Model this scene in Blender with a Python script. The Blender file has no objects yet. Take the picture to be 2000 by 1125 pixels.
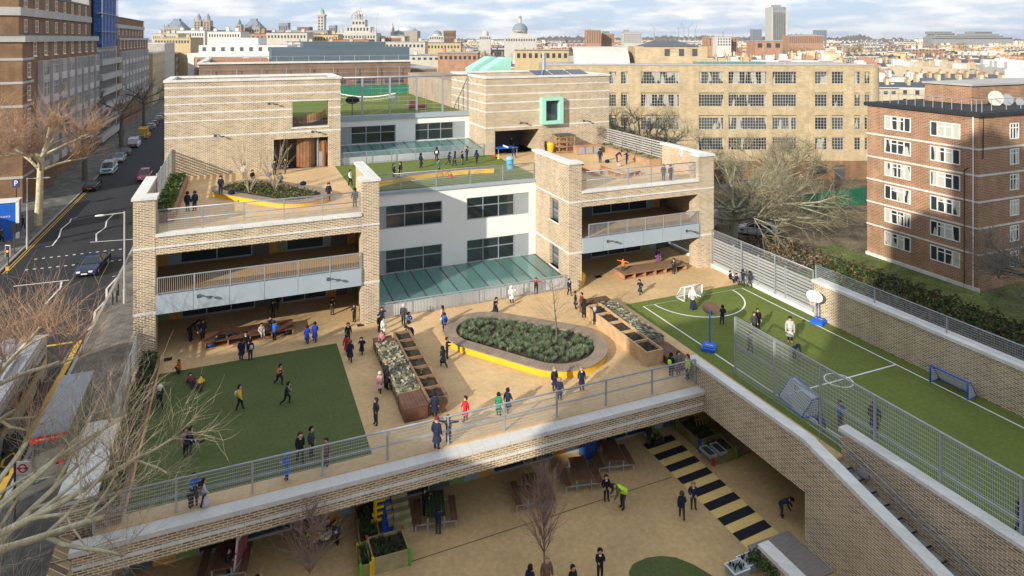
import bpy, math, random
from mathutils import Vector, Matrix, noise
R = math.radians
random.seed(7)
scene = bpy.context.scene
COL = scene.collection
# ---------------------------------------------------------------- camera, world, sun
CAMZ, FOC, YAW, HOR = 19.5, 1280.0, R(22.6), 75.0     # eye height above the upper playground, focal length in 2000 px units
SY, CY = math.sin(YAW), math.cos(YAW)
cam = bpy.data.cameras.new('camera'); co = bpy.data.objects.new('camera', cam); COL.objects.link(co)
co.location = (0, 0, CAMZ); co.rotation_euler = (R(90), 0, -YAW)
cam.sensor_width = 36; cam.lens = 36 * FOC / 2000; cam.shift_y = -(562.5 - HOR) / 2000
cam.clip_start = .3; cam.clip_end = 20000
scene.camera = co
SUNV = Vector((-.85, -.52, .40)).normalized()          # towards the sun
SUN_EL = math.asin(SUNV.z); SUN_AZ = math.atan2(SUNV.x, SUNV.y)
w = bpy.data.worlds.new('World'); scene.world = w; w.use_nodes = True
nt = w.node_tree; N = nt.nodes; L = nt.links
bg = N['Background']; bg.inputs['Strength'].default_value = .076
sky = N.new('ShaderNodeTexSky'); sky.sky_type = 'NISHITA'; sky.sun_disc = False
sky.sun_elevation = SUN_EL; sky.sun_rotation = SUN_AZ; sky.altitude = 50; sky.dust_density = 1.2
tc = N.new('ShaderNodeTexCoord'); sep = N.new('ShaderNodeSeparateXYZ'); L.new(tc.outputs['Generated'], sep.inputs[0])
def wm(op, a, b=None, clamp=False):
    n = N.new('ShaderNodeMath'); n.operation = op; n.use_clamp = clamp
    for i, q in enumerate((a, b)):
        if q is None: continue
        if isinstance(q, (int, float)): n.inputs[i].default_value = q
        else: L.new(q, n.inputs[i])
    return n.outputs[0]
cmb = N.new('ShaderNodeCombineXYZ'); L.new(wm('MULTIPLY', sep.outputs[0], 1.0), cmb.inputs[0]); L.new(wm('MULTIPLY', sep.outputs[1], 1.0), cmb.inputs[1]); L.new(wm('MULTIPLY', wm('POWER', wm('MAXIMUM', sep.outputs[2], 0), .8), 3.2), cmb.inputs[2])
cn = N.new('ShaderNodeTexNoise'); cn.inputs['Scale'].default_value = 7.5; cn.inputs['Detail'].default_value = 7; cn.inputs['Roughness'].default_value = .55
L.new(cmb.outputs[0], cn.inputs['Vector'])
cr = N.new('ShaderNodeValToRGB'); cr.color_ramp.elements[0].position = .41; cr.color_ramp.elements[1].position = .56
L.new(cn.outputs['Fac'], cr.inputs[0])
cn2 = N.new('ShaderNodeTexNoise'); cn2.inputs['Scale'].default_value = 15; cn2.inputs['Detail'].default_value = 5
L.new(cmb.outputs[0], cn2.inputs['Vector'])
cr2 = N.new('ShaderNodeValToRGB'); cr2.color_ramp.elements[0].position = .36; cr2.color_ramp.elements[1].position = .6
cr2.color_ramp.elements[0].color = (8.6, 9.0, 9.8, 1); cr2.color_ramp.elements[1].color = (12.2, 12.3, 12.4, 1)
L.new(cn2.outputs['Fac'], cr2.inputs[0])
blu = N.new('ShaderNodeMixRGB'); blu.inputs[0].default_value = .8; blu.inputs[2].default_value = (7.4, 9.2, 11.8, 1)
L.new(sky.outputs[0], blu.inputs[1])
mx = N.new('ShaderNodeMixRGB'); L.new(wm('MULTIPLY', cr.outputs[0], .9), mx.inputs[0]); L.new(blu.outputs[0], mx.inputs[1]); L.new(cr2.outputs[0], mx.inputs[2])
L.new(mx.outputs[0], bg.inputs[0])
sl = bpy.data.lights.new('sun', 'SUN'); sl.energy = 5.0; sl.angle = R(.5); sl.color = (1, .93, .80)
so = bpy.data.objects.new('sun', sl); COL.objects.link(so); so.rotation_euler = SUNV.to_track_quat('Z', 'Y').to_euler()
scene.view_settings.view_transform = 'Standard'; scene.view_settings.look = 'None'
scene.view_settings.exposure = .24; scene.view_settings.gamma = 1
# ---------------------------------------------------------------- pixel helpers (photograph measured at 2000 px wide)
def at(px, py, z=0.0):
    d = FOC * (CAMZ - z) / (py - HOR); k = (px - 1000) / FOC
    return Vector((d * (SY + k * CY), d * (CY - k * SY), z))
def onY(px, py, Y):
    k = (px - 1000) / FOC; d = Y / (CY - k * SY)
    return Vector((d * (SY + k * CY), Y, CAMZ - (py - HOR) / FOC * d))
def onX(px, py, X):
    k = (px - 1000) / FOC; d = X / (SY + k * CY)
    return Vector((X, d * (CY - k * SY), CAMZ - (py - HOR) / FOC * d))
def far(px, d, z):
    k = (px - 1000) / FOC
    return Vector((d * (SY + k * CY), d * (CY - k * SY), z))
def zof(py, d): return CAMZ - (py - HOR) / FOC * d
# ---------------------------------------------------------------- materials
MC = {}
def newmat(name):
    m = bpy.data.materials.new(name); m.use_nodes = True
    return m, m.node_tree.nodes, m.node_tree.links, m.node_tree.nodes['Principled BSDF']
def mat(name, col, rough=.8, var=.18, scale=3.0, metal=0.0, bump=0.0, rnd=0.0, fine=0.0, spec=.3, stretch=None):
    if name in MC: return MC[name]
    m, n, l, b = newmat(name)
    b.inputs['Roughness'].default_value = rough; b.inputs['Metallic'].default_value = metal
    b.inputs['Specular IOR Level'].default_value = spec
    t = n.new('ShaderNodeTexCoord'); src = t.outputs['Object']
    if stretch:
        mp = n.new('ShaderNodeMapping'); mp.inputs['Scale'].default_value = stretch; l.new(src, mp.inputs[0]); src = mp.outputs[0]
    z = n.new('ShaderNodeTexNoise'); z.inputs['Scale'].default_value = scale; z.inputs['Detail'].default_value = 6
    z.inputs['Roughness'].default_value = .6; l.new(src, z.inputs['Vector'])
    mxr = n.new('ShaderNodeMapRange'); mxr.inputs[1].default_value = .3; mxr.inputs[2].default_value = .7
    mxr.inputs[3].default_value = 1 - var; mxr.inputs[4].default_value = 1 + var; l.new(z.outputs['Fac'], mxr.inputs[0])
    out = mxr.outputs[0]
    if fine:
        z2 = n.new('ShaderNodeTexNoise'); z2.inputs['Scale'].default_value = scale * 14; z2.inputs['Detail'].default_value = 3; l.new(src, z2.inputs['Vector'])
        m2 = n.new('ShaderNodeMapRange'); m2.inputs[1].default_value = .3; m2.inputs[2].default_value = .7; m2.inputs[3].default_value = 1 - fine; m2.inputs[4].default_value = 1 + fine
        l.new(z2.outputs['Fac'], m2.inputs[0]); q = n.new('ShaderNodeMath'); q.operation = 'MULTIPLY'; l.new(out, q.inputs[0]); l.new(m2.outputs[0], q.inputs[1]); out = q.outputs[0]
    if rnd:
        oi = n.new('ShaderNodeObjectInfo'); m3 = n.new('ShaderNodeMapRange'); m3.inputs[3].default_value = 1 - rnd; m3.inputs[4].default_value = 1 + rnd
        l.new(oi.outputs['Random'], m3.inputs[0]); q = n.new('ShaderNodeMath'); q.operation = 'MULTIPLY'; l.new(out, q.inputs[0]); l.new(m3.outputs[0], q.inputs[1]); out = q.outputs[0]
    vm = n.new('ShaderNodeVectorMath'); vm.operation = 'SCALE'; vm.inputs[0].default_value = col; l.new(out, vm.inputs['Scale'])
    l.new(vm.outputs[0], b.inputs['Base Color'])
    if bump:
        bp = n.new('ShaderNodeBump'); bp.inputs['Strength'].default_value = bump; bp.inputs['Distance'].default_value = .02
        l.new(z.outputs['Fac'], bp.inputs['Height']); l.new(bp.outputs[0], b.inputs['Normal'])
    MC[name] = m; return m
def brick(name, c1, c2, mortar, bw=.225, rh=.075, us=1.0, bias=0.0, msz=.012, c3=None, dirt=.2):
    """bricks laid in the plane of an upright wall: u runs along the wall, v is height"""
    if name in MC: return MC[name]
    m, n, l, b = newmat(name); b.inputs['Roughness'].default_value = .9; b.inputs['Specular IOR Level'].default_value = .15
    t = n.new('ShaderNodeTexCoord'); s = n.new('ShaderNodeSeparateXYZ'); l.new(t.outputs['Object'], s.inputs[0])
    a = n.new('ShaderNodeMath'); a.operation = 'ADD'; l.new(s.outputs[0], a.inputs[0]); l.new(s.outputs[1], a.inputs[1])
    a2 = n.new('ShaderNodeMath'); a2.operation = 'MULTIPLY'; a2.inputs[1].default_value = us; l.new(a.outputs[0], a2.inputs[0])
    cb = n.new('ShaderNodeCombineXYZ'); l.new(a2.outputs[0], cb.inputs[0]); l.new(s.outputs[2], cb.inputs[1])
    br = n.new('ShaderNodeTexBrick'); br.inputs['Scale'].default_value = 1; br.inputs['Brick Width'].default_value = bw
    br.inputs['Row Height'].default_value = rh; br.inputs['Mortar Size'].default_value = msz; br.inputs['Mortar Smooth'].default_value = .1
    br.inputs['Bias'].default_value = bias; br.inputs['Color1'].default_value = (*c1, 1); br.inputs['Color2'].default_value = (*c2, 1); br.inputs['Mortar'].default_value = (*mortar, 1)
    l.new(cb.outputs[0], br.inputs['Vector'])
    z = n.new('ShaderNodeTexNoise'); z.inputs['Scale'].default_value = .6; z.inputs['Detail'].default_value = 5; l.new(t.outputs['Object'], z.inputs['Vector'])
    mr = n.new('ShaderNodeMapRange'); mr.inputs[1].default_value = .3; mr.inputs[2].default_value = .7; mr.inputs[3].default_value = 1 - dirt; mr.inputs[4].default_value = 1 + dirt * .6
    l.new(z.outputs['Fac'], mr.inputs[0])
    mp = n.new('ShaderNodeMapping'); mp.inputs['Scale'].default_value = (1.6, 1.6, .12); l.new(t.outputs['Object'], mp.inputs[0])
    zs = n.new('ShaderNodeTexNoise'); zs.inputs['Scale'].default_value = 1; zs.inputs['Detail'].default_value = 4; l.new(mp.outputs[0], zs.inputs['Vector'])
    ms = n.new('ShaderNodeMapRange'); ms.inputs[1].default_value = .35; ms.inputs[2].default_value = .65; ms.inputs[3].default_value = 1 - dirt*.5; ms.inputs[4].default_value = 1 + dirt*.3; l.new(zs.outputs['Fac'], ms.inputs[0])
    mm = n.new('ShaderNodeMath'); mm.operation = 'MULTIPLY'; l.new(mr.outputs[0], mm.inputs[0]); l.new(ms.outputs[0], mm.inputs[1])
    vm = n.new('ShaderNodeVectorMath'); vm.operation = 'SCALE'; l.new(br.outputs['Color'], vm.inputs[0]); l.new(mm.outputs[0], vm.inputs['Scale'])
    l.new(vm.outputs[0], b.inputs['Base Color'])
    bp = n.new('ShaderNodeBump'); bp.inputs['Strength'].default_value = .4; bp.inputs['Distance'].default_value = .01; bp.invert = True
    l.new(br.outputs['Fac'], bp.inputs['Height']); l.new(bp.outputs[0], b.inputs['Normal'])
    MC[name] = m; return m
def glassy(name, col, rough=.08, rnd=.6, light=None, lp=.0):
    """window glass: dark and glossy, some panes with a pale blind or curtain behind them"""
    if name in MC: return MC[name]
    m, n, l, b = newmat(name); b.inputs['Roughness'].default_value = rough; b.inputs['Specular IOR Level'].default_value = .7
    oi = n.new('ShaderNodeObjectInfo'); mr = n.new('ShaderNodeMapRange'); mr.inputs[3].default_value = 1 - rnd; mr.inputs[4].default_value = 1 + rnd; l.new(oi.outputs['Random'], mr.inputs[0])
    vm = n.new('ShaderNodeVectorMath'); vm.operation = 'SCALE'; vm.inputs[0].default_value = col; l.new(mr.outputs[0], vm.inputs['Scale']); src = vm.outputs[0]
    if light:
        t = n.new('ShaderNodeTexCoord'); z = n.new('ShaderNodeTexNoise'); z.inputs['Scale'].default_value = 1.1; z.inputs['Detail'].default_value = 1; mq = n.new('ShaderNodeMapping'); mq.inputs['Scale'].default_value = (1, 1, .22)
        oo = n.new('ShaderNodeVectorMath'); oo.operation = 'ADD'; l.new(t.outputs['Object'], oo.inputs[0])
        os_ = n.new('ShaderNodeMath'); os_.operation = 'MULTIPLY'; os_.inputs[1].default_value = 57; l.new(oi.outputs['Random'], os_.inputs[0]); l.new(os_.outputs[0], oo.inputs[1])
        l.new(oo.outputs[0], mq.inputs[0]); l.new(mq.outputs[0], z.inputs['Vector'])
        r = n.new('ShaderNodeValToRGB'); r.color_ramp.elements[0].position = .68 - lp*.5; r.color_ramp.elements[1].position = .70 - lp*.5
        l.new(z.outputs['Fac'], r.inputs[0]); mxx = n.new('ShaderNodeMixRGB'); l.new(r.outputs[0], mxx.inputs[0]); l.new(src, mxx.inputs[1]); mxx.inputs[2].default_value = (*light, 1); src = mxx.outputs[0]
    l.new(src, b.inputs['Base Color'])
    z3 = n.new('ShaderNodeTexNoise'); z3.inputs['Scale'].default_value = 1.2; bp = n.new('ShaderNodeBump'); bp.inputs['Strength'].default_value = .05; l.new(z3.outputs['Fac'], bp.inputs['Height']); l.new(bp.outputs[0], b.inputs['Normal'])
    MC[name] = m; return m
# ---------------------------------------------------------------- mesh builder
def wloc(o):
    v = Vector((0, 0, 0))
    while o is not None: v += o.location; o = o.parent
    return v
class MB:
    def __init__(s): s.v = []; s.f = []; s.m = []
    def quad(s, a, b, c, d, m=0):
        i = len(s.v); s.v += [tuple(a), tuple(b), tuple(c), tuple(d)]; s.f.append((i, i+1, i+2, i+3)); s.m.append(m); return s
    def tri(s, a, b, c, m=0):
        i = len(s.v); s.v += [tuple(a), tuple(b), tuple(c)]; s.f.append((i, i+1, i+2)); s.m.append(m); return s
    def box(s, x0, y0, z0, x1, y1, z1, m=0):
        if x0 > x1: x0, x1 = x1, x0
        if y0 > y1: y0, y1 = y1, y0
        if z0 > z1: z0, z1 = z1, z0
        i = len(s.v)
        s.v += [(x0,y0,z0),(x1,y0,z0),(x1,y1,z0),(x0,y1,z0),(x0,y0,z1),(x1,y0,z1),(x1,y1,z1),(x0,y1,z1)]
        s.f += [(i,i+3,i+2,i+1),(i+4,i+5,i+6,i+7),(i,i+1,i+5,i+4),(i+1,i+2,i+6,i+5),(i+2,i+3,i+7,i+6),(i+3,i,i+4,i+7)]
        s.m += [m]*6; return s
    def obox(s, o, u, v, w, m=0):
        """box from corner o with edge vectors u, v, w (right-handed)"""
        o, u, v, w = map(Vector, (o, u, v, w)); i = len(s.v)
        P = [o, o+u, o+u+v, o+v, o+w, o+u+w, o+u+v+w, o+v+w]; s.v += [tuple(p) for p in P]
        s.f += [(i,i+3,i+2,i+1),(i+4,i+5,i+6,i+7),(i,i+1,i+5,i+4),(i+1,i+2,i+6,i+5),(i+2,i+3,i+7,i+6),(i+3,i,i+4,i+7)]
        s.m += [m]*6; return s
    def bar(s, a, b, w, h=None, m=0):
        a, b = Vector(a), Vector(b); h = h or w; d = (b-a)
        if d.length < 1e-6: return s
        d2 = d.normalized(); up = Vector((0,0,1)) if abs(d2.z) < .95 else Vector((0,1,0))
        r = d2.cross(up).normalized(); u = r.cross(d2)
        return s.obox(a - r*w/2 - u*h/2, r*w, d, u*h, m)
    def prism(s, pts, z0, z1, m=0, mt=None, bottom=True):
        n = len(pts); i = len(s.v); s.v += [(p[0],p[1],z0) for p in pts] + [(p[0],p[1],z1) for p in pts]
        for k in range(n):
            j = (k+1) % n; s.f.append((i+k,i+j,i+n+j,i+n+k)); s.m.append(m)
        s.f.append(tuple(i+n+k for k in range(n))); s.m.append(m if mt is None else mt)
        if bottom: s.f.append(tuple(i+k for k in reversed(range(n)))); s.m.append(m)
        return s
    def tube(s, a, b, r0, r1=None, n=6, m=0, caps=True):
        a, b = Vector(a), Vector(b); r1 = r0 if r1 is None else r1; d = b-a
        if d.length < 1e-6: return s
        d.normalize(); up = Vector((0,0,1)) if abs(d.z) < .9 else Vector((1,0,0)); x = d.cross(up).normalized(); y = x.cross(d); i = len(s.v)
        for c, r in ((a, r0), (b, r1)):
            for k in range(n):
                t = -2*math.pi*k/n; s.v.append(tuple(c + x*math.cos(t)*r + y*math.sin(t)*r))
        for k in range(n):
            j = (k+1) % n; s.f.append((i+k,i+n+k,i+n+j,i+j)); s.m.append(m)
        if caps:
            s.f.append(tuple(i+k for k in range(n))); s.m.append(m); s.f.append(tuple(i+n+k for k in reversed(range(n)))); s.m.append(m)
        return s
    def path(s, pts, r, n=6, m=0):
        for a, b in zip(pts, pts[1:]): s.tube(a, b, r, r, n, m)
        return s
    def lathe(s, prof, c=(0,0), n=16, m=0, sq=1.0):
        i = len(s.v)
        for r, z in prof:
            for k in range(n):
                t = 2*math.pi*k/n; s.v.append((c[0]+r*math.cos(t), c[1]+r*math.sin(t)*sq, z))
        for a in range(len(prof)-1):
            for k in range(n):
                j = (k+1) % n; s.f.append((i+a*n+k, i+a*n+j, i+(a+1)*n+j, i+(a+1)*n+k)); s.m.append(m)
        s.f.append(tuple(i+(len(prof)-1)*n+k for k in range(n))); s.m.append(m)
        return s
    def ell(s, c, r, n=10, rings=6, m=0, half=False):
        c = Vector(c); i = len(s.v); lo = 0 if half else -math.pi/2
        for a in range(rings+1):
            p = lo + (math.pi/2-lo)*a/rings
            for k in range(n):
                t = 2*math.pi*k/n; s.v.append((c.x+r[0]*math.cos(p)*math.cos(t), c.y+r[1]*math.cos(p)*math.sin(t), c.z+r[2]*math.sin(p)))
        for a in range(rings):
            for k in range(n):
                j = (k+1) % n; s.f.append((i+a*n+k, i+a*n+j, i+(a+1)*n+j, i+(a+1)*n+k)); s.m.append(m)
        return s
    def build(s, name, mats, parent=None, smooth=False, loc=None):
        me = bpy.data.meshes.new(name)
        off = wloc(parent) if parent is not None else Vector(loc or (0,0,0))
        vs = s.v if off.length == 0 else [(x-off.x, y-off.y, z-off.z) for x, y, z in s.v]
        me.from_pydata(vs, [], s.f)
        if not isinstance(mats, (list, tuple)): mats = [mats]
        for q in mats: me.materials.append(q)
        if len(mats) > 1: me.polygons.foreach_set('material_index', s.m)
        if smooth: me.polygons.foreach_set('use_smooth', [True]*len(s.f))
        me.update()
        o = bpy.data.objects.new(name, me); COL.objects.link(o)
        if parent is not None: o.parent = parent
        elif loc is not None: o.location = loc
        return o
def tag(o, label=None, cat=None, group=None, kind=None):
    if label: o['label'] = label
    if cat: o['category'] = cat
    if group: o['group'] = group
    if kind: o['kind'] = kind
    return o
def thing(name, label, cat, loc=(0,0,0), rz=0, group=None):
    o = bpy.data.objects.new(name, None); COL.objects.link(o); o.location = loc; o.rotation_euler.z = rz
    o.empty_display_size = .3
    return tag(o, label, cat, group)
def copy_tree(o, parent=None):
    c = o.copy(); COL.objects.link(c)
    if parent is not None: c.parent = parent
    for ch in [x for x in KIDS.get(o.name, [])]: copy_tree(ch, c)
    return c
KIDS = {}
def index_kids(root):
    """remember the children of a prototype once, so copies need no search"""
    for ch in root.children: KIDS.setdefault(root.name, []).append(ch); index_kids(ch)
def dup(root, loc, rz=0, label=None, group=None, scale=None):
    if root.name not in KIDS: KIDS.setdefault(root.name, []); index_kids(root)
    c = copy_tree(root); c.location = loc; c.rotation_euler.z = rz
    if label: c['label'] = label
    if group: c['group'] = group
    if scale: c.scale = (scale,)*3 if isinstance(scale, (int, float)) else scale
    return c
# ---------------------------------------------------------------- palette
BRK = brick('buff_brick', (.40,.28,.155), (.13,.085,.055), (.68,.59,.46), bw=.34, rh=.105, bias=-.15, msz=.021, dirt=.12)
BRK2 = brick('buff_brick_rear', (.40,.29,.19), (.25,.17,.12), (.42,.38,.33), bias=-.1)
STONE = brick('pale_stone', (.70,.68,.64), (.63,.61,.57), (.34,.33,.30), bw=.62, rh=50, msz=.007, dirt=.10)
METAL = mat('galvanised_metal', (.36,.38,.41), .45, .12, 4, metal=.35, spec=.5)
DGREY = mat('dark_grey_metal', (.07,.075,.085), .5, .1, 3)
MGREY = mat('grey_cladding', (.30,.33,.36), .5, .05, 1)
LGREY = mat('light_grey_cladding', (.33,.375,.42), .5, .05, .8)
WHITE = mat('white_render', (.76,.76,.74), .8, .035, .7)
WPAINT = mat('white_paint', (.75,.75,.73), .5, .06, 3)
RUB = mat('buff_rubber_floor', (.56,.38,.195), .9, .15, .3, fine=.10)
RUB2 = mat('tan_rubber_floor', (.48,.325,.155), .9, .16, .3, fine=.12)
TURF = mat('artificial_turf_dark', (.076,.098,.030), .95, .10, .5, fine=.16, bump=.2)
TURF2 = mat('artificial_turf', (.122,.155,.030), .95, .10, .4, fine=.14, bump=.2)
WOOD = mat('weathered_wood', (.30,.225,.165), .8, .2, 2, stretch=(3,3,.5), fine=.2)
WOODR = mat('red_brown_wood', (.14,.066,.042), .55, .25, 2, fine=.2)
WOODO = mat('orange_cedar', (.42,.215,.11), .65, .25, 2, fine=.2)
WOODP = mat('pale_pine', (.50,.33,.18), .7, .2, 2, fine=.15)
YEL = mat('yellow_paint', (.72,.42,.02), .5, .06, 2)
GLS = glassy('dark_window_glass', (.022,.034,.038), .06, .5)
GLSF = glassy('window_glass_with_blinds', (.035,.04,.045), .1, .5, light=(.5,.48,.42), lp=.35)
GLSG = glassy('green_roof_glass', (.10,.21,.19), .12, .15)
ASPH = mat('asphalt', (.028,.029,.033), .9, .28, .25, fine=.15, stretch=(1.5,.25,1))
PAVE = brick('paving_slabs', (.185,.178,.162), (.135,.13,.12), (.08,.08,.072), bw=.9, rh=.6, msz=.012, dirt=.35)
for _n in PAVE.node_tree.nodes:
    if _n.type == 'COMBXYZ':
        for _l in list(PAVE.node_tree.links):
            if _l.to_node == _n: PAVE.node_tree.links.remove(_l)
        _s = [q for q in PAVE.node_tree.nodes if q.type == 'SEPXYZ'][0]; PAVE.node_tree.links.new(_s.outputs[1], _n.inputs[0]); PAVE.node_tree.links.new(_s.outputs[0], _n.inputs[1])
BLK = mat('black_rubber', (.02,.02,.022), .7, .1, 3)
EARTH = mat('dark_soil', (.045,.03,.02), .95, .3, 3, fine=.3, bump=.5)
# ================================================================ SETTING
G0 = -3.75
def slab(name, x0, y0, x1, y1, z, m, kind='structure', th=.1):
    return tag(MB().box(x0, y0, z-th, x1, y1, z).build(name, m), kind=kind)
GRD = mat('city_ground', (.13,.12,.105), .95, .25, .02, fine=.3)
tag(MB().quad((-9000,-3000,G0-.02),(9000,-3000,G0-.02),(9000,16000,G0-.02),(-9000,16000,G0-.02)).build('ground', GRD), kind='structure')
# ================================================================ SCHOOL
school = thing('school_building', 'buff brick school with stone bands, white render and three levels of roof terraces', 'school', (16, 50, -3.7))
def islands(mb, tol=.03):
    """split a builder whose pieces stand apart into one builder per connected group of pieces"""
    idx = {}; par = list(range(len(mb.v)))
    def fnd(a):
        while par[a] != a: par[a] = par[par[a]]; a = par[a]
        return a
    for f in mb.f:
        for k in f[1:]: par[fnd(f[0])] = fnd(k)
    comp = {}
    for fi, f in enumerate(mb.f): comp.setdefault(fnd(f[0]), []).append(fi)
    L_ = []
    for fs in comp.values():
        vs = [mb.v[k] for fi in fs for k in mb.f[fi]]
        L_.append([fs, [min(v[a] for v in vs)-tol for a in range(3)], [max(v[a] for v in vs)+tol for a in range(3)]])
    g = list(range(len(L_)))
    def fg(a):
        while g[a] != a: a = g[a]
        return a
    for i in range(len(L_)):
        for j in range(i):
            if all(L_[i][1][a] <= L_[j][2][a] and L_[j][1][a] <= L_[i][2][a] for a in range(3)): g[fg(i)] = fg(j)
    out = {}
    for i, (fs, _, _) in enumerate(L_):
        n = out.setdefault(fg(i), MB())
        for fi in fs:
            b0 = len(n.v); f = mb.f[fi]; n.v += [mb.v[k] for k in f]; n.f.append(tuple(range(b0, b0+len(f)))); n.m.append(mb.m[fi])
    return list(out.values())
SPLIT = {'post','metal_coping','light_well_upstand','pilaster','terrace_floor','balcony_floor','front_beam','stone_band','parapet_coping','soffit','tower_roof','rear_wing_wall','street_wall','steel_post','drain_cover','black_stripe','timber_screen_','tower_wall','undercroft_wall','boards','rooflight','chimney'}
def P(mb, name, m, parent=school, smooth=False, label=None):
    if name in SPLIT:
        o = [q.build(name, m, parent, smooth) for q in islands(mb)][0]
    else: o = mb.build(name, m, parent, smooth)
    if label: o['label'] = label
    return o
FY = 45.15      # plane of the front pilasters
BY = 51.0       # back wall of the recessed classrooms
# decks
P(MB().box(-5.3,30.1,-1.2,25.9,BY,0).box(25.9,41.15,-1.2,37.2,BY,-.0).box(24.2,30.85,-1.2,26.1,41.15,-.001), 'playground_deck', RUB)
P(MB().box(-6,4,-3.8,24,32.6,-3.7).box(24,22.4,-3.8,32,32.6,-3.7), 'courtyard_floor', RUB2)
P(MB().box(26.1,-6,-1.2,37.2,41.15,-.002), 'pitch_deck', TURF2)
P(MB().box(-4.3,30.9,0,5.75,43.0,.012), 'turf_mat', TURF)
P(MB().box(-5.3,45.5,3.3,8.2,BY,3.8).box(24.4,45.5,3.3,37.2,BY,3.8), 'balcony_floor', mat('tan_balcony_floor', (.43,.27,.12), .85, .12, .5, fine=.1))
P(MB().box(-5.4,FY+.3,6.9,8.3,63.3,7.5).box(24.1,FY+.3,6.9,37.3,63.3,7.5), 'terrace_floor', RUB)
P(MB().box(8.3,51.7,6.9,24.1,63.3,7.505), 'terrace_turf', TURF2)
P(MB().box(-5.8,68.9,10.9,24,97,11.3), 'sports_deck', TURF2)
P(MB().box(-5.8,70,-3.7,24,96.9,10.9).box(24,75,-3.7,38,96.9,10.9), 'rear_wing_wall', BRK2)
# pilasters, side walls
w_ = MB()
w_.box(-5.9,FY,-3.7,-4.7,46.2,9.7).box(-5.9,46.2,-3.7,-5.4,52,9.7)
w_.box(7.7,FY,-1.2,8.9,46.2,9.7).box(8.35,46.2,-1.2,8.9,51.6,9.7)
w_.box(35.9,FY,-3.7,37.5,46.4,9.45).box(36.95,46.4,3.8,37.5,51.8,9.45)
P(w_, 'pilaster', BRK)
# left wall of the right wing with two slot windows in it
X3 = 23.6
s = MB(); y0w, y1w = 47.0, 48.6
s.box(X3,FY,-1.2,24.7,46.4,9.7)
for a, b_ in ((-1.2,1.0),(2.9,4.7),(6.5,9.7)): s.box(X3,46.4,a,24.2,51.6,b_)
for a, b_ in ((1.0,2.9),(4.7,6.5)): s.box(X3,46.4,a,24.2,y0w,b_).box(X3,y1w,a,24.2,51.6,b_)
P(s, 'wing_side_wall', BRK)
for zz in (1.0, 4.7):
    f = P(MB().box(X3+.25,y0w,zz,X3+.31,y1w,zz+.06).box(X3+.25,y0w,zz+1.84,X3+.31,y1w,zz+1.9).box(X3+.25,y0w,zz+.06,X3+.31,y0w+.06,zz+1.84).box(X3+.25,y1w-.06,zz+.06,X3+.31,y1w,zz+1.84), 'window', DGREY, label='narrow side window with striped coloured blind')
    bl = MB()
    for k in range(9): bl.box(X3+.3,y0w+.06,zz+.06+k*.197,X3+.33,y1w-.06,zz+.06+(k+1)*.197-.003,k%4)
    P(bl, 'pane', [mat('blind_blue',(.06,.1,.16),.2), mat('blind_green',(.10,.16,.12),.2), mat('blind_violet',(.14,.11,.18),.2), mat('blind_grey',(.2,.22,.22),.2)], f)
    P(MB().box(X3-.06,y0w-.1,zz-.1,X3+.25,y1w+.1,zz), 'window_sill', STONE)
# stone bands and copings
c = MB()
for x0, x1 in ((-5.9,-4.7),(7.7,8.9),(23.6,24.7),(35.9,37.5)):
    t = 9.45 if x1 > 37 else 9.7
    for zz in (2.75, 6.7): c.box(x0-.015,FY-.02,zz,x1+.015,FY+.04,zz+.13)
    c.box(x0-.09,FY-.09,t,x1+.09,46.3,t+.16)
for x0, x1, t in ((-5.9,-5.4,9.7),(8.35,8.9,9.7),(23.6,24.2,9.7),(36.95,37.5,9.45)): c.box(x0-.09,46.3,t,x1+.09,52.05,t+.16)
for zz in (2.75, 6.7): c.box(8.88,FY+.04,zz,8.92,51.4,zz+.13).box(X3-.02,FY+.04,zz,X3+.02,51.5,zz+.13)
c.box(-4.7,FY-.02,6.7,7.7,FY+.03,6.83).box(24.7,FY-.02,6.7,35.9,FY+.03,6.83)
P(c, 'stone_band', STONE)
b2 = MB(); b2.box(-4.7,FY+.02,6.3,7.7,FY+.42,7.4).box(24.7,FY+.02,6.3,35.9,FY+.42,7.4)
P(b2, 'front_beam', BRK)
P(MB().box(-4.7,FY-.09,7.4,7.7,45.75,7.57).box(24.7,FY-.09,7.4,35.9,45.75,7.57), 'parapet_coping', STONE)
# balcony fascias (folded metal panels)
for x0, x1 in ((-4.68,7.68),(24.72,35.88)):
    f = MB(); n = 6; wv = (x1-x0)/n
    for k in range(n): f.box(x0+k*wv+.012,FY-.14,2.72,x0+(k+1)*wv-.012,FY+.1,3.86)
    f.box(x0,FY-.1,2.74,x1,45.6,3.84); P(f, 'balcony_fascia', LGREY)
P(MB().box(-5.3,45.6,2.9,8.3,BY,3.3).box(24.3,45.6,2.9,37.1,BY,3.3).box(-5.3,45.6,6.5,8.3,BY,6.9).box(24.3,45.6,6.5,37.1,BY,6.9), 'soffit', mat('grey_soffit', (.20,.19,.18), .8, .05))
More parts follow.
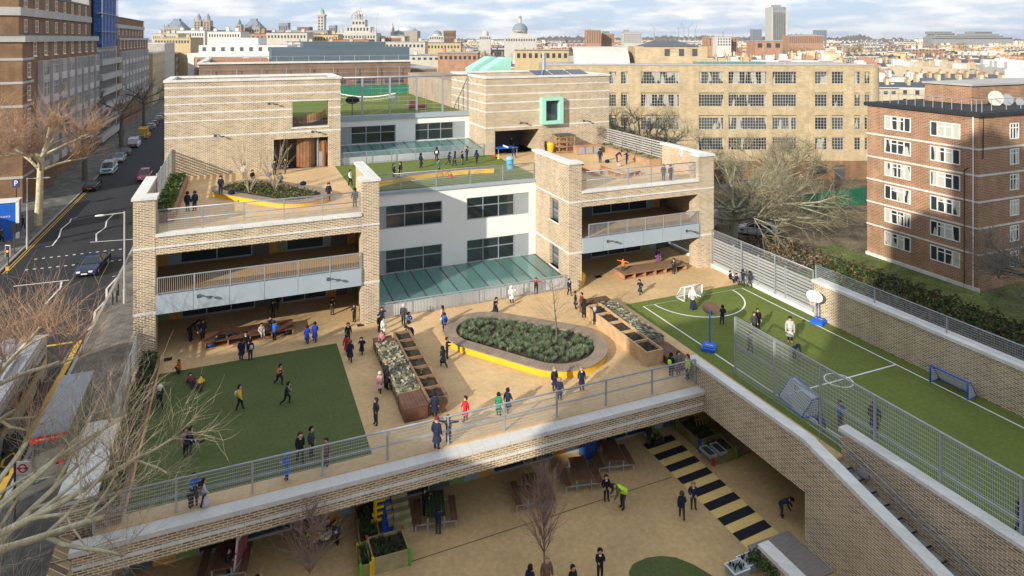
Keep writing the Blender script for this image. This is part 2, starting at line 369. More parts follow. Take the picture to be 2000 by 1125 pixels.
# classrooms' back walls: coloured panels and glazing
PO = mat('orange_panel', (.50,.26,.07), .6, .05); PG = mat('green_panel', (.20,.27,.10), .6, .05); PB = mat('blue_grey_panel', (.26,.33,.37), .6, .05); PD = mat('dark_grey_panel', (.10,.105,.11), .6, .05)
def shopfront(x0, x1, Y, z0, z1, seq, parent=school):
    tot = sum(q[1] for q in seq); sc = (x1-x0)/tot; x = x0; z1 = z1 - .15
    P(MB().box(x0,Y,z1,x1,Y+.25,z1+.149), 'wall_panel', PD, parent)
    for kind, wd in seq:
        e = x + wd*sc
        if kind == 'W':
            n = max(1, round(wd*sc/1.9)); f = MB(); t = .07; ww = (e-x)/n
            f.box(x,Y-.02,z0,e,Y+.12,z0+.1).box(x,Y-.02,z1-.08,e,Y+.12,z1)
            for k in range(n+1): f.box(min(max(x+k*ww-t/2,x),e-t),Y-.022,z0+.1,min(max(x+k*ww-t/2,x),e-t)+t,Y+.12,z1-.08)
            fo = P(f, 'window', METAL, parent)
            P(MB().box(x+.02,Y+.04,z0+.1,e-.02,Y+.08,z1-.08), 'pane', GLS, fo)
        else:
            P(MB().box(x+.004,Y,z0,e-.004,Y+.12,z1), 'wall_panel', {'O':PO,'G':PG,'B':PB,'D':PD}[kind], parent)
        x = e
sq1 = [('O',.8),('B',.9),('W',5.2),('D',1.3),('O',.65),('G',.65),('W',3.0),('B',.6),('D',1.3),('O',.8)]
sq2 = [('W',1.5),('G',.6),('O',.6),('D',1.0),('W',4.6),('B',.6),('O',.5),('D',.8)]
shopfront(-5.3,8.3,BY,0,2.9,[('G',.9),('O',.9),('W',5.4),('D',1.3),('G',.8),('W',3.6),('O',.8),('D',.9),('G',.8)]); shopfront(-5.3,8.3,BY,3.8,6.5,sq1)
shopfront(24.3,37.1,BY,0,2.9,[('W',1.5),('O',.6),('D',1.2),('W',3.8),('G',.7),('B',.5),('D',1.0)]); shopfront(24.3,37.1,BY,3.8,6.5,sq2)
shopfront(-5.3,24.0,32.6,-3.7,-1.2,[('B',1),('D',1),('O',1),('G',1),('W',4.5),('D',1.5),('O',.9),('B',.9),('G',.8),('W',3.4),('D',1.2),('G',.9),('B',.9),('O',.9),('W',4),('O',.9),('B',.9),('G',.9),('D',1),('W',3.2),('G',.6),('B',.6),('D',.8)])
# white rendered middle bays with window bands
def winband(x0, x1, Y, z0, z1, side, sidew, parent=school, lab=None):
    f = MB(); n = 3; t = .07; ww = (x1-x0)/n; zm = z0 + (z1-z0)*.60
    f.box(x0-.05,Y-.05,z0-.07,x1+.05,Y+.1,z0).box(x0-.05,Y-.05,z1,x1+.05,Y+.1,z1+.05)
    for k in range(n+1): f.box(x0+k*ww-t/2,Y-.03,z0,x0+k*ww+t/2,Y+.1,z1)
    for k in range(n): f.box(x0+k*ww+t/2,Y-.028,zm-t/2,x0+(k+1)*ww-t/2,Y+.1,zm+t/2)
    fo = P(f, 'window', METAL, parent)
    for k in range(n):
        P(MB().box(x0+k*ww+t/2,Y+.03,z0,x0+(k+1)*ww-t/2,Y+.06,zm-t/2), 'pane', GLS, fo)
        P(MB().box(x0+k*ww+t/2,Y+.03,zm+t/2,x0+(k+1)*ww-t/2,Y+.06,z1), 'pane', GLS, fo)
    if side: P(MB().box(min(side),Y-.02,z0-.05,max(side),Y+.1,z1+.04), 'wall_panel', MGREY, parent)
def white_wall(Y, z0, z1, rows, x0=8.9, x1=23.6):
    m = MB(); holes = [(9.0,15.25),(17.35,23.0)]; z = z0
    for a, b_ in rows:
        m.box(x0,Y,z,x1,Y+.3,a-.07)
        m.box(x0,Y,a-.07,holes[0][0],Y+.3,b_+.05).box(holes[0][1],Y,a-.07,holes[1][0],Y+.3,b_+.05).box(holes[1][1],Y,a-.07,x1,Y+.3,b_+.05); z = b_+.05
    m.box(x0,Y,z,x1,Y+.3,z1)
    P(m, 'rendered_wall', WHITE)
    P(MB().box(x0,Y+.3,z0,x1,Y+.35,z1-.3), 'wall_lining', PD)
    for a, b_ in rows:
        winband(10.65,15.2,Y+.1,a,b_,(9.0,10.6),0); winband(17.4,21.6,Y+.1,a,b_,(21.65,23.0),0)
white_wall(51.4, .2, 7.2, [(1.0,2.75),(4.55,6.25)])
white_wall(68.6, 7.7, 11.05, [(8.65,10.35)], 8.8, 23.4)
P(MB().box(8.9,51.25,7.2,23.6,51.75,7.42).box(8.8,68.4,11.05,23.4,68.95,11.5), 'metal_coping', LGREY)
# sloping glass roofs over the light wells, with their upstands
def glassroof(Y0, Y1, z0, z1, x0=8.95, x1=23.55, n=12, parent=school):
    roof = P(MB().box(x0,Y0-.12,z0-.75,x1,Y0-.02,z0+.05).box(x1-.12,Y0,z0-.75,x1,Y1,z0+.02), 'light_well_upstand', WHITE, parent)
    wv = (x1-x0-.12)/n; fr = MB()
    for k in range(n+1): fr.obox((x0+k*wv-.035,Y0-.03,z0), (.07,0,0), (0,Y1-Y0,z1-z0), (0,0,.06))
    P(fr, 'glazing_bar', DGREY, roof)
    for k in range(n): P(MB().obox((x0+k*wv+.04,Y0,z0), (wv-.08,0,0), (0,Y1-Y0,z1-z0), (0,0,.03)), 'roof_pane', GLSG, roof)
glassroof(45.95, 51.35, .72, 1.0-.07)
glassroof(63.9, 68.55, 8.05, 8.5, 8.85, 23.35)
# left tower block
T0, T1 = 63.2, 70.0
t = MB()
t.box(-5.9,T0,-3.7,8.8,T0+.4,7.5).box(-5.9,T0,7.5,2.9,T0+.4,10.3).box(7.7,T0,7.5,8.8,T0+.4,11.3).box(-5.9,T0,10.3,4.5,T0+.4,13.7).box(4.5,T0,10.3,7.7,T0+.4,11.3)
t.box(7.7,T0,11.3,8.8,T0+.4,13.7).box(-5.9,T0,13.7,8.8,T0+.4,15.7)
t.box(-5.9,T0+.4,-3.7,-5.5,T1+26,12.4).box(-5.9,T0+.4,12.4,-5.5,T1,15.7).box(8.4,T0+.4,7.5,8.8,T1,15.7).box(-5.5,T1-.4,7.5,4.0,T1,15.7).box(4.0,T1-.4,13.9,8.4,T1,15.7).box(4.0,T1-.4,7.5,8.4,T1,11.3)
P(t, 'tower_wall', BRK)
P(MB().box(-5.5,T0+.4,14.6,8.4,T1-.4,14.9).box(2.5,T0+.4,10.7,8.4,T1-.4,11.25).box(2.4,T0+.4,7.6,2.6,T1-.4,10.6), 'tower_roof', mat('pale_roof_membrane', (.42,.41,.38), .9, .1, .8))
c = MB()
c.box(-6.0,T0-.1,15.7,8.9,T0+.5,15.9).box(-6.0,T0+.5,15.7,-5.4,T1,15.9).box(8.3,T0+.5,15.7,8.9,T1,15.9).box(-5.4,T1-.5,15.7,8.3,T1,15.9).box(-6.0,T1,12.4,-5.4,T1+26,12.55)
for zz, cut in ((15.15,0),(14.4,0),(13.72,0),(12.95,1),(12.25,1),(10.85,2),(9.9,3)):
    if cut == 3: continue
    if cut == 1: c.box(-5.92,T0-.02,zz,4.5,T0+.03,zz+.13).box(7.7,T0-.02,zz,8.82,T0+.03,zz+.13)
    else: c.box(-5.92,T0-.02,zz,8.82,T0+.03,zz+.13)
c.box(4.4,T0-.06,11.2,7.8,T0+.42,11.34)
P(c, 'stone_band', STONE)
# curved cedar screen in the tower's openings
def screen(x0, x1, ya, yb, z0, z1, n, parent=school, slope=0):
    m = MB()
    for k in range(n):
        u = k/(n-1); x = x0+(x1-x0)*u; y = ya+(yb-ya)*math.sin(u*math.pi)
        m.box(x-.035,y,z0+slope*u,x+.035,y+.12,z1+slope*u)
    P(m, 'timber_screen', WOODO, parent)
screen(5.0,6.6,T0+1.0,T0+.5,7.5,10.2,14); screen(7.0,7.65,T0+.9,T0+.3,7.5,9.9,7); screen(4.7,7.6,T0+1.6,T0+.8,11.3,12.1,22,slope=.6)
P(MB().box(6.72,T0+.5,7.5,6.86,T0+.64,10.2).box(6.9,T0+.5,7.5,7.3,T0+.55,8.9), 'steel_post', METAL)
# right tower block with its mint window box
r = MB(); RX = 23.4
r.box(RX,T0,-3.7,38,T0+.4,7.5).box(RX,T0,7.5,24.4,T0+.4,9.9).box(29.4,T0,7.5,38,T0+.4,9.9).box(RX,T0,9.9,38,T0+.4,15.35)
r.box(RX,T0+.4,7.5,RX+.4,75,15.35).box(37.6,T0+.4,-3.7,38,75,15.35).box(RX+.4,74.6,7.5,37.6,75,15.35)
r.box(29.4,T0+.4,7.5,29.8,T0+5,9.9)
P(r, 'tower_wall', BRK)
P(MB().box(24.0,T0+4.9,7.5,29.4,T0+5.2,9.9), 'back_panel', PD)
P(MB().box(RX+.4,T0+.4,14.6,37.6,74.6,14.9).box(RX+.4,T0+.4,9.95,37.6,74.6,10.3), 'tower_roof', MC['pale_roof_membrane'])
c = MB(); c.box(RX-.1,T0-.1,15.35,38.1,T0+.5,15.55).box(RX-.1,T0+.5,15.35,RX+.5,75.1,15.55).box(37.5,T0+.5,15.35,38.1,75.1,15.55).box(RX+.5,74.5,15.35,37.5,75.1,15.55)
for zz in (14.55,13.65,12.75,11.85,10.2): c.box(RX-.02,T0-.02,zz,38.02,T0+.03,zz+.13).box(RX-.02,T0+.03,zz,RX+.03,75,zz+.13)
P(c, 'stone_band', STONE)
MINT = mat('mint_green_metal', (.33,.62,.52), .5, .05)
q = MB(); q.box(29.5,T0-.65,10.4,32.0,T0,10.75).box(29.5,T0-.65,12.9,32.0,T0,13.25).box(29.5,T0-.65,10.75,29.95,T0,12.9).box(31.55,T0-.65,10.75,32.0,T0,12.9)
mo = P(q, 'window', MINT, label='mint green projecting window box'); P(MB().box(29.95,T0-.12,10.75,31.55,T0-.06,12.9), 'pane', GLS, mo)
# roof kit on the right block: mint rooflights, flue, solar panels
for k, (x0, y0) in enumerate(((27.7,80.0),(28.3,76.2))):
    m = MB(); z0_, z1__ = 14.5, 17.1; a0, a1, a2 = x0, x0+2.6, x0+3.3; yb_ = y0+2.6
    m.quad((a0,y0,z0_+1.1),(a1,y0,z1__),(a1,yb_,z1__),(a0,yb_,z0_+1.1)).quad((a1,y0,z1__),(a2,y0,z1__),(a2,yb_,z1__),(a1,yb_,z1__))
    m.quad((a0,y0,z0_),(a2,y0,z0_),(a2,y0,z1__),(a1,y0,z1__)).tri((a0,y0,z0_),(a1,y0,z1__),(a0,y0,z0_+1.1)).quad((a2,y0,z0_),(a2,yb_,z0_),(a2,yb_,z1__),(a2,y0,z1__)).quad((a0,yb_,z0_),(a0,y0,z0_),(a0,y0,z0_+1.1),(a0,yb_,z0_+1.1)); P(m, 'mint_rooflight', MINT)
P(MB().tube((33.2,70,14.9),(33.2,70,17.6),.22,n=12).tube((33.2,70,17.6),(33.2,70,17.8),.3,n=12), 'flue', METAL)
for k in range(3):
    P(MB().obox((30.6+k*2.3,66.2,15.3),(2.0,0,0),(0,2.2,.5),(0,0,.06)), 'solar_panel', mat('solar_panel_blue', (.03,.04,.07), .15, .1))
P(MB().box(RX,75,10.9,38,97,14.4), 'rear_wing_wall', BRK2)
# wall lights
def light(x, y, z, nrm):
    m = MB(); m.box(x-.1,y-.05,z-.1,x+.1,y,z+.1); m.path([(x,y-.05,z),(x+.25,y-.3,z+.1),(x+.55,y-.3,z-.05)],.03,5); m.ell((x+.62,y-.3,z-.07),(.18,.12,.08),8,4)
    P(m, 'wall_light', DGREY)
for px, py in ((420,265),(525,202),(610,257)): v = onY(px,py,T0); light(v.x, T0, v.z, 0)
for px, py in ((1017,240),(1140,236)): v = onY(px,py,T0); light(v.x, T0, v.z, 0)
for px, py in ((388,578),(641,545),(1187,471),(1341,451)): v = onY(px,py,FY-.14); light(v.x, FY-.14, v.z, 0)
# ---------------- front bridge over the courtyard
b = MB(); b.box(-6.0,29.55,-1.25,23.85,29.95,-.25); P(b, 'bridge_beam', BRK)
P(MB().box(-5.98,29.62,-3.7,-4.6,32.5,-1.25), 'bridge_pier', BRK)
P(MB().box(-6.02,29.53,-.86,23.86,29.57,-.72), 'stone_band', STONE)
cp = MB(); n = 46; x = -6.0; wv = 29.85/n
for k in range(n): cp.box(x+k*wv+.006,29.42,-.25,x+(k+1)*wv-.006,30.1,-.06)
cp.box(-6,29.46,-.23,23.85,30.08,-.075); P(cp, 'parapet_coping', mat('coping_slabs', (.56,.54,.51), .75, .07, .8, rnd=.05, fine=.06))
P(MB().box(-6.0,29.95,-1.25,23.85,32.6,-1.15), 'soffit', MC['grey_soffit'])
# left side of the playground: low wall with wide coping, outer wall to the street
P(MB().box(-6.6,30.9,-3.7,-5.4,36.6,.95).box(-6.6,29.6,-3.7,-6.02,30.88,-.3).box(-5.9,36.6,-3.7,-5.4,45.1,.1).box(-5.9,52,-3.7,-5.4,T0,7.6).box(-6.6,4,-3.7,-5.9,29.55,-.4), 'street_wall', BRK)
P(MB().box(-6.75,30.8,.95,-5.3,36.7,1.12), 'parapet_coping', STONE)
# right wall of the courtyard (beam over the undercroft), stepped down beside the stairs
WX0, WX1 = 23.85, 24.25
def cut_wall(x0, x1, pts, zb, name, m):
    """wall along Y whose top follows pts [(y, z)...] and whose foot is at zb(y)"""
    mb = MB()
    for (ya, za), (yb, zb2) in zip(pts, pts[1:]):
        a0, b0 = zb(ya), zb(yb)
        v = [(x0,ya,a0),(x1,ya,a0),(x1,yb,b0),(x0,yb,b0),(x0,ya,za),(x1,ya,za),(x1,yb,zb2),(x0,yb,zb2)]; i = len(mb.v); mb.v += v
        mb.f += [(i,i+3,i+2,i+1),(i+4,i+5,i+6,i+7),(i,i+1,i+5,i+4),(i+1,i+2,i+6,i+5),(i+2,i+3,i+7,i+6),(i+3,i,i+4,i+7)]; mb.m += [0]*6
    return P(mb, name, m)
cut_wall(WX0, WX1, [(22.5,1.05),(30.85,1.05)], lambda y: -1.25, 'courtyard_wall', BRK)
cut_wall(WX0, WX1, [(6,-2.9),(22.49,.98)], lambda y: -3.7, 'courtyard_wall', BRK)
cut_wall(WX0-.09, WX1+.09, [(22.45,1.23),(30.9,1.23)], lambda y: 1.05, 'parapet_coping', STONE)
cut_wall(WX0-.09, WX1+.09, [(6,-2.74),(22.45,1.23)], lambda y: -2.9+(y-6)*.2378, 'parapet_coping', STONE)
P(MB().box(31.8,22.4,-3.7,32,32.6,-1.2).box(24.0,32.6,-3.7,32,32.8,-1.2), 'undercroft_wall', BRK2)
# stairs down beside the pitch
st = MB()
for k in range(24): st.box(24.25,22.3-(k+1)*.62,-3.7,25.95,22.3-k*.62,-.0-(k+1)*.155)
P(st, 'stair', mat('concrete_steps', (.30,.28,.26), .9, .12, 2, fine=.1))
no = MB()
for k in range(24): no.box(24.27,22.3-(k+1)*.62,-(k+1)*.155,25.93,22.3-(k+1)*.62+.09,-(k+1)*.155+.006)
P(no, 'stair_nosing', BLK)
P(MB().box(24.25,22.3,-1.2,26.1,30.85,-.002), 'stair_landing', RUB)
hr = MB()
for dz in (.9, .62):
    hr.path([(25.75,24.0,dz),(25.75,22.4,dz),(25.75,8,dz-3.55)],.025,6)
for k in range(8): y = 23.4-k*2; z0 = min(0,(y-22.3)*.25); hr.tube((25.75,y,z0),(25.75,y,z0+.9),.022,n=6)
P(hr, 'handrail', METAL)
vl = onX(1687,925,25.95)
m = MB(); m.ell((25.9,vl.y,vl.z),(.09,.3,.2),12,6); P(m, 'wall_light', mat('frosted_lamp', (.3,.32,.34), .3))
# guard wall of the pitch beside the stairs
P(MB().box(25.98,4,-3.7,26.35,22.35,1.15), 'pitch_wall', BRK); P(MB().box(25.88,4,1.15,26.45,22.45,1.32), 'parapet_coping', STONE)
# right boundary wall of the pitch
P(MB().box(37.2,-6,-3.7,37.65,34.3,2.4), 'pitch_wall', BRK)
P(MB().box(37.1,-6,2.4,37.95,34.4,2.6), 'parapet_coping', STONE)
P(MB().box(37.2,34.3,-3.7,37.65,63,.25), 'pitch_wall', WHITE)
# lower right stair wall
P(MB().box(21.0,6,-3.7,21.4,22.2,-2.75), 'stair_wall', BRK); P(MB().box(20.9,6,-2.75,21.5,22.3,-2.58), 'parapet_coping', STONE)
P(MB().box(21.4,21.6,-3.7,23.85,23.5,-3.66).box(21.4,20.9,-3.7,23.85,21.6,-3.64), 'decking_strip', mat('grey_decking', (.25,.22,.2), .8, .2, 2, stretch=(1,8,1)))
# pitch and courtyard markings
LW = .1
WL = mat('white_line', (.74,.75,.72), .8, .06, 4)
ml = MB(); z1_ = .006
def line(mb, pts, wdt, z, m=0, closed=False):
    P_ = [Vector((p[0],p[1],0)) for p in pts]
    if closed: P_.append(P_[0]); 
    L_, Rr = [], []
    for i, p in enumerate(P_):
        if closed: a = P_[(i-1) % (len(P_)-1)]; b_ = P_[(i+1) % (len(P_)-1)]
        else: a = P_[max(i-1,0)]; b_ = P_[min(i+1,len(P_)-1)]
        d = (b_-a).normalized(); nn = Vector((-d.y,d.x,0))*wdt/2; L_.append(p+nn); Rr.append(p-nn)
    for i in range(len(P_)-1):
        q = [Rr[i],Rr[i+1],L_[i+1],L_[i]]; mb.quad(*[(v.x,v.y,z) for v in q], m)
def arc(cx, cy, r, a0, a1, n=32): return [(cx+r*math.cos(R(a0+(a1-a0)*k/n)), cy+r*math.sin(R(a0+(a1-a0)*k/n))) for k in range(n+1)]
ax, bx_, ty = 27.15, 36.25, 40.35
line(ml, [(ax,3),(ax,ty),(bx_,ty),(bx_,-3)], LW, z1_)
gc = (ax+bx_)/2
line(ml, [(x, y) for x, y in arc(gc, ty, 3.6, 180, 360)], LW, z1_+.001)
hy = at(1630,745).y; line(ml, [(ax,hy),(bx_,hy)], LW, z1_+.002)
cc = at(1638,743); line(ml, arc(cc.x,cc.y,.75,0,360,28)[:-1], LW*.8, z1_+.003, closed=True)
line(ml, arc(gc, 12.9, 3.6, 0, 180), LW, z1_+.001)
P(ml, 'pitch_marking', WL)
zb = MB()
A = at(1254,868,-3.7); B = at(1310,850,-3.7); 
e0, e1 = at(1255,868,-3.7), at(1478,1090,-3.7); f0, f1 = at(1311,849,-3.7), at(1541,1060,-3.7)
for k in range(9):
    t0_, t1_ = k/8.5, (k+.5)/8.5
    g = lambda a, b_, t: tuple(a+(b_-a)*min(t,1))[:2]
    zb.quad((*g(e0,e1,t0_),-3.692),(*g(e0,e1,t1_),-3.692),(*g(f0,f1,t1_),-3.692),(*g(f0,f1,t0_),-3.692))
P(zb, 'black_stripe', mat('black_stripe', (.012,.013,.018), .9, .15, 2))
zb = MB(); zb.quad((*e0.xy,-3.696),(*e1.xy,-3.696),(*f1.xy,-3.696),(*f0.xy,-3.696)); P(zb, 'gold_stripe', mat('gold_floor', (.68,.48,.17), .9, .08, 1, fine=.08))
gm = [(at(px,py,-3.7).x, at(px,py,-3.7).y) for px, py in ((1228,1118),(1236,1102),(1262,1090),(1290,1086),(1320,1089),(1355,1103),(1400,1130),(1420,1180),(1330,1230),(1240,1180))]
P(MB().prism(gm,-3.7,-3.69), 'turf_mound', TURF)
jl = MB()
a, b_ = at(800,1098,-3.7), at(1312,932,-3.7); line(jl, [a.xy, b_.xy], .035, -3.694)
a, b_ = at(1440,893,-3.7), at(1470,880,-3.7); line(jl, [a.xy, b_.xy], .03, -3.694); P(jl, 'floor_joint', BLK)
for px, py in ((704,635),(328,702),(1430-260,540),(1390-222,541)):
    v = at(px,py); P(MB().box(v.x-.22,v.y-.22,0,v.x+.22,v.y+.22,.01), 'drain_cover', BLK)
# ================================================================ RAILINGS AND FENCES
def bars_rail(name, label, a, b, z0, h, postsp, barsp, slant=False):
    """vertical-bar balustrade from a to b"""
    a, b = Vector((*a, z0)), Vector((*b, z0)); d = b-a; Lg = d.length; u = d/Lg
    t = thing(name, label, 'railing', tuple(a), group='vertical bar balustrades')
    n = max(1, round(Lg/postsp)); up = Vector((0,0,1)); p = MB()
    for k in range(n+1): q = a+u*Lg*k/n; p.bar(q, q+up*h, .07, .07)
    P(p, 'post', METAL, t)
    r = MB(); r.bar(a+up*h, b+up*h, .06); r.bar(a+up*.1, b+up*.1, .05, .04); P(r, 'rail', METAL, t)
    p = MB(); n = int(Lg/barsp)
    for k in range(1, n): q = a+u*Lg*k/n; p.bar(q+up*.1, q+up*h, .022, .03)
    P(p, 'bars', METAL, t); return t
WIRE = mat('steel_wire', (.42,.44,.47), .5, .05, 4, metal=.2)
def mesh_rail(name, label, a, b, z0, h, n, hs=.13, vs=.08, wire=.007, mid=True, cat='railing', rail=.06, group='steel mesh railings', zb=0.05, vert=True):
    a, b = Vector((*a, z0)), Vector((*b, z0)); d = b-a; Lg = d.length; u = d/Lg; up = Vector((0,0,1))
    t = thing(name, label, cat, tuple(a), group=group)
    p = MB()
    for k in range(n+1): q = a+u*Lg*k/n; p.bar(q, q+up*h, rail*1.1, rail*1.1)
    P(p, 'post', METAL, t)
    r = MB(); r.tube(a+up*h, b+up*h, rail*.6, n=8)
    if mid: r.tube(a+up*h*.52, b+up*h*.52, rail*.42, n=8)
    P(r, 'rail', METAL, t, True)
    m = MB(); k = 0; z = zb
    while z < h-.03: m.bar(a+up*z, b+up*z, wire*1.5); z += hs
    if vert:
        nv = int(Lg/vs)
        for k in range(1, nv): q = a+u*Lg*k/nv; m.bar(q+up*zb, q+up*h, wire)
    P(m, 'wire_mesh', WIRE, t); return t
def slat_fence(name, label, a, b, z0, h, postsp, slat=.14, gap=.1, m=METAL, brd=None):
    a, b = Vector((*a, z0)), Vector((*b, z0)); d = b-a; Lg = d.length; u = d/Lg; up = Vector((0,0,1)); t = thing(name, label, 'fence', tuple(a), group='horizontal slat fences')
    n = max(1, round(Lg/postsp)); p = MB()
    for k in range(n+1): q = a+u*Lg*k/n; p.bar(q, q+up*h, .1, .1)
    P(p, 'post', METAL, t); s = MB(); z = .15
    while z < h: s.bar(a+up*z, b+up*z, .03, slat); z += slat+gap
    P(s, 'slats', m, t); return t
mesh_rail('mesh_railing', 'long steel mesh railing along the front edge of the playground bridge', (-5.3,30.2), (23.8,30.2), -.02, 1.38, 10, hs=.15, vs=.075, rail=.075)
mesh_rail('mesh_railing', 'steel mesh railing on the upper left terrace above the brick beam', (-4.6,45.55), (7.6,45.55), 7.56, 1.4, 5)
mesh_rail('mesh_railing', 'steel mesh railing on the middle turf terrace above the white wall', (8.95,51.5), (23.5,51.5), 7.42, 1.35, 5)
mesh_rail('mesh_railing', 'steel mesh railing on the upper right terrace', (24.8,45.55), (35.8,45.55), 7.56, 1.4, 5)
bars_rail('bar_railing', 'bar balustrade on the left wing balcony above the grey fascia', (-4.6,45.1), (7.65,45.1), 3.86, 1.05, 2.1, .11)
bars_rail('bar_railing', 'bar balustrade on the right wing balcony above the grey fascia', (25.3,45.1), (35.8,45.1), 3.86, 1.05, 1.7, .11)
bars_rail('bar_railing', 'bar balustrade in front of the lower green glass roof', (9.0,45.45), (23.5,45.45), 0.0, 1.1, 1.85, .11)
bars_rail('bar_railing', 'bar balustrade in front of the upper green glass roof', (8.9,63.4), (23.3,63.4), 7.5, 1.15, 2.4, .11)
slat_fence('slat_fence', 'grey horizontal slat fence at the street edge of the upper left terrace', (-5.35,52.1), (-5.35,63.1), 7.5, 2.5, 2.6, m=mat('silvered_slats',(.40,.39,.37),.7,.1,3))
slat_fence('slat_fence', 'grey horizontal slat fence behind the trellised shrubs of the upper right terrace', (37.3,51.9), (37.3,63.1), 7.5, 2.1, 3.6, m=MC['silvered_slats'])
slat_fence('slat_fence', 'grey slat fence between the dark hedge and the pavement', (-5.65,36.7), (-5.65,45.0), .1, 1.65, 2.6, m=MC['silvered_slats'])
slat_fence('slat_fence', 'timber and metal slat fence beside the top of the football pitch', (37.5,34.4), (37.5,51), .25, 2.3, 2.9, m=MC['silvered_slats'])
mesh_rail('mesh_fence', 'tall steel mesh fence in front of the timber slats beyond the white goal', (37.25,34.4), (37.25,45.1), .25, 2.95, 3, hs=.2, vs=.1, mid=False, cat='fence', group='pitch mesh fences', wire=.009)
mesh_rail('mesh_fence', 'steel mesh fence on top of the far brick wall of the pitch', (37.5,2), (37.5,34.4), 1.55, 2.0, 7, hs=.13, vs=.08, mid=False, cat='fence', group='pitch mesh fences', wire=.008)
mesh_rail('mesh_fence', 'tall steel mesh fence between the pitch and the staircase', (26.55,6), (26.55,30.1), -.0, 3.35, 8, hs=.2, vs=.085, mid=True, cat='fence', group='pitch mesh fences', wire=.010, rail=.085)
mesh_rail('mesh_fence', 'steel framed mesh screen round the rooftop sports court', (8.9,68.7), (23.3,68.7), 11.5, 3.95, 5, hs=.45, vs=.9, mid=False, cat='fence', group='pitch mesh fences', wire=.012, rail=.16)
# rooftop court: green boarding, back walls
GB = mat('green_boarding', (.03,.19,.12), .6, .08, 1)
t = thing('court_boarding', 'dark green boarding round the rooftop sports court', 'boarding', (9,96.5,11.3)); P(MB().box(5,96.4,11.3,23.9,96.7,12.6).box(23.6,76,11.3,23.9,96.4,12.6), 'boards', GB, t)
ln = MB(); YL = mat('court_line', (.6,.5,.05), .8, .05)
line(ln, [(8,72),(14,90),(22,90)], .08, 11.306); line(ln, [(12,70),(16,76)], .08, 11.307); line(ln, [(10,80),(23,80)], .08, 11.308)
P(ln, 'court_marking', YL)
nt_ = thing('badminton_net', 'badminton net on blue posts on the rooftop court', 'net', (11,84,11.3))
P(MB().tube((11,84,11.3),(11,84,13),.06).tube((17.8,80,11.3),(17.8,80,12.9),.06), 'post', mat('blue_steel',(.03,.14,.45),.5), nt_)
m = MB()
for k in range(8):
    u0, u1 = k/8, (k+1)/8; f_ = lambda u: (11+6.8*u, 84-4*u, 12.75-.5*math.sin(u*math.pi)); a_, b__ = f_(u0), f_(u1); m.bar(a_, b__, .07, .1); m.bar((a_[0],a_[1],a_[2]-.4),(b__[0],b__[1],b__[2]-.4),.02)
for k in range(40): u = k/40; p = f_(u); m.bar(p,(p[0],p[1],p[2]-.6),.012)
P(m, 'net', WPAINT, nt_)
vq = at(885,190,11.3); cv = thing('paddling_pool', 'yellow upturned tub on the rooftop court', 'tub', tuple(vq)); P(MB().ell(tuple(vq),(1.2,.6,.35),14,5,half=True), 'shell', YEL, cv, True)
cv = thing('round_sign', 'black oval basketball board on a post behind the mesh', 'board', (11.2,71.5,11.3)); P(MB().tube((11.2,71.5,11.3),(11.2,71.5,12.6),.05), 'pole', DGREY, cv); P(MB().ell((11.2,71.4,12.9),(.75,.08,.42),18,10), 'board', BLK, cv, True)
v = thing('court_trolley', 'grey trolley of equipment on the rooftop court', 'trolley', (18.5,74,11.3)); P(MB().box(18,73.8,11.5,20,74.3,11.9).box(18.1,73.9,11.9,18.9,74.2,12.3), 'crate', mat('red_plastic',(.16,.05,.05),.5), v); P(MB().bar((18,74,11.45),(20,74,11.45),.06), 'frame', METAL, v)
# ================================================================ STREET ON THE LEFT
KRB = mat('kerb_stone', (.30,.29,.27), .85, .15, 2)
for kx, ky0, ky1 in ((-10.95,-40,300),(-22.1,78,420)): slab('kerb', kx, ky0, kx+.22, ky1, G0+.155, KRB, th=.13)
slab('road', -22.0, -40, -10.9, 420, G0+.03, ASPH)
slab('pavement', -10.9, -40, -6.62, 300, G0+.14, PAVE, th=.12)
slab('pavement', -28.2, 78, -22.0, 420, G0+.14, PAVE, th=.12)
slab('side_road', -120, 58, -22.0, 74, G0+.028, ASPH)
slab('pavement', -120, 20, -22.0, 57.5, G0+.14, PAVE, th=.12)
kc = at(70, 500, G0); KP = [(-22,74.0),(-22,80)]
tag(MB().prism([(-28.2,74.3),(-23.4,74.3),(-22.3,75.2),(-22,77),(-22,78),(-28.2,78)], G0+.02, G0+.14).build('pavement', PAVE), kind='structure')
SCR = mat('brown_scrub', (.13,.10,.06), .95, .6, .35, fine=.5, bump=.4)
slab('garden_scrub', 38.2, 54, 62.4, 82, G0+.031, SCR)
slab('garden_ground', 38.2, 4, 62.4, 53.9, G0+.03, mat('rough_grass', (.095,.115,.032), .95, .6, .3, fine=.5, bump=.4))
slab('garden_ground', 62.4, -10, 110, 38.9, G0+.028, MC['rough_grass'])
slab('garden_scrub', 62.4, 50.6, 110, 82, G0+.026, SCR)
slab('back_road', 38.5, 84, 130, 96, G0+.03, ASPH)
slab('back_pavement', 38.5, 96, 130, 101, G0+.12, PAVE)
RM = mat('road_paint', (.60,.60,.58), .8, .12, 3); RY = mat('yellow_road_paint', (.52,.33,.05), .8, .15, 3)
zr = G0+.036
def pl(name, label, cat, pts, wd, m=RM, z=zr, kind=None, group='road markings'):
    mb = MB(); line(mb, [at(a, b, z).xy for a, b in pts], wd, z); return tag(mb.build(name, m), kind='structure')
pl('zigzag_line','','',[(89,482),(102,480),(115,463),(120,447),(136,434),(139,427),(151,425)],.16)
pl('zigzag_line','','',[(188,471),(188,457),(206,444),(208,432),(222,418)],.16)
pl('zigzag_line','','',[(219,540),(232,538),(208,564),(208,585),(185,609),(183,635),(170,645)],.16)
pl('zigzag_line','','',[(120,550),(118,562),(88,594)],.16)
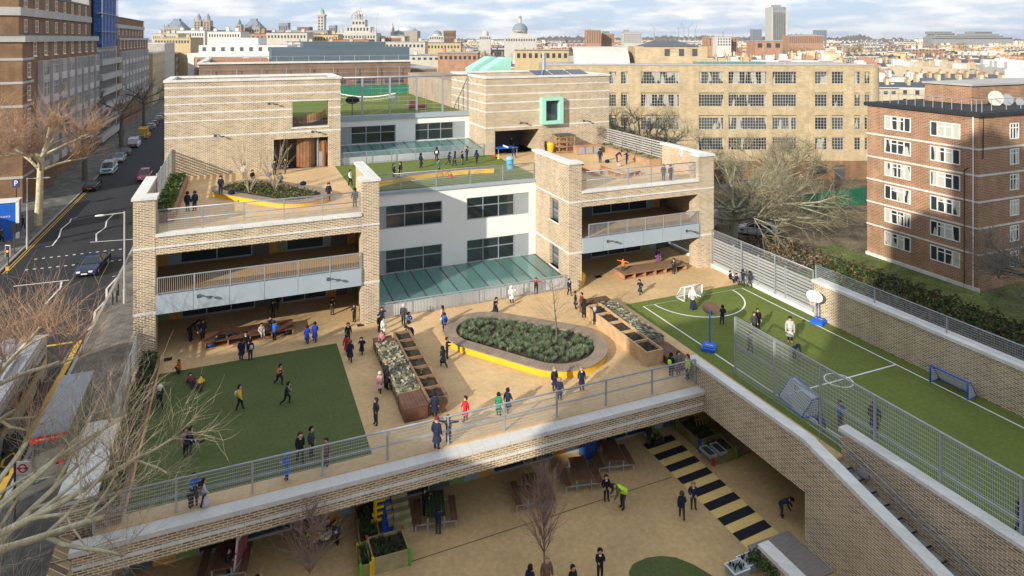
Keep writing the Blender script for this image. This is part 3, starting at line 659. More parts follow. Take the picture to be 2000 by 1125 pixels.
pl('stop_line','','',[(176,473),(262,467)],.2)
pl('give_way_line','','',[(26,559),(135,547)],.2)
mb = MB()
for k in range(12):
    a = at(70+k*15, 506-k*1.75, zr); mb.box(a.x-.13,a.y-.13,zr-.001,a.x+.13,a.y+.13,zr)
for k in range(13):
    a = at(52+k*15.2, 527-k*1.6, zr); mb.box(a.x-.13,a.y-.13,zr-.001,a.x+.13,a.y+.13,zr)
tag(mb.build('crossing_studs', RM), kind='structure')
for dx in (0, .28):
    mb = MB(); mb.box(-21.6+dx,79,zr-.001,-21.5+dx,118,zr); tag(mb.build('yellow_line', RY), kind='structure')
mb = MB(); mb.box(-11.5,22,zr-.001,-11.15,59,zr).box(-14.4,59,zr-.001,-11.15,59.3,zr).box(-14.5,22,zr-.001,-14.2,59,zr); tag(mb.build('bus_bay_line', RY), kind='structure')
mb = MB()
def stroke(cx, cy, pts, s, wd):
    line(mb, [(cx+p[0]*s, cy+p[1]*s*2.6) for p in pts], wd, zr)
GL = {'B':[[(0,0),(0,1),(.5,1),(.6,.8),(.5,.55),(0,.55)],[(.5,.55),(.65,.3),(.5,0),(0,0)]],'U':[[(0,1),(0,.2),(.3,0),(.6,.2),(.6,1)]],'S':[[(.6,.85),(.3,1),(0,.8),(.1,.55),(.5,.45),(.6,.2),(.3,0),(0,.15)]],'T':[[(0,1),(.6,1)],[(.3,1),(.3,0)]],'O':[[(.3,1),(0,.75),(0,.25),(.3,0),(.6,.25),(.6,.75),(.3,1)]],'P':[[(0,0),(0,1),(.5,1),(.6,.78),(.5,.5),(0,.5)]]}
for k, ch in enumerate('BUS'):
    for st_ in GL[ch]: stroke(-13.7+k*.85, 42, st_, 1.0, .14)
for k, ch in enumerate('STOP'):
    for st_ in GL[ch]: stroke(-13.8+k*.68, 38, st_, .85, .13)
tag(mb.build('bus_stop_lettering', RY), kind='structure')
# ================================================================ WINDOW PROTOTYPES (face -Y, origin at lower left corner)
def wproto(wd, h, nx, ny, frame, glass, t=.06, bar=.035, deep=.08, sill=None):
    f = MB(); f.box(0,-.03,0,wd,deep,t).box(0,-.03,h-t,wd,deep,h).box(0,-.03,t,t,deep,h-t).box(wd-t,-.03,t,wd,deep,h-t)
    for k in range(1, nx): x = wd*k/nx; f.box(x-bar/2,-.02,t,x+bar/2,deep,h-t)
    for k in range(1, ny): z = h*k/ny; f.box(t,-.015,z-bar/2,wd-t,deep,z+bar/2)
    if sill: f.box(-.1,-.14,-.12,wd+.1,deep,-.0)
    fm = f.build('window', frame); g = MB().quad((t/2,deep*.5,t/2),(wd-t/2,deep*.5,t/2),(wd-t/2,deep*.5,h-t/2),(t/2,deep*.5,h-t/2)).build('pane', glass, fm)
    COL.objects.unlink(fm); COL.objects.unlink(g); return fm, g
def wput(pr, parent, loc, rz=0, nm=None):
    f = pr[0].copy(); g = pr[1].copy(); COL.objects.link(f); COL.objects.link(g); f.parent = parent; g.parent = f
    f.location = Vector(loc) - wloc(parent); f.rotation_euler.z = rz; return f
# ---------------------------------------------------------------- mansion block on the left of the street
RB = brick('red_brown_brick', (.27,.135,.065), (.17,.08,.04), (.24,.18,.12), dirt=.25); RBD = brick('dark_red_brick', (.17,.075,.05), (.12,.055,.04), (.20,.16,.13))
CST = mat('grey_cast_stone', (.40,.385,.365), .85, .12, .4, fine=.06)
mn = thing('apartment_building', 'tall red brick apartment block with rows of white bay windows along the left street', 'apartment block', (-35,180,G0))
MX = -28.0
m = MB(); m.box(-60,111,G0,MX,163,19.4).box(-60,190,G0,MX,247,19.4).box(-60,114,19.4,-29.2,163,26.2).box(-60,190,19.4,-29.2,247,25.0).box(-60,118,26.2,-32,160,29.5)
P(m, 'wall', RB, mn)
m = MB()
for zz in (16.4,13.1,9.8,6.5,3.2,-.1): m.box(-60.1,110.9,zz,-27.94,116.4,zz+.35)
m.box(-60.2,110.7,19.0,-27.6,163,19.9).box(-60.2,113.7,22.8,-28.9,163,24.0).box(-60,190,19.0,-27.7,247.2,19.6).box(-60,190,22.2,-28.9,247.2,23.2)
P(m, 'stone_course', CST, mn)
P(MB().box(-60.2,110.6,19.9,-27.7,163,20.02).box(-60,113.8,26.2,-29.1,163,26.5).box(-60,190,25.0,-29.0,247,25.2), 'roof', mat('lead_roof', (.10,.115,.14), .6, .1, 1), mn)
tw = MB(); tw.box(-60,163,G0,-28.3,190,17.5).box(-60,166,17.5,-30,186,33)
P(tw, 'stair_tower', CST, mn)
for k in range(6):
    z = 13.6-k*3.3; P(MB().box(-28.3,164,z,-27.1,189,z+1.25), 'balcony', CST, mn); P(MB().box(-28.32,165,z+1.3,-28.22,188,z+3.0), 'window', DGREY, mn)
sc = thing('scaffold', 'blue netted scaffold up the side of the tall brick apartment block', 'scaffold', (-29,176,14))
P(MB().box(-29.4,167.5,17.7,-27.9,186.5,36), 'netting', mat('blue_netting', (.04,.105,.30), .8, .55, .9, fine=.5, stretch=(1,1,2.5)), sc)
p = MB()
for y in (167,171,175,179,183,187):
    p.tube((-27.7,y,13.4),(-27.7,y,37.4),.07)
for z in (17.5,21,25,29,33): p.tube((-27.7,166.5,z),(-27.7,187.5,z),.07).box(-28.6,166.5,z,-27.6,187.5,z+.07)
P(p, 'poles', METAL, sc)
CPAN = mat('cream_panel', (.46,.44,.43), .8, .12, .6, rnd=.12)
bay = MB(); bay.box(0,-.75,-1.15,3.6,0,.0,0).box(0,-.6,2.1,3.6,0,2.2,0)
for x in (0,.9,1.75,2.6,3.48): bay.box(x,-.72,0,x+.12,-.6,2.1,0)
bay.box(0,-.6,0,.1,0,2.1).box(3.5,-.6,0,3.6,0,2.1).box(.12,-.71,1.35,3.48,-.62,1.42)
bf = bay.build('bay_window', CPAN); bg_ = MB().box(.1,-.62,0,3.5,-.6,2.1).build('pane', GLSF, bf); COL.objects.unlink(bf); COL.objects.unlink(bg_); bayp = (bf, bg_)
wsm = wproto(1.5, 1.9, 2, 2, WPAINT, GLSF, t=.1, bar=.07); wtall = wproto(1.5, 2.1, 2, 3, WPAINT, GLSF, t=.1, bar=.07, sill=True)
for seg, (ya, n, st_) in enumerate(((118.5,8,5.6),(191.5,9,6.0))):
    for c_ in range(n):
        for r_ in range(5 if seg == 0 else 4): wput(bayp, mn, (MX, ya+c_*st_, 13.9-r_*3.3), R(90))
for seg, (ya, n, st_) in enumerate(((115.5,8,5.9),(191.5,9,6.0))):
    for c_ in range(n):
        wput(wtall, mn, (MX, ya+c_*st_+.8, 16.9), R(90)); wput(wsm, mn, (-29.2, ya+c_*st_+1, 20.4), R(90)); 
        if seg == 0: wput(wsm, mn, (-29.2, ya+c_*st_+1, 24.1), R(90))
for r_ in range(4): wput(wtall, mn, (MX, 113.4, 13.9-r_*3.3), R(90))
P(MB().tube((-31.5,110.7,G0),(-31.5,110.7,22.6),.14), 'drainpipe', WPAINT, mn)
for k in range(14): 
    if k % 2 == 0: P(MB().box(-40,120+k*3,29.5,-36,121.5+k*3,30.6), 'roof_plant', CST, mn)
P(MB().path([(-30,116,26.4),(-30,116,27.6),(-30,160,27.6)],.05,5), 'roof_rail', METAL, mn)
# buildings further along the street
def simple_block(name, label, cat, x0, y0, x1, y1, z1, wall, roof, rows, face='R', pitch=3.4, wp=None, group=None, band=None, zb=G0, parapet=.6):
    t = thing(name, label, cat, ((x0+x1)/2,(y0+y1)/2,zb), group=group)
    P(MB().box(x0,y0,zb,x1,y1,z1), 'wall', wall, t); P(MB().box(x0+.3,y0+.3,z1,x1-.3,y1-.3,z1+.15), 'roof', roof, t)
    P(MB().box(x0-.12,y0-.12,z1-.35,x1+.12,y0,z1+parapet*.3).box(x0-.12,y0,z1-.35,x0,y1,z1+parapet*.3).box(x1,y0,z1-.35,x1+.12,y1,z1+parapet*.3), 'cornice', band or STONE, t)
    hh = (z1-1.2-zb)/rows
    for r_ in range(rows):
        z = zb+1.0+r_*hh
        if 'F' in face:
            n = int((x1-x0)/pitch)
            for k in range(n): wput(wp, t, (x0+(k+.5)*(x1-x0)/n-.6, y0, z))
        if 'R' in face:
            n = int((y1-y0)/pitch)
            for k in range(n): wput(wp, t, (x1, y0+(k+.5)*(y1-y0)/n-.6, z), R(90))
        if 'L' in face:
            n = int((y1-y0)/pitch)
            for k in range(n): wput(wp, t, (x0, y0+(k+.5)*(y1-y0)/n+.6, z), R(-90))
    return t
YB = brick('yellow_stock_brick', (.56,.42,.21), (.42,.31,.16), (.50,.42,.28), dirt=.12, bias=-.1); CRM = mat('cream_stucco', (.47,.44,.38), .85, .1, .3); ORB = brick('orange_brick', (.42,.19,.10), (.33,.15,.08), (.42,.33,.26)); SLT = mat('slate_roof', (.10,.11,.13), .7, .2, 1.5, rnd=.25); WST = mat('white_stucco', (.60,.58,.54), .85, .08, .3, rnd=.08)
RFG = mat('flat_roof_grey', (.33,.33,.32), .9, .2, .3)
w12 = wproto(1.2, 1.8, 1, 2, WPAINT, GLSF, t=.1, bar=.07)
simple_block('corner_block', 'yellow and red brick corner block beyond the tall apartments on the shaded street', 'building', -50,256,-27.5,296,14.5, YB, RFG, 5, 'FR', 3.6, w12)
simple_block('street_block', 'cream building behind the yellow brick corner block', 'building', -52,300,-28,345,17.5, CRM, RFG, 6, 'FR', 3.6, w12)
simple_block('street_block', 'dark red brick building at the far end of the left street', 'building', -52,350,-28,400,12.5, RB, SLT, 4, 'R', 4.2, w12)
v = far(455, 250, 0)
t = thing('mansion_block', 'white banded red brick mansion block with stepped white penthouses', 'apartment block', (v.x,v.y,G0))
def lbox(mb, x0, x1, y0, y1, z0, z1, m=0): mb.box(x0,y0,z0,x1,y1,z1,m)
m = MB(); m.box(-17,0,0,22,14,17.0); P(m, 'wall', ORB, None).parent = t
m = MB(); m.box(-17.3,-.3,16,22.3,14.3,17.6).box(-14,2,17.6,20,14,20.6).box(-4,4,20.6,8,13,23.5); 
for x in (-17,-9.5,4,13): m.box(x-.1,-.25,0,x+2.2,0,16)
for z in (4,8,12): m.box(-17.2,-.15,z,22.2,0,z+.7)
P(m, 'stucco_bands', WST, None).parent = t
m = MB()
for k in range(9): m.box(-12.6+k*3.6,1.9,18.3,-11.2+k*3.6,1.99,19.9)
for k in range(10):
    for z in (1.6,5.3,9.3,13.2): m.box(-13.6+k*3.5,-.08,z,-12.4+k*3.5,-.01,z+2)
P(m, 'window_rows', DGREY, None).parent = t
t.rotation_euler.z = -YAW
# long brick building behind the rooftop court
rb = thing('rear_building', 'long brown brick building with flat roof behind the rooftop court', 'building', (10,110,G0))
P(MB().box(-5.0,97.3,G0,23.9,104,16.0).box(-5.0,104,G0,30,132,14.5), 'wall', brick('brown_brick', (.26,.15,.10), (.19,.11,.08), (.28,.22,.18)), rb)
P(MB().box(-5.2,97.1,16.0,24.2,97.7,16.25).box(-5.2,97.7,16.0,-4.6,104,16.25).box(-5.2,104,14.5,-4.4,132,16.2), 'coping', STONE, rb)
P(MB().box(-4.6,97.7,15.6,24,104,15.8).box(-4.4,104,14.5,30,132,14.7), 'roof', RFG, rb)
P(MB().box(4.9,114,14.7,27.8,124,18.0).box(10,116,18.0,24,122,18.9), 'roof_enclosure', mat('blue_grey_sheeting', (.10,.135,.16), .5, .12, .5, stretch=(.3,.3,4)), rb)
P(MB().box(-4.2,118,14.7,4.6,126,16.0), 'roof_enclosure', mat('terracotta_roof', (.42,.20,.13), .8, .15, 1), rb)
for k in range(6): P(MB().box(-1+k*4.2,97.22,12.9,1.6+k*4.2,97.3,13.5), 'window', DGREY, rb)
m = MB()
for k in range(14): m.tube((-4+k*2.3,104.2,14.7),(-4+k*2.3,104.2,16.9),.035,n=4)
m.tube((-4,104.2,16.8),(28,104.2,16.8),.035,n=4); P(m, 'roof_rail', METAL, rb)
m = MB()
for k in range(9):
    x = -3.5+k*3.2; m.tube((x,96.9,11.3),(x,96.9,15.3),.05,n=5)
for z in (12.9,13.8,14.6,15.3): m.tube((-5,96.9,z),(23.5,96.9,z),.02,n=4)
ft = thing('court_fence', 'thin steel mesh fence in front of the brown brick building', 'fence', (-5,96.9,11.3)); P(m, 'fence_wires', METAL, ft)
# ---------------------------------------------------------------- long yellow brick office building
DB = 108.0
yb = thing('office_building', 'long yellow stock brick building with big white gridded windows', 'office building', tuple(far(1450,DB,G0)))
def lat(px, d=DB): return (px-1000)/FOC*d
def zz(py, d=DB): return CAMZ-(py-HOR)/FOC*d
Fv = Vector((SY, CY, 0)); Rv = Vector((CY, -SY, 0)); O0 = Fv*DB
def yp(l, off, z): return O0 + Rv*l + Fv*off + Vector((0,0,z))
def ybox(mb, l0, l1, o0, o1, z0, z1, m=0): mb.obox(yp(l0,o0,z0), Rv*(l1-l0), Fv*(o1-o0), (0,0,z1-z0), m)
YBR = brick('yellow_office_brick', (.52,.40,.235), (.40,.30,.18), (.47,.40,.29), us=1/(CY-SY)*.75, dirt=.16, bias=-.1, bw=.5, rh=.17, msz=.022)
topz = zz(128); L0_, L1_ = lat(1060), lat(1706); gz = zz(314)
colsx = [(1190,1204),(1213,1227),(1252,1327),(1365,1414),(1423,1498),(1509,1556),(1592,1616),(1625,1648),(1669,1681),(1689,1700)]
OFW = mat('office_frame_paint', (.46,.45,.42), .6, .1, 2)
GLSY = glassy('office_glass', (.05,.055,.06), .08, .7, light=(.42,.40,.34), lp=.16)
rowsz = [(140,164),(181,208),(225,253),(268,293)]
m = MB()
ybox(m, L0_, L1_, .25, 15, G0, topz)
zc = [topz] + [q for a, b_ in rowsz for q in (zz(a), zz(b_))] + [gz]
for k in range(0, len(zc), 2): ybox(m, L0_, L1_, 0, .25, zc[k+1], zc[k])
for a, b_ in rowsz:
    prev = L0_
    for (p0, p1) in colsx: ybox(m, prev, lat(p0), 0, .25, zz(b_), zz(a)); prev = lat(p1)
    ybox(m, prev, L1_, 0, .25, zz(b_), zz(a))
P(m, 'wall', YBR, yb)
cu_ = MB(); n = 9
for k in range(n):
    a0, a1 = math.pi/2*k/n, math.pi/2*(k+1)/n; r_ = 1.6
    p0 = yp(L1_+r_*math.sin(a0), r_*(1-math.cos(a0)), 0); p1 = yp(L1_+r_*math.sin(a1), r_*(1-math.cos(a1)), 0)
    cu_.quad((p0.x,p0.y,gz),(p1.x,p1.y,gz),(p1.x,p1.y,topz-.35),(p0.x,p0.y,topz-.35))
P(cu_, 'rounded_corner', YBR, yb)
m = MB(); ybox(m, L0_, L1_+1, .05, .24, G0, gz); P(m, 'ground_floor_wall', RB, yb)
m = MB(); ybox(m, L0_, L1_, -.12, .4, topz, topz+.2); ybox(m, L0_+.4, L1_, .4, 15, topz, topz+.1); P(m, 'parapet', CST, yb)
for (p0, p1) in colsx:
    nx = max(2, round((p1-p0)/5.4)); pr = wproto(lat(p1)-lat(p0), zz(140)-zz(164), nx, 4, OFW, GLSY, t=.07, bar=.04, sill=True)
    for a, b_ in rowsz:
        wput(pr, yb, yp(lat(p0), .16, zz(b_)), -YAW)
for px in (1215,1300,1386,1440,1530,1605,1640):
    m = MB(); ybox(m, lat(px)-.8, lat(px)+.8, -.04, .04, G0+1.0 if px % 2 else G0, zz(322)); P(m, 'ground_floor_door', DGREY, yb)
m = MB(); ybox(m, lat(1258), lat(1410), 8, 15, topz, zz(92)); P(m, 'roof_house', YBR, yb)
m = MB(); a, b_, c_, d_ = [yp(l, o, zz(92)) for l, o in ((lat(1275),7.8),(lat(1392),7.8),(lat(1392),15),(lat(1275),15))]; e, f = yp(lat(1306),11.5,zz(79)), yp(lat(1352),11.5,zz(79))
m.quad(a,b_,f,e).quad(c_,d_,e,f).tri(b_,c_,f).tri(d_,a,e); P(m, 'hipped_roof', SLT, yb)
for px in (1320,1350,1378): m = MB(); ybox(m, lat(px), lat(px)+.9, 7.94, 8, zz(112), zz(97)); P(m, 'roof_house_window', DGREY, yb)
m = MB()
for k in range(8):
    a0, a1 = math.pi*k/8, math.pi*(k+1)/8
    g = lambda a, l: yp(l, 12-6*math.cos(a), topz+3.0*math.sin(a))
    m.quad(g(a0,lat(1128)), g(a0,lat(1243)), g(a1,lat(1243)), g(a1,lat(1128)))
P(m, 'barrel_roof', mat('cream_sheet_roof', (.55,.52,.46), .6, .15, .6, stretch=(4,.4,.4)), yb)
m = MB(); ybox(m, lat(1366), lat(1500), 1, 4, topz+.1, topz+.6); P(m, 'rooflight', GLSG, yb)
m = MB(); 
for k in range(24): q = yp(lat(1366)+k*1.2, .9, topz); m.tube(q, q+Vector((0,0,1.0)), .03, n=4)
m.tube(yp(lat(1366),.9,topz+1), yp(lat(1366)+27.6,.9,topz+1), .03, n=4); P(m, 'roof_rail', METAL, yb)
# ---------------------------------------------------------------- red brick flats on the right
rf = thing('flats', 'red brick block of flats with white casement windows and pale bands on the right', 'apartment block', (70,45,G0))
RBR = brick('flats_brick', (.355,.18,.105), (.24,.115,.07), (.46,.34,.23), bw=.45, rh=.15, msz=.022, dirt=.2)
FX, FYY, FT = 62.5, 39.0, 12.3
P(MB().box(FX,FYY,G0,96,50.5,FT), 'wall', RBR, rf)
P(MB().box(FX-.25,FYY-.25,FT,96,50.75,FT+.35).box(FX+.3,FYY+.3,FT+.35,95.5,50.2,FT+.42), 'roof', mat('black_roof_felt', (.03,.032,.036), .8, .2, 1), rf)
P(MB().box(FX+7,FYY+5,FT+.35,90,49,FT+2.3), 'roof_house', RBR, rf); P(MB().box(FX+6.8,FYY+4.8,FT+2.3,90.2,49.2,FT+2.5), 'roof_house_top', CST, rf)
m = MB(); hz = (FT-.3-G0)/6
for k in range(1, 6): z = FT-1.0-k*2.42+.35; m.box(FX-.05,FYY-.05,z,FX,50.55,z+.16).box(FX,FYY-.05,z,96,FYY,z+.16)
m.box(FX-.15,FYY-.15,G0,FX,50.6,G0+.35); P(m, 'pale_band', STONE, rf)
def casement(wd, h, n):
    f = MB(); t = .09; f.box(0,-.05,0,wd,.06,t).box(0,-.05,h-t,wd,.06,h).box(0,-.05,t,t,.06,h-t).box(wd-t,-.05,t,wd,.06,h-t)
    for k in range(1, n): f.box(wd*k/n-.06,-.045,t,wd*k/n+.06,.06,h-t)
    for k in range(n):
        if 0 < k < n-1 or n < 4: f.box(wd*k/n+.08,-.04,h*.68,wd*(k+1)/n-.08,.05,h*.68+.09)
    fm = f.build('window', WPAINT); g = MB().quad((.05,-.01,.05),(wd-.05,-.01,.05),(wd-.05,-.01,h-.05),(.05,-.01,h-.05)).build('pane', GLSF, fm)
    COL.objects.unlink(fm); COL.objects.unlink(g); return fm, g
cl, cs = casement(2.9, 1.45, 4), casement(1.35, 1.5, 3)
ys = [onX(1780,270,FX).y, onX(1875,290,FX).y]
zt = [onX(1755,y,FX).z for y in (248,298,348,396,446,494)]
for k in range(6):
    z = 10.95-.95-k*2.42
    wput(cl, rf, (FX, onX(1728,250,FX).y, z), R(-90)); wput(cl, rf, (FX, onX(1817,250,FX).y, z), R(-90))
    wput(cs, rf, (onY(1972,250,FYY).x, FYY, z)); wput(cs, rf, (onY(1972,250,FYY).x+6, FYY, z))
P(MB().tube((FX-.1,FYY+.4,G0),(FX-.1,FYY+.4,FT),.06), 'drainpipe', WPAINT, rf)
P(MB().path([(FX+.6,FYY-.1,FT),(FX+.5,FYY-.1,8.5),(FX-.12,FYY+1.2,7.2),(FX-.12,FYY+1.2,G0)],.04,5), 'cable', BLK, rf)
m = MB()
for k in range(13): m.tube((FX+.5,FYY+k*.92,FT+.4),(FX+.5,FYY+k*.92,FT+1.5),.035,n=5)
for k in range(12): m.tube((FX+.5+k*2.2,FYY+.5,FT+.4),(FX+.5+k*2.2,FYY+.5,FT+1.5),.035,n=5)
m.tube((FX+.5,FYY+.5,FT+1.5),(FX+.5,50,FT+1.5),.035).tube((FX+.5,FYY+.5,FT+1.5),(92,FYY+.5,FT+1.5),.035); P(m, 'roof_rail', METAL, rf)
for k, (px, py, r_) in enumerate(((1945,192,.78),(1968,195,.6),(1992,199,.42))):
    v = onY(px, py, FYY+3.5-k*.4); t = thing('satellite_dish', ['large cream satellite dish on the roof of the red brick flats','middle sized grey satellite dish next to the large cream one','smallest satellite dish near the right edge of the flats roof'][k], 'satellite dish', (v.x,v.y,FT+.4))
    m = MB(); prof = [(r_*q, -.35*r_*(1-q*q)) for q in (.02,.3,.55,.8,1)]; m.lathe(prof, n=20)
    o = m.build('dish', [mat('cream_dish', (.52,.50,.44), .6, .1, 2), METAL][min(k,1)]); o.parent = t; o.location = (0,0,v.z-FT-.4); o.rotation_euler = (R(80),0,R(-25)); o.data.materials[0].use_backface_culling = False
    P(MB().tube((v.x,v.y+.3,FT+.4),(v.x,v.y+.3,v.z),.06).tube((v.x,v.y+.3,v.z),(v.x-.2,v.y-.9*r_,v.z-.3),.03), 'mast', METAL, t)
# ---------------------------------------------------------------- neighbours out of the frame that shade the playground (across the left street)
simple_block('apartment_building', 'lower brick apartment row across the street outside the left of the frame', 'apartment block', -40,0.12,-29,21.5,17.6, RB, RFG, 6, 'R', 5, wsm)
simple_block('apartment_building', 'middle height brick apartment block across the street behind the viewer', 'apartment block', -34.5,-11.5,-29,0.1,28.5, RB, RFG, 9, 'R', 5, wsm)
simple_block('apartment_building', 'tall brick apartment block across the street behind the viewer', 'apartment block', -35,-17.9,-29,-11.6,45.5, RB, RFG, 13, 'R', 4, wsm)
simple_block('apartment_building', 'tallest brick apartment block across the street behind the viewer', 'apartment block', -35,-60,-29,-18.0,55, RB, RFG, 16, 'R', 6, wsm)
# ================================================================ TREES
BARKP = mat('lightened_plane_bark', (.52,.46,.31), .9, .35, 3, bump=.6, fine=.25); BARKG = mat('garden_bark', (.27,.25,.165), .9, .35, 3, bump=.6, fine=.25); BARKD = mat('dark_bark', (.13,.115,.09), .95, .3, 3, bump=.5)  # cream plane bark, lightened to stand in for sunlight on the near limbs
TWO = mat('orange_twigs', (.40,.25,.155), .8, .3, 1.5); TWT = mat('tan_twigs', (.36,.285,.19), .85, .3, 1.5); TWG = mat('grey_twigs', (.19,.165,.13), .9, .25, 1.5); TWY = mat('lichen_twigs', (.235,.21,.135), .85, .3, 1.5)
def limb(mb, p, d, ln, r0, r1, rng, seg=4, jit=.18, grav=0.0, n=6):
    """one wandering tapered limb; returns its points and directions"""
    pts = [(p.copy(), d.copy())]
    for k in range(seg):
        d = (d + Vector((rng.uniform(-1,1), rng.uniform(-1,1), rng.uniform(-.7,.7)+grav))*jit).normalized()
        q = p + d*ln/seg; mb.tube(p, q, r0+(r1-r0)*k/seg, r0+(r1-r0)*(k+1)/seg, n, caps=False); p = q; pts.append((p.copy(), d.copy()))
    return pts
def rdir(rng, d, sp):
    v = Vector((rng.gauss(0,1), rng.gauss(0,1), rng.gauss(0,1))).normalized(); return (d + v*sp).normalized()
def twigs(mb, p, d, ln, r, rng, depth, jit=.25, grav=.1, nsub=3, sp=.6):
    pts = limb(mb, p, d, ln, r, r*.35, rng, 4 if depth else 3, jit, grav, 3 if r < .025 else 4)
    if depth:
        for k in range(nsub):
            q, dd = pts[rng.randint(1, len(pts)-1)]; twigs(mb, q, rdir(rng, dd, sp), ln*rng.uniform(.35,.65), r*.55, rng, depth-1, jit, grav, nsub, sp)
def street_tree(name, label, loc, trunk, tr, limbs, llen, rise, shoots, slen, seed, wood, twig, knobs=2, lean=(0,0), sr=.022, group=None, updraft=.9, nsub=3, azr=(0,360)):
    """pollarded plane: trunk, wandering limbs ending in knuckles, a burst of long shoots on each"""
    rng = random.Random(seed); t = thing(name, label, 'tree', loc, group=group); base = Vector(loc)
    w_ = MB(); tw = MB(); pts = limb(w_, base, Vector((lean[0],lean[1],1)).normalized(), trunk, tr, tr*.75, rng, 5, .05, 0, 9)
    top, _ = pts[-1]; ends = []
    for k in range(limbs):
        a = R(azr[0] + (azr[1]-azr[0])*(k+rng.uniform(-.3,.3))/limbs); d = Vector((math.cos(a), math.sin(a), rise*rng.uniform(.6,1.4))).normalized()
        st_ = top if k % 3 else pts[-2][0]
        lp = limb(w_, st_, d, llen*rng.uniform(.75,1.15), tr*.45, tr*.2, rng, 6, .16, .06, 7)
        ends.append(lp[-1])
        for j in range(knobs):
            q, dd = lp[rng.randint(2,5)]; l2 = limb(w_, q, rdir(rng, dd, .8), llen*rng.uniform(.3,.5), tr*.22, tr*.11, rng, 4, .2, .12, 5); ends.append(l2[-1])
            if rng.random() < .6: q, dd = l2[2]; l3 = limb(w_, q, rdir(rng, dd, .9), llen*.22, tr*.13, tr*.08, rng, 3, .2, .15, 5); ends.append(l3[-1])
    P(w_, 'trunk', wood, t, True)
    for q, dd in ends:
        tw.ell(q, (tr*.22,)*3, 6, 4)
        for k in range(shoots):
            d = rdir(rng, (dd*.6 + Vector((0,0,updraft))).normalized(), .95)
            twigs(tw, q + d*tr*.15, d, slen*rng.uniform(.4,1.15), sr*rng.uniform(.7,1.2), rng, 1, .24, .12, nsub, .75)
    P(tw, 'crown', twig, t); return t
street_tree('plane_tree', 'big foreground plane tree with cream mottled limbs reaching over the corner of the bridge', (-9.6,27.0,G0), 6.0, .36, 8, 6.4, .30, 14, 1.9, 31, BARKP, TWT, 3, lean=(.05,0), azr=(-50,150), sr=.0095, nsub=5)
street_tree('plane_tree', 'foreground plane tree with dense upright orange twigs above the bus lane', (-11.6,38.0,G0), 6.2, .34, 10, 4.4, .42, 21, 2.7, 12, BARKP, TWO, 2, updraft=1.5, sr=.0135, azr=(-150,210), nsub=3)
street_tree('plane_tree', 'sunlit plane tree with orange brown twigs on the far pavement beside the blue hoarding', (-23.0,97.5,G0), 8.5, .45, 8, 6.0, .5, 14, 3.6, 5, BARKP, TWO, 2, updraft=1.3, sr=.035)
street_tree('plane_tree', 'sunlit plane tree in front of the tall apartments at the left edge of the picture', (-29.5,84.0,G0), 9.5, .45, 9, 6.5, .5, 18, 3.6, 8, BARKP, TWO, 3, updraft=1.2, sr=.032)
for i, (px, py, s, lb) in enumerate(((155,355,1,'shaded bare plane tree nearest the parked black car'),(206,290,.95,'shaded bare plane tree beside the parked cars, second along the kerb'),(262,248,.9,'shaded bare plane tree far along the left kerb, last before the street narrows'))):
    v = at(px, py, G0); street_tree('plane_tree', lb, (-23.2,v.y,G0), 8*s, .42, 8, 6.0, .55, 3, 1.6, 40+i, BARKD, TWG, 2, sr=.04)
# spreading trees in the right-hand garden
v = at(1590,505,G0)
t = street_tree('plane_tree', 'wide spreading bare tree with lichened limbs in the garden behind the pitch fence', (50,57,G0), 4.2, .42, 13, 9.5, .34, 11, 2.3, 77, BARKG, TWY, 4, updraft=.25, sr=.026)
street_tree('plane_tree', 'bare tree with pale trunk before the yellow office building', (52,78,G0), 7.0, .35, 11, 7.5, .6, 11, 2.3, 78, BARKG, TWY, 3, updraft=.3, sr=.028)
street_tree('plane_tree', 'twiggy bare tree in the garden left of the red brick flats', (57,64,G0), 3.6, .3, 9, 5.5, .4, 10, 2.0, 79, BARKG, TWY, 3, updraft=.2, sr=.026)
street_tree('plane_tree', 'bare twiggy tree beside the green netting left of the flats', (70,70,G0), 4.5, .3, 10, 6.0, .5, 11, 2.2, 83, BARKG, TWY, 3, updraft=.4, sr=.028)
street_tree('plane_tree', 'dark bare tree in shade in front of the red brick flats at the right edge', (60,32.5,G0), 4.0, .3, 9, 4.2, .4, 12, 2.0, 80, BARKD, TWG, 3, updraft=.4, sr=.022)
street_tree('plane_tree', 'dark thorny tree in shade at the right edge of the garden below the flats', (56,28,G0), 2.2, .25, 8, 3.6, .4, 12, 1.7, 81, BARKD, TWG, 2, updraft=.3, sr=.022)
def small_tree(name, label, loc, h, spread, seed, wood, twig, n=34, r=.05, droop=.35, grp=None, sr=.012):
    rng = random.Random(seed); t = thing(name, label, 'tree', loc, group=grp); w_ = MB(); tw = MB(); b = Vector(loc)
    pts = limb(w_, b, Vector((0,0,1)), h*.9, r, r*.25, rng, 8, .04, 0, 6)
    for k in range(n):
        q, _ = pts[rng.randint(2,8)]; u = (q.z-b.z)/h; a = rng.uniform(0,6.28); d = Vector((math.cos(a), math.sin(a), droop+rng.uniform(0,.6))).normalized()
        twigs(tw, q, d, spread*(1.25-u)*rng.uniform(.6,1.1), sr, rng, 2, .14, .12, 3, .5)
    P(w_, 'trunk', wood, t, True); P(tw, 'crown', twig, t); return t
v = at(1087,668,.4); small_tree('sapling', 'slender bare tree growing out of the oval lavender bed', (v.x,v.y,.35), 4.3, 2.0, 3, BARKD, TWG, 26, .06, .3)
v = at(1052,1108,-3.7); small_tree('birch_tree', 'tall slim bare birch with reddish twigs in the lower courtyard', (v.x,v.y-.6,-3.7), 4.9, 1.9, 4, mat('birch_bark',(.24,.21,.18),.8,.5,5), mat('red_grey_twigs',(.25,.165,.14),.85,.25,2), 120, .055, 1.9, sr=.015)
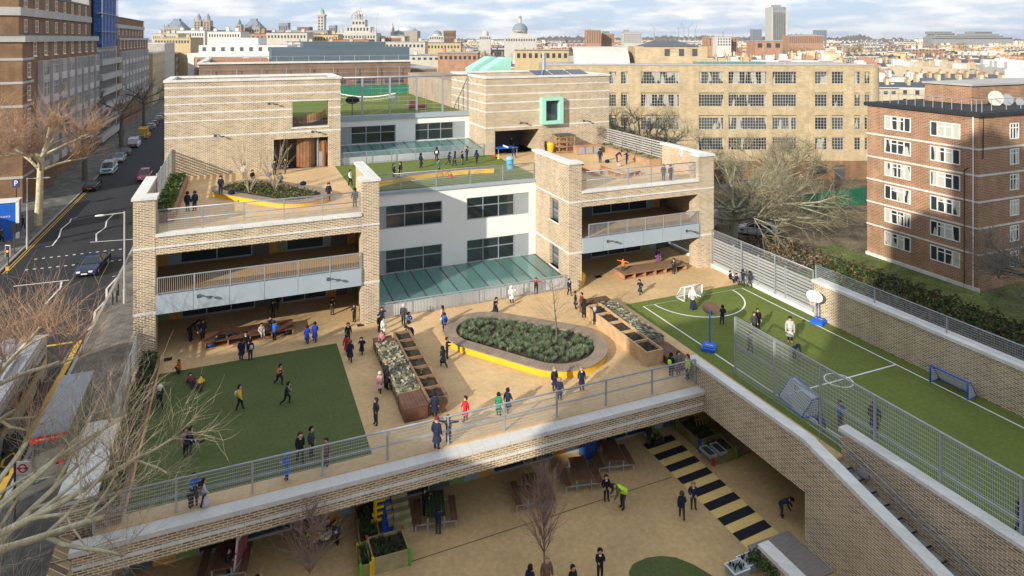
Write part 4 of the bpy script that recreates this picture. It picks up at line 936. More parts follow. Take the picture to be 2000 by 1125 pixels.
v = at(622,1130,-3.7); small_tree('birch_tree', 'lower bushy bare birch beside the round toy table in the courtyard', (v.x-.4,v.y-.6,-3.7), 3.6, 1.7, 14, MC['birch_bark'], MC['red_grey_twigs'], 100, .045, 1.2, sr=.014)
for i, (px, py, lb) in enumerate(((487,385,'left bare multi stemmed shrub in the oval bed of the upper terrace'),(537,380,'right bare multi stemmed shrub in the oval bed of the upper terrace'))):
    v = at(px, py-8, 7.9); t = thing('bare_shrub', lb, 'shrub', tuple(v), group='bare shrubs on the upper terrace'); rng = random.Random(60+i); tw = MB()
    for k in range(9): a = rng.uniform(0,6.28); twigs(tw, v, Vector((math.cos(a)*.45,math.sin(a)*.45,1)).normalized(), 3.2*rng.uniform(.7,1.1), .028, rng, 2, .12, .06, 4, .5)
    P(tw, 'branches', TWT, t)
# ================================================================ DISTANT CITY
TR = mat('far_twigs', (.17,.125,.085), .95, .25, .5, rnd=.25); TR2 = mat('far_ochre_twigs', (.24,.18,.12), .95, .25, .5, rnd=.2); TEV = mat('evergreen', (.035,.06,.02), .95, .3, 1)
def far_tree(seed, m, h=13, nf=700):
    rng = random.Random(seed); root = bpy.data.objects.new('bare_tree', None); COL.objects.link(root)
    w_ = MB(); cr_ = MB(); pts = limb(w_, Vector((0,0,0)), Vector((0,0,1)), h*.35, .45, .3, rng, 2, .05, 0, 5)
    for k in range(9):
        a = k*.7; d = Vector((math.cos(a)*.9, math.sin(a)*.9, rng.uniform(.4,1.2))).normalized(); lp = limb(w_, pts[-1][0], d, h*.5, .22, .06, rng, 4, .2, .1, 4)
        for q, dd in lp[1:]:
            for j in range(nf//36):
                p = q + Vector((rng.gauss(0,h*.07), rng.gauss(0,h*.07), rng.gauss(0,h*.06))); e = rdir(rng, dd+Vector((0,0,.5)), .8)*rng.uniform(.6,1.6); s_ = Vector((-e.y,e.x,0)).normalized()*rng.uniform(.04,.12)
                cr_.tri(p-s_, p+s_, p+e)
    P(w_, 'trunk', m, root); P(cr_, 'crown', m, root); return root
FTREES = [far_tree(1,TR), far_tree(2,TR2), far_tree(3,TR)]
rng = random.Random(11); ntree = 0
def put_tree(px, d, s, lb, k=None):
    global ntree
    v = far(px, d, G0); o = FTREES[rng.randint(0,2) if k is None else k]
    if o.get('used'): o = dup(o, v, rng.uniform(0,6), lb, 'bare winter trees in the distance', s); 
    else:
        if o.name not in KIDS: KIDS[o.name] = []; index_kids(o)
        o['used'] = 1; o.location = v; o.scale = (s,)*3
    tag(o, lb, 'tree', 'bare winter trees in the distance'); ntree += 1
for k in range(46): px = rng.uniform(790,1330); put_tree(px, rng.uniform(430,760), rng.uniform(1.0,1.5), 'bare brown tree in the park band beyond the domes')
for k in range(26): px = rng.choice([rng.uniform(1640,1760), rng.uniform(1760,1900), rng.uniform(1520,1600)]); put_tree(px, rng.uniform(560,800), rng.uniform(1.1,1.7), 'bare brown tree rising above the terraced roofs on the right', 1)
for k in range(8): put_tree(rng.uniform(400,640), rng.uniform(330,460), .9, 'bare tree among the museum buildings')
for o in FTREES:
    if 'used' in o: del o['used']
# houses: eight kinds of terrace, copied in rows
WIN = mat('far_window', (.05,.055,.065), .3, .3, 2); CHIM = mat('terracotta_pots', (.38,.20,.12), .85, .2, 2); LEAD = mat('lead_grey', (.26,.28,.31), .6, .2, .8, rnd=.2)
PAL = [('cream_terrace', WST), ('yellow_brick_terrace', mat('far_yellow_brick', (.50,.39,.22), .9, .15, .6, rnd=.2)), ('buff_brick_terrace', mat('far_buff_brick', (.55,.46,.32), .9, .15, .6, rnd=.15)), ('red_brick_terrace', mat('far_red_brick', (.32,.19,.13), .9, .15, .6, rnd=.2))]
def terrace(name, wallm, n, h, kind, seed):
    rg = random.Random(seed); m = MB(); w = 6.0; dp = 10
    for k in range(n):
        x = (k-n/2)*w; hh = h + rg.choice([0,0,0,.6])
        m.box(x,0,0,x+w,dp,hh,0); m.box(x-.1,-.15,hh-.5,x+w+.1,0,hh+.15,4)
        for z in range(1, int(hh/3.1)+1):
            for u in (1.0,3.6): m.box(x+u,-.05,z*3.1-2.1,x+u+1.1,0,z*3.1-.4,2)
        if kind == 0:   # mansard with dormers
            m.quad((x,.4,hh),(x+w,.4,hh),(x+w,2.0,hh+2.3),(x,2.0,hh+2.3),1); m.quad((x,2,hh+2.3),(x+w,2,hh+2.3),(x+w,dp-2,hh+2.3),(x,dp-2,hh+2.3),1).quad((x,dp-2,hh+2.3),(x+w,dp-2,hh+2.3),(x+w,dp-.3,hh),(x,dp-.3,hh),1)
            m.box(x+1.2,.5,hh+.3,x+2.4,2,hh+1.9,4).box(x+1.35,.45,hh+.5,x+2.25,.5,hh+1.7,2).box(x+3.7,.5,hh+.3,x+4.9,2,hh+1.9,4).box(x+3.85,.45,hh+.5,x+4.75,.5,hh+1.7,2)
        elif kind == 1: # butterfly / low slate
            m.quad((x,.3,hh-.1),(x+w,.3,hh-.1),(x+w,dp/2,hh+1.8),(x,dp/2,hh+1.8),1).quad((x,dp/2,hh+1.8),(x+w,dp/2,hh+1.8),(x+w,dp,hh-.1),(x,dp,hh-.1),1)
        else:           # flat roof with a set-back box
            m.box(x+.3,.4,hh,x+w-.3,dp-.4,hh+.12,5); 
            if rg.random() < .6: m.box(x+.8,3,hh+.12,x+w-1.5,dp-1,hh+2.4,rg.choice([0,4]))
        m.box(x-.45,2.6,hh,x+.45,5.4,hh+3.0+(1.2 if kind == 0 else 0),0)
        for j in range(5): z_ = hh+3.0+(1.2 if kind == 0 else 0); m.box(x-.15,2.75+j*.52,z_,x+.15,3.05+j*.52,z_+.75,3)
    o = m.build(name, [wallm, SLT, WIN, CHIM, WST, RFG]); return o
PROT = []
for i, (nm, wm_) in enumerate(PAL):
    for kind in (0,1,2): PROT.append((terrace(nm, wm_, 4+kind, 8.5+kind*1.2+(i==3)*1.5, kind, i*7+kind), i))
for o, _ in PROT: COL.objects.unlink(o)
LBL = ['white stucco terrace among the packed roofs of the distant city', 'yellow brick terrace among the packed roofs of the distant city', 'buff brick terrace among the packed roofs of the distant city', 'red brick terrace among the packed roofs of the distant city']
def blocked(px, d):
    if px < 1700 and d < 290: return True
    if px < 1280 and 400 < d < 780 and px > 700: return rng.random() < .45
    return False
nh = 0; d = 205.0; seenp = set()
while d < 2300:
    px0 = 560 if d > 330 else (1100 if d > 280 else 1690)
    if 280 < d < 420: px0 = 700
    x = px0 + rng.uniform(0,30); rot = -YAW + rng.choice([-.35,-.2,.15,.3,1.2])
    while x < 2030 and nh < 296:
        big = 1 + max(0, (d-700)/900)
        i = rng.choices(range(12), weights=[4,3,4, 4,4,3, 4,4,3, 2,2,1] if x > 1500 else [3,1,2, 3,2,2, 2,2,2, 4,3,3])[0]
        o, ci = PROT[i]; step = 30*big/d*FOC*1.0
        if not blocked(x, d):
            c = o.copy(); COL.objects.link(c); v = far(x, d + rng.uniform(-6,6), G0); c.location = v; c.rotation_euler.z = rot + rng.choice([0,0,0,1.57]) * (1 if d < 600 else 0); s = rng.uniform(.8,1.1)*big**.5; c.scale = (big*1.0, s, s)
            tag(c, LBL[ci], 'terrace', 'terraced houses of the distant city, %s' % ['white','yellow brick','buff brick','red brick'][ci]); nh += 1
        x += step*rng.uniform(.9,1.3)
    d *= 1.115 if d < 500 else 1.17
# far woodland and rooftops on the horizon as one mass
mb = MB(); rg = random.Random(5)
for k in range(2600):
    px = rg.uniform(300,2050); dd = rg.uniform(2300,3600); v = far(px, dd, 0); h = 16 + 14*noise.noise(Vector((px*.012, dd*.002, 0))) + (10 if 1050 < px < 1700 else 0); wv = rg.uniform(10,26)
    b = [v + Rv*(-wv) + Vector((0,0,G0)), v + Rv*wv + Vector((0,0,G0)), v + Fv*wv*.6 + Vector((0,0,G0))]; tp = v + Vector((rg.uniform(-5,5),0,h*rg.uniform(.7,1.1)))
    mid = [q + Vector((0,0,h*.6)) for q in b]
    for a in range(3):
        c_ = (a+1) % 3; mb.quad(b[a], b[c_], mid[c_], mid[a]); mb.tri(mid[a], mid[c_], tp)
tag(mb.build('woodland', mat('distant_wood', (.13,.115,.10), 1, .3, .01)), kind='stuff', label=None)
# ---------------------------------------------------------------- landmarks on the skyline
PST = mat('museum_stone', (.33,.29,.24), .9, .15, .3); PSW = mat('white_portland_stone', (.46,.44,.40), .85, .12, .25); LEADB = mat('blue_grey_lead', (.20,.23,.27), .6, .15, .5); COP = mat('copper_green', (.18,.38,.30), .7, .1, .5); CONC = mat('grey_concrete', (.26,.26,.26), .85, .12, .2)
class LM:
    """a skyline building measured in photo pixels at distance d: x and y are pixels, depth in metres"""
    def __init__(s, name, label, cat, px, d, group=None):
        s.d = d; s.px = px; s.t = thing(name, label, cat, (0,0,0), group=group); s.k = d/FOC; s.gz = G0
    def X(s, px): return (px-s.px)*s.k
    def Z(s, py): return CAMZ-(py-HOR)*s.k-G0
    def add(s, mb, name, m, smooth=False): return P(mb, name, m, s.t, smooth)
    def box(s, name, x0, y0, x1, y1, m, y=(0,10)): return s.add(MB().box(s.X(x0), y[0], s.Z(y1) if y1 is not None else 0, s.X(x1), y[1], s.Z(y0)), name, m)
    def spire(s, name, cx, w, y0, y1, m, n=4, yc=5, top=.02):
        return s.add(MB().lathe([(w*s.k*.5*1.2, s.Z(y1)), (w*s.k*.5*top, s.Z(y0))], (s.X(cx), yc), n), name, m)
    def dome(s, name, cx, w, y0, y1, m, yc=8, n=16):
        r = w*s.k/2; return s.add(MB().ell((s.X(cx), yc, s.Z(y1)), (r, r, s.Z(y0)-s.Z(y1)), n, 6, half=True), name, m, True)
    def cyl(s, name, cx, w, y0, y1, m, yc=8, n=14): r = w*s.k/2; return s.add(MB().lathe([(r, s.Z(y1) if y1 else 0), (r, s.Z(y0))], (s.X(cx), yc), n), name, m)
    def wins(s, x0, y0, x1, y1, nx, ny, m=WIN, name='windows', y=-.1, fx=.5, fy=.6):
        wx = (s.X(x1)-s.X(x0))/nx; hz = (s.Z(y0)-s.Z(y1))/ny
        if nx*ny <= 42:
            for i in range(nx):
                for j in range(ny): o = s.add(MB().box(s.X(x0)+wx*(i+.5-fx/2), y, s.Z(y1)+hz*(j+.5-fy/2), s.X(x0)+wx*(i+.5+fx/2), y+.15, s.Z(y1)+hz*(j+.5+fy/2)), 'window' if name == 'windows' else 'chimney_pot', m)
            return o
        mb = MB(); wx = (s.X(x1)-s.X(x0))/nx; hz = (s.Z(y0)-s.Z(y1))/ny
        for i in range(nx):
            for j in range(ny): mb.box(s.X(x0)+wx*(i+.5-fx/2), y, s.Z(y1)+hz*(j+.5-fy/2), s.X(x0)+wx*(i+.5+fx/2), y+.15, s.Z(y1)+hz*(j+.5+fy/2))
        return s.add(mb, name, m)
    def done(s): v = far(s.px, s.d, G0); s.t.location = v; s.t.rotation_euler.z = -YAW
for cx, lb in ((337,'left museum pavilion with glazed pyramid roof on the skyline'), (489,'right museum pavilion with glazed pyramid roof on the skyline')):
    b = LM('museum_pavilion', lb, 'museum', cx, 560); b.box('wall', cx-18,54,cx+18,None,PST,(0,16)); b.wins(cx-17,56,cx+17,64,7,1)
    b.add(MB().quad((b.X(cx-16),0,b.Z(54)),(b.X(cx+16),0,b.Z(54)),(b.X(cx+8),6,b.Z(41)),(b.X(cx-8),6,b.Z(41))).quad((b.X(cx+16),0,b.Z(54)),(b.X(cx+16),16,b.Z(54)),(b.X(cx+8),10,b.Z(41)),(b.X(cx+8),6,b.Z(41))).quad((b.X(cx-16),16,b.Z(54)),(b.X(cx-16),0,b.Z(54)),(b.X(cx-8),6,b.Z(41)),(b.X(cx-8),10,b.Z(41))), 'roof', LEADB)
    b.box('glazed_top', cx-6,36,cx+6,41,LEADB,(6.2,9.8)); 
    for u in (-17,-10,10,17): b.spire('finial', cx+u, 4, 46, 56, PST, 4, 1)
    b.done()
b = LM('museum_towers', 'pair of pale stone museum towers with stepped spires', 'museum', 394, 560)
for cx in (385,403):
    b.box('tower', cx-7,40,cx+7,None,PST,(0,6)); b.wins(cx-6,42,cx+6,62,2,4); b.cyl('drum', cx, 9, 33, 40, PST, 3, 8); b.spire('spire', cx, 7, 25, 33, LEADB, 8, 3)
    for u in (-6.5,6.5): b.spire('pinnacle', cx+u, 3, 34, 41, PST, 4, 1)
b.box('wall', 378,52,410,None,PST,(2,10)); b.done()
b = LM('museum_turret', 'small stone turret with pyramid spire left of the right pavilion', 'turret', 465, 550); b.box('tower', 460,48,471,None,PST,(0,5)); b.spire('spire', 465.5, 9, 36, 48, LEADB, 4, 2.5); b.wins(461,50,470,62,2,3); b.done()
b = LM('museum_range', 'long low stone museum range with dark roofs between the towers', 'museum', 450, 575); b.box('wall', 318,62,640,None,PST,(0,14)); b.wins(318,63,640,70,70,1); b.box('roof', 320,59,638,62,LEADB,(1,13)); b.done()
b = LM('copper_tower', 'slender white tower with green copper dome', 'tower', 626, 640); b.box('shaft', 619,30,633,None,PSW,(0,7)); b.wins(620,32,632,60,2,5); b.box('gallery', 617.5,28,634.5,31,PSW,(-.8,7.8)); b.cyl('drum', 626, 12, 22, 28, PSW, 3.5, 8); b.dome('dome', 626, 10, 17, 22, COP, 3.5); b.spire('finial', 626, 1.6, 13, 18, COP, 5, 3.5); b.done()
b = LM('crown_tower_museum', 'big white museum with an open stone crown lantern and arched entrance', 'museum', 695, 520)
b.box('wall', 655,64,735,None,PSW,(0,20)); b.box('tier', 672,52,722,64,PSW,(3,17)); b.box('tier', 684,38,710,52,PSW,(5,15)); b.wins(684,40,710,49,4,1,y=4.9); b.wins(675,52,719,62,7,1,y=2.9); b.wins(657,68,733,84,14,2)
for u in (683,690,697,704,711): b.add(MB().path([(b.X(u),5.5,b.Z(38)),(b.X(u),5.5,b.Z(30)),(b.X(697+(u-697)*.4),8,b.Z(21)),(b.X(697),10,b.Z(17))],.55,5), 'crown_rib', PSW)
b.cyl('crown_drum', 697, 13, 27, 38, PSW, 10, 8); b.spire('finial', 697, 4, 9, 20, PSW, 6, 10)
b.add(MB().lathe([(b.k*9,0),(b.k*9,.6)],(0,0),20), 'arch', PST).rotation_euler = (0,0,0)
for u in (660,668,728,733): b.spire('pinnacle', u, 4, 52, 64, PSW, 4, 2)
b.done()
for cx, d_, w_, lb in ((775,560,24,'grey lead dome left of the park trees'),(852,600,18,'grey ribbed dome right of the iron glass roof'),(947,620,14,'small pale domed rotunda among the park trees'),(557,560,16,'small pale dome left of the copper topped tower'),(610,570,12,'low grey dome beside the copper topped tower')):
    b = LM('domed_building', lb, 'domed building', cx, d_); b.box('wall', cx-w_*.8,70,cx+w_*.8,None,PSW,(0,16)); b.wins(cx-w_*.75,71,cx+w_*.75,78,6,1); b.cyl('drum', cx, w_, 66, 70, PSW, 8, 14); b.dome('dome', cx, w_*.95, 59, 66, LEADB if 'grey' in lb else PSW, 8); b.spire('finial', cx, 1.6, 53, 60, PSW, 5, 8); b.done()
b = LM('campanile', 'thin pale campanile left of the iron and glass roof', 'tower', 766, 560); b.box('shaft', 763,54,769,None,PSW,(0,3)); b.spire('spire', 766, 5.5, 42, 54, PSW, 4, 1.5); b.done()
b = LM('glass_hall', 'great oval iron and glass hall roof on the skyline', 'hall', 790, 900); b.box('wall', 770,60,815,None,PST,(0,30)); b.add(MB().ell((0,15,b.Z(60)),(22*b.k,15,9*b.k),18,6,half=True), 'glass_roof', mat('hall_glass',(.45,.48,.50),.3,.1,.3)); b.done()
b = LM('brick_museum_wing', 'long orange brick and stone museum wing on both sides of the white crown', 'museum', 660, 535); b.box('wall', 545,72,790,None,ORB,(0,14)); b.box('cornice', 545,70,790,74,PSW,(-.6,14.2)); b.wins(546,75,790,83,60,1); b.done()
b = LM('domed_church', 'large domed church with tall grey lead dome and lantern', 'church', 1016, 560)
b.box('wall', 985,72,1048,None,PSW,(0,30)); b.box('transept', 998,66,1036,72,PSW,(2,28)); b.wins(987,74,1046,82,12,1); b.cyl('drum', 1016, 30, 58, 66, PSW, 15, 20); b.wins(1003,59.5,1029,65,9,1,y=7.6); b.dome('dome', 1016, 31, 44, 59, LEADB, 15, 24); b.cyl('lantern', 1016, 6.5, 34, 45, PSW, 15, 8); b.dome('lantern_cap', 1016, 7.5, 30, 34, LEADB, 15, 10); b.spire('finial', 1016, 1.8, 24, 31, PSW, 5, 15); b.done()
b = LM('office_tower', 'tall pale concrete tower block standing alone on the skyline', 'tower', 1522, 1000)
b.box('shaft', 1509,20,1535,None,CONC,(0,24)); b.wins(1510,24,1534,78,7,26,y=-.3,fx=.62,fy=.55)
for u in (1508,1536): b.box('fin', u-1.4,14,u+1.4,None,PSW,(-1.5,25))
b.box('crown', 1511,13,1533,20,LEADB,(1,23)); b.box('roof_plant', 1515,9,1529,13,CONC,(6,18)); b.spire('mast', 1521, .8, 1, 9, METAL, 4, 12); b.done()
def slabb(lb, x0, y0, x1, d_, m, nx, ny, name='apartment_building', cat='apartment block', extra=None, y1=None):
    cx = (x0+x1)/2; b = LM(name, lb, cat, cx, d_); b.box('wall', x0,y0,x1,None,m,(0,16)); b.wins(x0+.5,y0+1.5,x1-.5,y1 or 84,nx,ny); b.box('roof', x0-.3,y0-.8,x1+.3,y0,CST,(-.5,16.5))
    if extra: b.box('roof_plant', *extra, CONC, (4,10))
    b.done()
slabb('dark red brick apartment tower left of the white mansion block on the skyline', 1145,59,1174,700,ORB,6,6,extra=(1150,57,1160,59))
slabb('lower red brick block right of the dark red apartment tower', 1176,66,1200,720,ORB,5,4)
slabb('blue glass office block behind the red brick apartment tower', 1178,61,1190,1200,LEADB,5,4)
slabb('pale stone mansion block with rooftop plant near the centre skyline', 1218,64,1254,640,PSW,9,5,extra=(1221,58,1230,64))
slabb('white and red striped apartment slab beside the tall tower', 1541,70,1608,640,ORB,16,6,extra=(1550,67,1600,70))
slabb('grey office tower right of the tall concrete tower', 1594,59,1615,1500,LEADB,6,6)
slabb('glass office block left of the tall concrete tower', 1470,57,1488,1500,LEADB,5,6)
slabb('orange brick warehouse in front of the tall concrete tower', 1475,80,1528,430,ORB,3,1,y1=96)
slabb('white fronted red brick house row left of the tall tower', 1384,73,1440,480,ORB,10,3,y1=90)
slabb('pale rendered block with orange upper storey', 1400,72,1428,470,WST,5,3,y1=90)
slabb('dark grey roofed block on the skyline left of the crown tower', 544,45,562,1300,LEADB,4,2)
slabb('low dark brick block on the skyline before the copper topped tower', 580,53,604,900,RB,6,2)
slabb('small grey office block right of the copper topped tower', 642,50,655,1300,LEADB,4,2)
slabb('dark red turreted mansion row right of the ribbed dome', 866,60,888,800,RB,8,2)
b = LM('stepped_complex', 'long stepped concrete complex crowning the hill on the right', 'apartment complex', 1900, 1100)
for i, (x0, x1, y0, yy) in enumerate(((1820,1978,72,0),(1830,1965,69,6),(1838,1875,64,12),(1836,1872,61,16),(1895,1960,66,10),(1915,1950,61,14))):
    b.box('terrace_level', x0,y0,x1,None if i == 0 else y0+6,CONC,(yy,yy+24)); b.wins(x0+1,y0+1.2,x1-1,y0+4.6,int((x1-x0)/5),1,y=yy-.2,fx=.8)
b.done()
for px, y0, jx in ((1278,45,-8),(1326,44,7),(1336,44,-6),(1345,43,9),(1358,47,4),(1313+100,52,8),(735,24,5)):
    b = LM('tower_crane', 'thin construction crane on the horizon, jib raised', 'crane', px, 1500, group='construction cranes on the horizon')
    b.add(MB().bar((0,0,0),(0,0,b.Z(y0+12)),1.3), 'mast', METAL); b.add(MB().bar((0,0,b.Z(y0+12)),(b.X(px+jx),0,b.Z(y0)),1.0).bar((0,0,b.Z(y0+12)),(b.X(px-jx*.4),0,b.Z(y0+11)),1.6), 'jib', METAL); b.done()
# nearer roofs just behind the school and the office building
def nearblock(lb, x0, y0, x1, y1, d_, m, roofm=None, nx=0, chim=(), name='building', dep=14):
    cx = (x0+x1)/2; b = LM(name, lb, 'building', cx, d_); b.box('wall', x0,y0,x1,None,m,(0,dep)); b.box('roof', x0-.5,y0-1,x1+.5,y0,roofm or STONE,(-.3,dep+.3))
    if nx: b.wins(x0+2,y0+3,x1-2,y1,nx,1)
    for c_ in chim: hc_ = 5+(int(c_)*7)%5; b.box('chimney', c_,y0-hc_,c_+6,y0-1,m if len(chim) > 1 else WST,(3,5)); b.wins(c_,y0-hc_-2,c_+6,y0-hc_,4,1,CHIM,'chimney_pots',3.4,.6,1)
    b.done()
for _i, (_a, _y0, _b, _d, _m, _r) in enumerate(((296,66,345,430,CRM,RFG),(300,74,372,330,YB,RFG),(340,60,400,470,WST,RFG),(405,62,470,440,WST,LEAD),(455,66,560,480,ORB,SLT),(520,64,600,450,CRM,SLT),(590,68,660,470,YB,SLT),(640,78,720,400,ORB,SLT),(735,82,830,380,CRM,LEAD),(820,84,900,420,YB,SLT))):
    nearblock(['cream block behind the shaded street trees','yellow brick roofs at the far end of the left street','white rooftops below the left museum pavilion','white mansion roofs below the twin museum towers','red brick roofs below the right museum pavilion','cream terrace with slate roof left of the copper topped tower','yellow brick terrace with slate roof below the copper topped tower','red brick terrace below the crown tower museum','cream fronted terrace right of the crown tower museum','yellow brick terrace before the park trees'][_i], _a, _y0, _b, _y0+12, _d, _m, _r, 12, (_a+8, (_a+_b)/2, _b-14))
nearblock('low brown brick roof with orange chimney pots behind the rooftop court', 855,104,933,118,210,ORB,RFG,8,(862,880,902))
nearblock('cluttered pale roof with aerials behind the mint rooflights', 800,108,860,118,215,CRM,RFG,5,(806,))
nearblock('yellow brick roof house with pale plant boxes left of the barrel roof', 1005,98,1112,116,170,YB,RFG,9,(), dep=8)
nearblock('orange and white tall chimney stack building behind the blue grey roof', 684,92,728,110,260,ORB,RFG,3,(696,))
nearblock('pale mansion roofs behind the terracotta roof', 560,82,700,95,330,CRM,SLT,20,(575,600,640,680))
nearblock('white stuccoed mansion roofs with dormers right of the penthouses', 545,88,640,96,290,WST,LEAD,14,(560,))
nearblock('small gabled buff brick house nearest the flats roof', 1720,173,1755,186,200,mat('house_buff',(.50,.42,.30),.9,.12,1),SLT,2,(1752,),'house')
# ================================================================ FURNITURE AND THINGS ON THE TERRACES
def V2(v): return Vector((v[0], v[1], 0))
def platform(label, p0, p1, dep, h, n, m=WOODO, topm=WOODR):
    """low timber deck bench with open cubby holes along its front (p0 to p1)"""
    p0, p1 = V2(p0), V2(p1); u = (p1-p0); Lg = u.length; u.normalize(); v = Vector((-u.y,u.x,0)); t = thing('platform_bench', label, 'bench', tuple(p0)); up = Vector((0,0,1))
    P(MB().obox(p0-u*.04-v*.04+up*(h-.07), u*(Lg+.08), v*(dep+.08), up*.07), 'top', topm, t)
    b = MB()
    for k in range(n+1): b.obox(p0+u*(Lg-.07)*k/n, u*.07, v*dep, up*(h-.075))
    b.obox(p0+v*(dep*.55), u*Lg, v*.05, up*(h-.08)).obox(p0+v*.02, u*Lg, v*dep*.9, up*.05); P(b, 'frame', m, t); return t
platform('long dark timber platform bench with bags in its cubby holes under the left balcony', at(400,684), at(573,655), 1.5, .48, 4)
platform('sunlit timber platform bench with six cubby holes near the right wing', at(1219,548), at(1341,528), 1.5, .5, 6, topm=mat('brown_deck', (.25,.15,.09), .7, .2, 2))
def hull2(c1, r1, c2, r2, n=22):
    c1, c2 = V2(c1), V2(c2); d = c2-c1; a = math.atan2(d.y, d.x); b = math.acos((r1-r2)/d.length); pts = []
    for k in range(n+1): t = a+b+(2*math.pi-2*b)*k/n; pts.append((c1.x+r1*math.cos(t), c1.y+r1*math.sin(t)))
    for k in range(n+1): t = a-b+(2*b)*k/n; pts.append((c2.x+r2*math.cos(t), c2.y+r2*math.sin(t)))
    return pts
def inset(pts, w): 
    n = len(pts); out = []
    for i in range(n):
        a, b = Vector(pts[i-1]), Vector(pts[(i+1)%n]); d = (b-a).normalized(); out.append((pts[i][0]-d.y*w, pts[i][1]+d.x*w))
    return out
def resamp(pts, n):
    P_ = [Vector(p) for p in pts]+[Vector(pts[0])]; L_ = [0]
    for a, b in zip(P_, P_[1:]): L_.append(L_[-1]+(b-a).length)
    out = []; j = 0
    for k in range(n):
        s = L_[-1]*k/n
        while L_[j+1] < s: j += 1
        out.append(tuple(P_[j].lerp(P_[j+1], (s-L_[j])/max(1e-6, L_[j+1]-L_[j]))))
    return out
def tuft(mb, p, rr, h, rng, n=16, w=.035, m=0):
    for k in range(n):
        a = rng.uniform(0,6.283); e = Vector((math.cos(a)*rr*rng.uniform(.2,1), math.sin(a)*rr*rng.uniform(.2,1), h*rng.uniform(.5,1))); s = Vector((-math.sin(a), math.cos(a), 0))*w; q = p+e*.35
        mb.tri(q-s, q+s, p+e, m); mb.tri(p-s, p+s, q+e*.3+s*.5, m)
def leaf(mb, p, s, rng, m=0):
    a = Vector((rng.gauss(0,1),rng.gauss(0,1),rng.gauss(0,.7))).normalized()*s; b = Vector((rng.gauss(0,1),rng.gauss(0,1),rng.gauss(0,1))).cross(a).normalized()*s*.5; mb.quad(p-a, p-b, p+a, p+b, m)
LAV = mat('lavender_leaf', (.125,.165,.095), .9, .3, 2, fine=.2); LAV2 = mat('lavender_grey', (.23,.27,.16), .9, .3, 2); LG1 = mat('shrub_green', (.07,.115,.025), .8, .35, 2); LG2 = mat('shrub_yellow_green', (.17,.20,.05), .8, .3, 2); LG3 = mat('shrub_dark', (.03,.05,.018), .8, .3, 2); LBR = mat('dead_leaf_brown', (.16,.08,.035), .9, .3, 2)
def oval_planter(label, c1, r1, c2, r2, z, h, rim, plants, nplant, seed):
    o = resamp(hull2(c1, r1, c2, r2), 110); i_ = inset(o, rim); sk = inset(o, .10); t = thing('oval_planter', label, 'planter', (c1[0], c1[1], z)); n = len(o)
    m = MB()
    for k in range(n):
        j = (k+1) % n; a, b, c_, d = o[k], o[j], i_[j], i_[k]
        A_, B_, C_, D_ = [Vector((*q, 0)) for q in (a,b,c_,d)]; g = .012
        A2 = A_.lerp(B_, g/max(.02,(B_-A_).length)); D2 = D_.lerp(C_, g/max(.02,(C_-D_).length))
        m.quad((A2.x,A2.y,z+h),(B_.x,B_.y,z+h),(C_.x,C_.y,z+h),(D2.x,D2.y,z+h)); m.quad((*a,z+h-.07),(*b,z+h-.07),(*b,z+h),(*a,z+h)); m.quad((*d,z+h),(*c_,z+h),(*c_,z+h-.3),(*d,z+h-.3))
    P(m, 'timber_seat', mat('grey_brown_deck', (.26,.195,.145), .85, .22, 1.2, fine=.25), t)
    m = MB()
    for k in range(n): j = (k+1) % n; m.quad((*sk[k],z),(*sk[j],z),(*sk[j],z+h-.05),(*sk[k],z+h-.05))
    P(m, 'yellow_base', YEL, t)
    m = MB(); cx = sum(p[0] for p in i_)/n; cy = sum(p[1] for p in i_)/n
    for k in range(n): j = (k+1) % n; m.tri((*i_[k],z+h-.12),(*i_[j],z+h-.12),(cx,cy,z+h+.02))
    P(m, 'soil', EARTH, t)
    rg = random.Random(seed); mm = MB(); c1, c2 = V2(c1), V2(c2)
    for k in range(nplant):
        bx0, bx1 = min(q[0] for q in i_), max(q[0] for q in i_); by0, by1 = min(q[1] for q in i_), max(q[1] for q in i_)
        for _t in range(50):
            x, y = rg.uniform(bx0,bx1), rg.uniform(by0,by1); dmin = 9; ins = False
            for a_ in range(n):
                (xa, ya), (xb, yb2) = i_[a_], i_[(a_+1)%n]; dmin = min(dmin, math.hypot(xa-x, ya-y))
                if (ya > y) != (yb2 > y) and x < (xb-xa)*(y-ya)/(yb2-ya)+xa: ins = not ins
            if ins and dmin > .22: break
        plants(mm, Vector((x, y, z+h-.1)), rg)
    return t, mm
def lav(mm, p, rg): 
    s = rg.uniform(.8,1.25)
    for q in range(2): tuft(mm, p+Vector((rg.uniform(-.1,.1),rg.uniform(-.1,.1),0)), .27*s, .33*s, rg, 44, .011, rg.choice([0,0,1]))
t, mm = oval_planter('large oval lavender planter with timber seat rim and yellow base', (14.9,40.3), 2.75, (18.2,36.5), 3.15, 0, .46, .82, lav, 330, 4)
tag(mm.build('lavender_bed', [LAV, LAV2], t), kind='stuff')
def mixp(mm, p, rg):
    for q in range(9): leaf(mm, p+Vector((rg.gauss(0,.14),rg.gauss(0,.14),rg.uniform(.02,.3))), rg.uniform(.05,.11), rg, rg.choice([0,1,2,3,3]))
t, mm = oval_planter('oval bed with mixed low shrubs and yellow base on the upper left terrace', (0.6,55.4), 2.6, (4.0,51.1), 2.5, 7.5, .42, .8, mixp, 260, 9)
tag(mm.build('shrub_bed', [LG1, LG2, LBR, LG3], t), kind='stuff')
t = thing('curved_bench', 'long low curved bench with yellow base on the middle turf terrace', 'bench', (13,53.4,7.5)); m = MB(); y_ = MB()
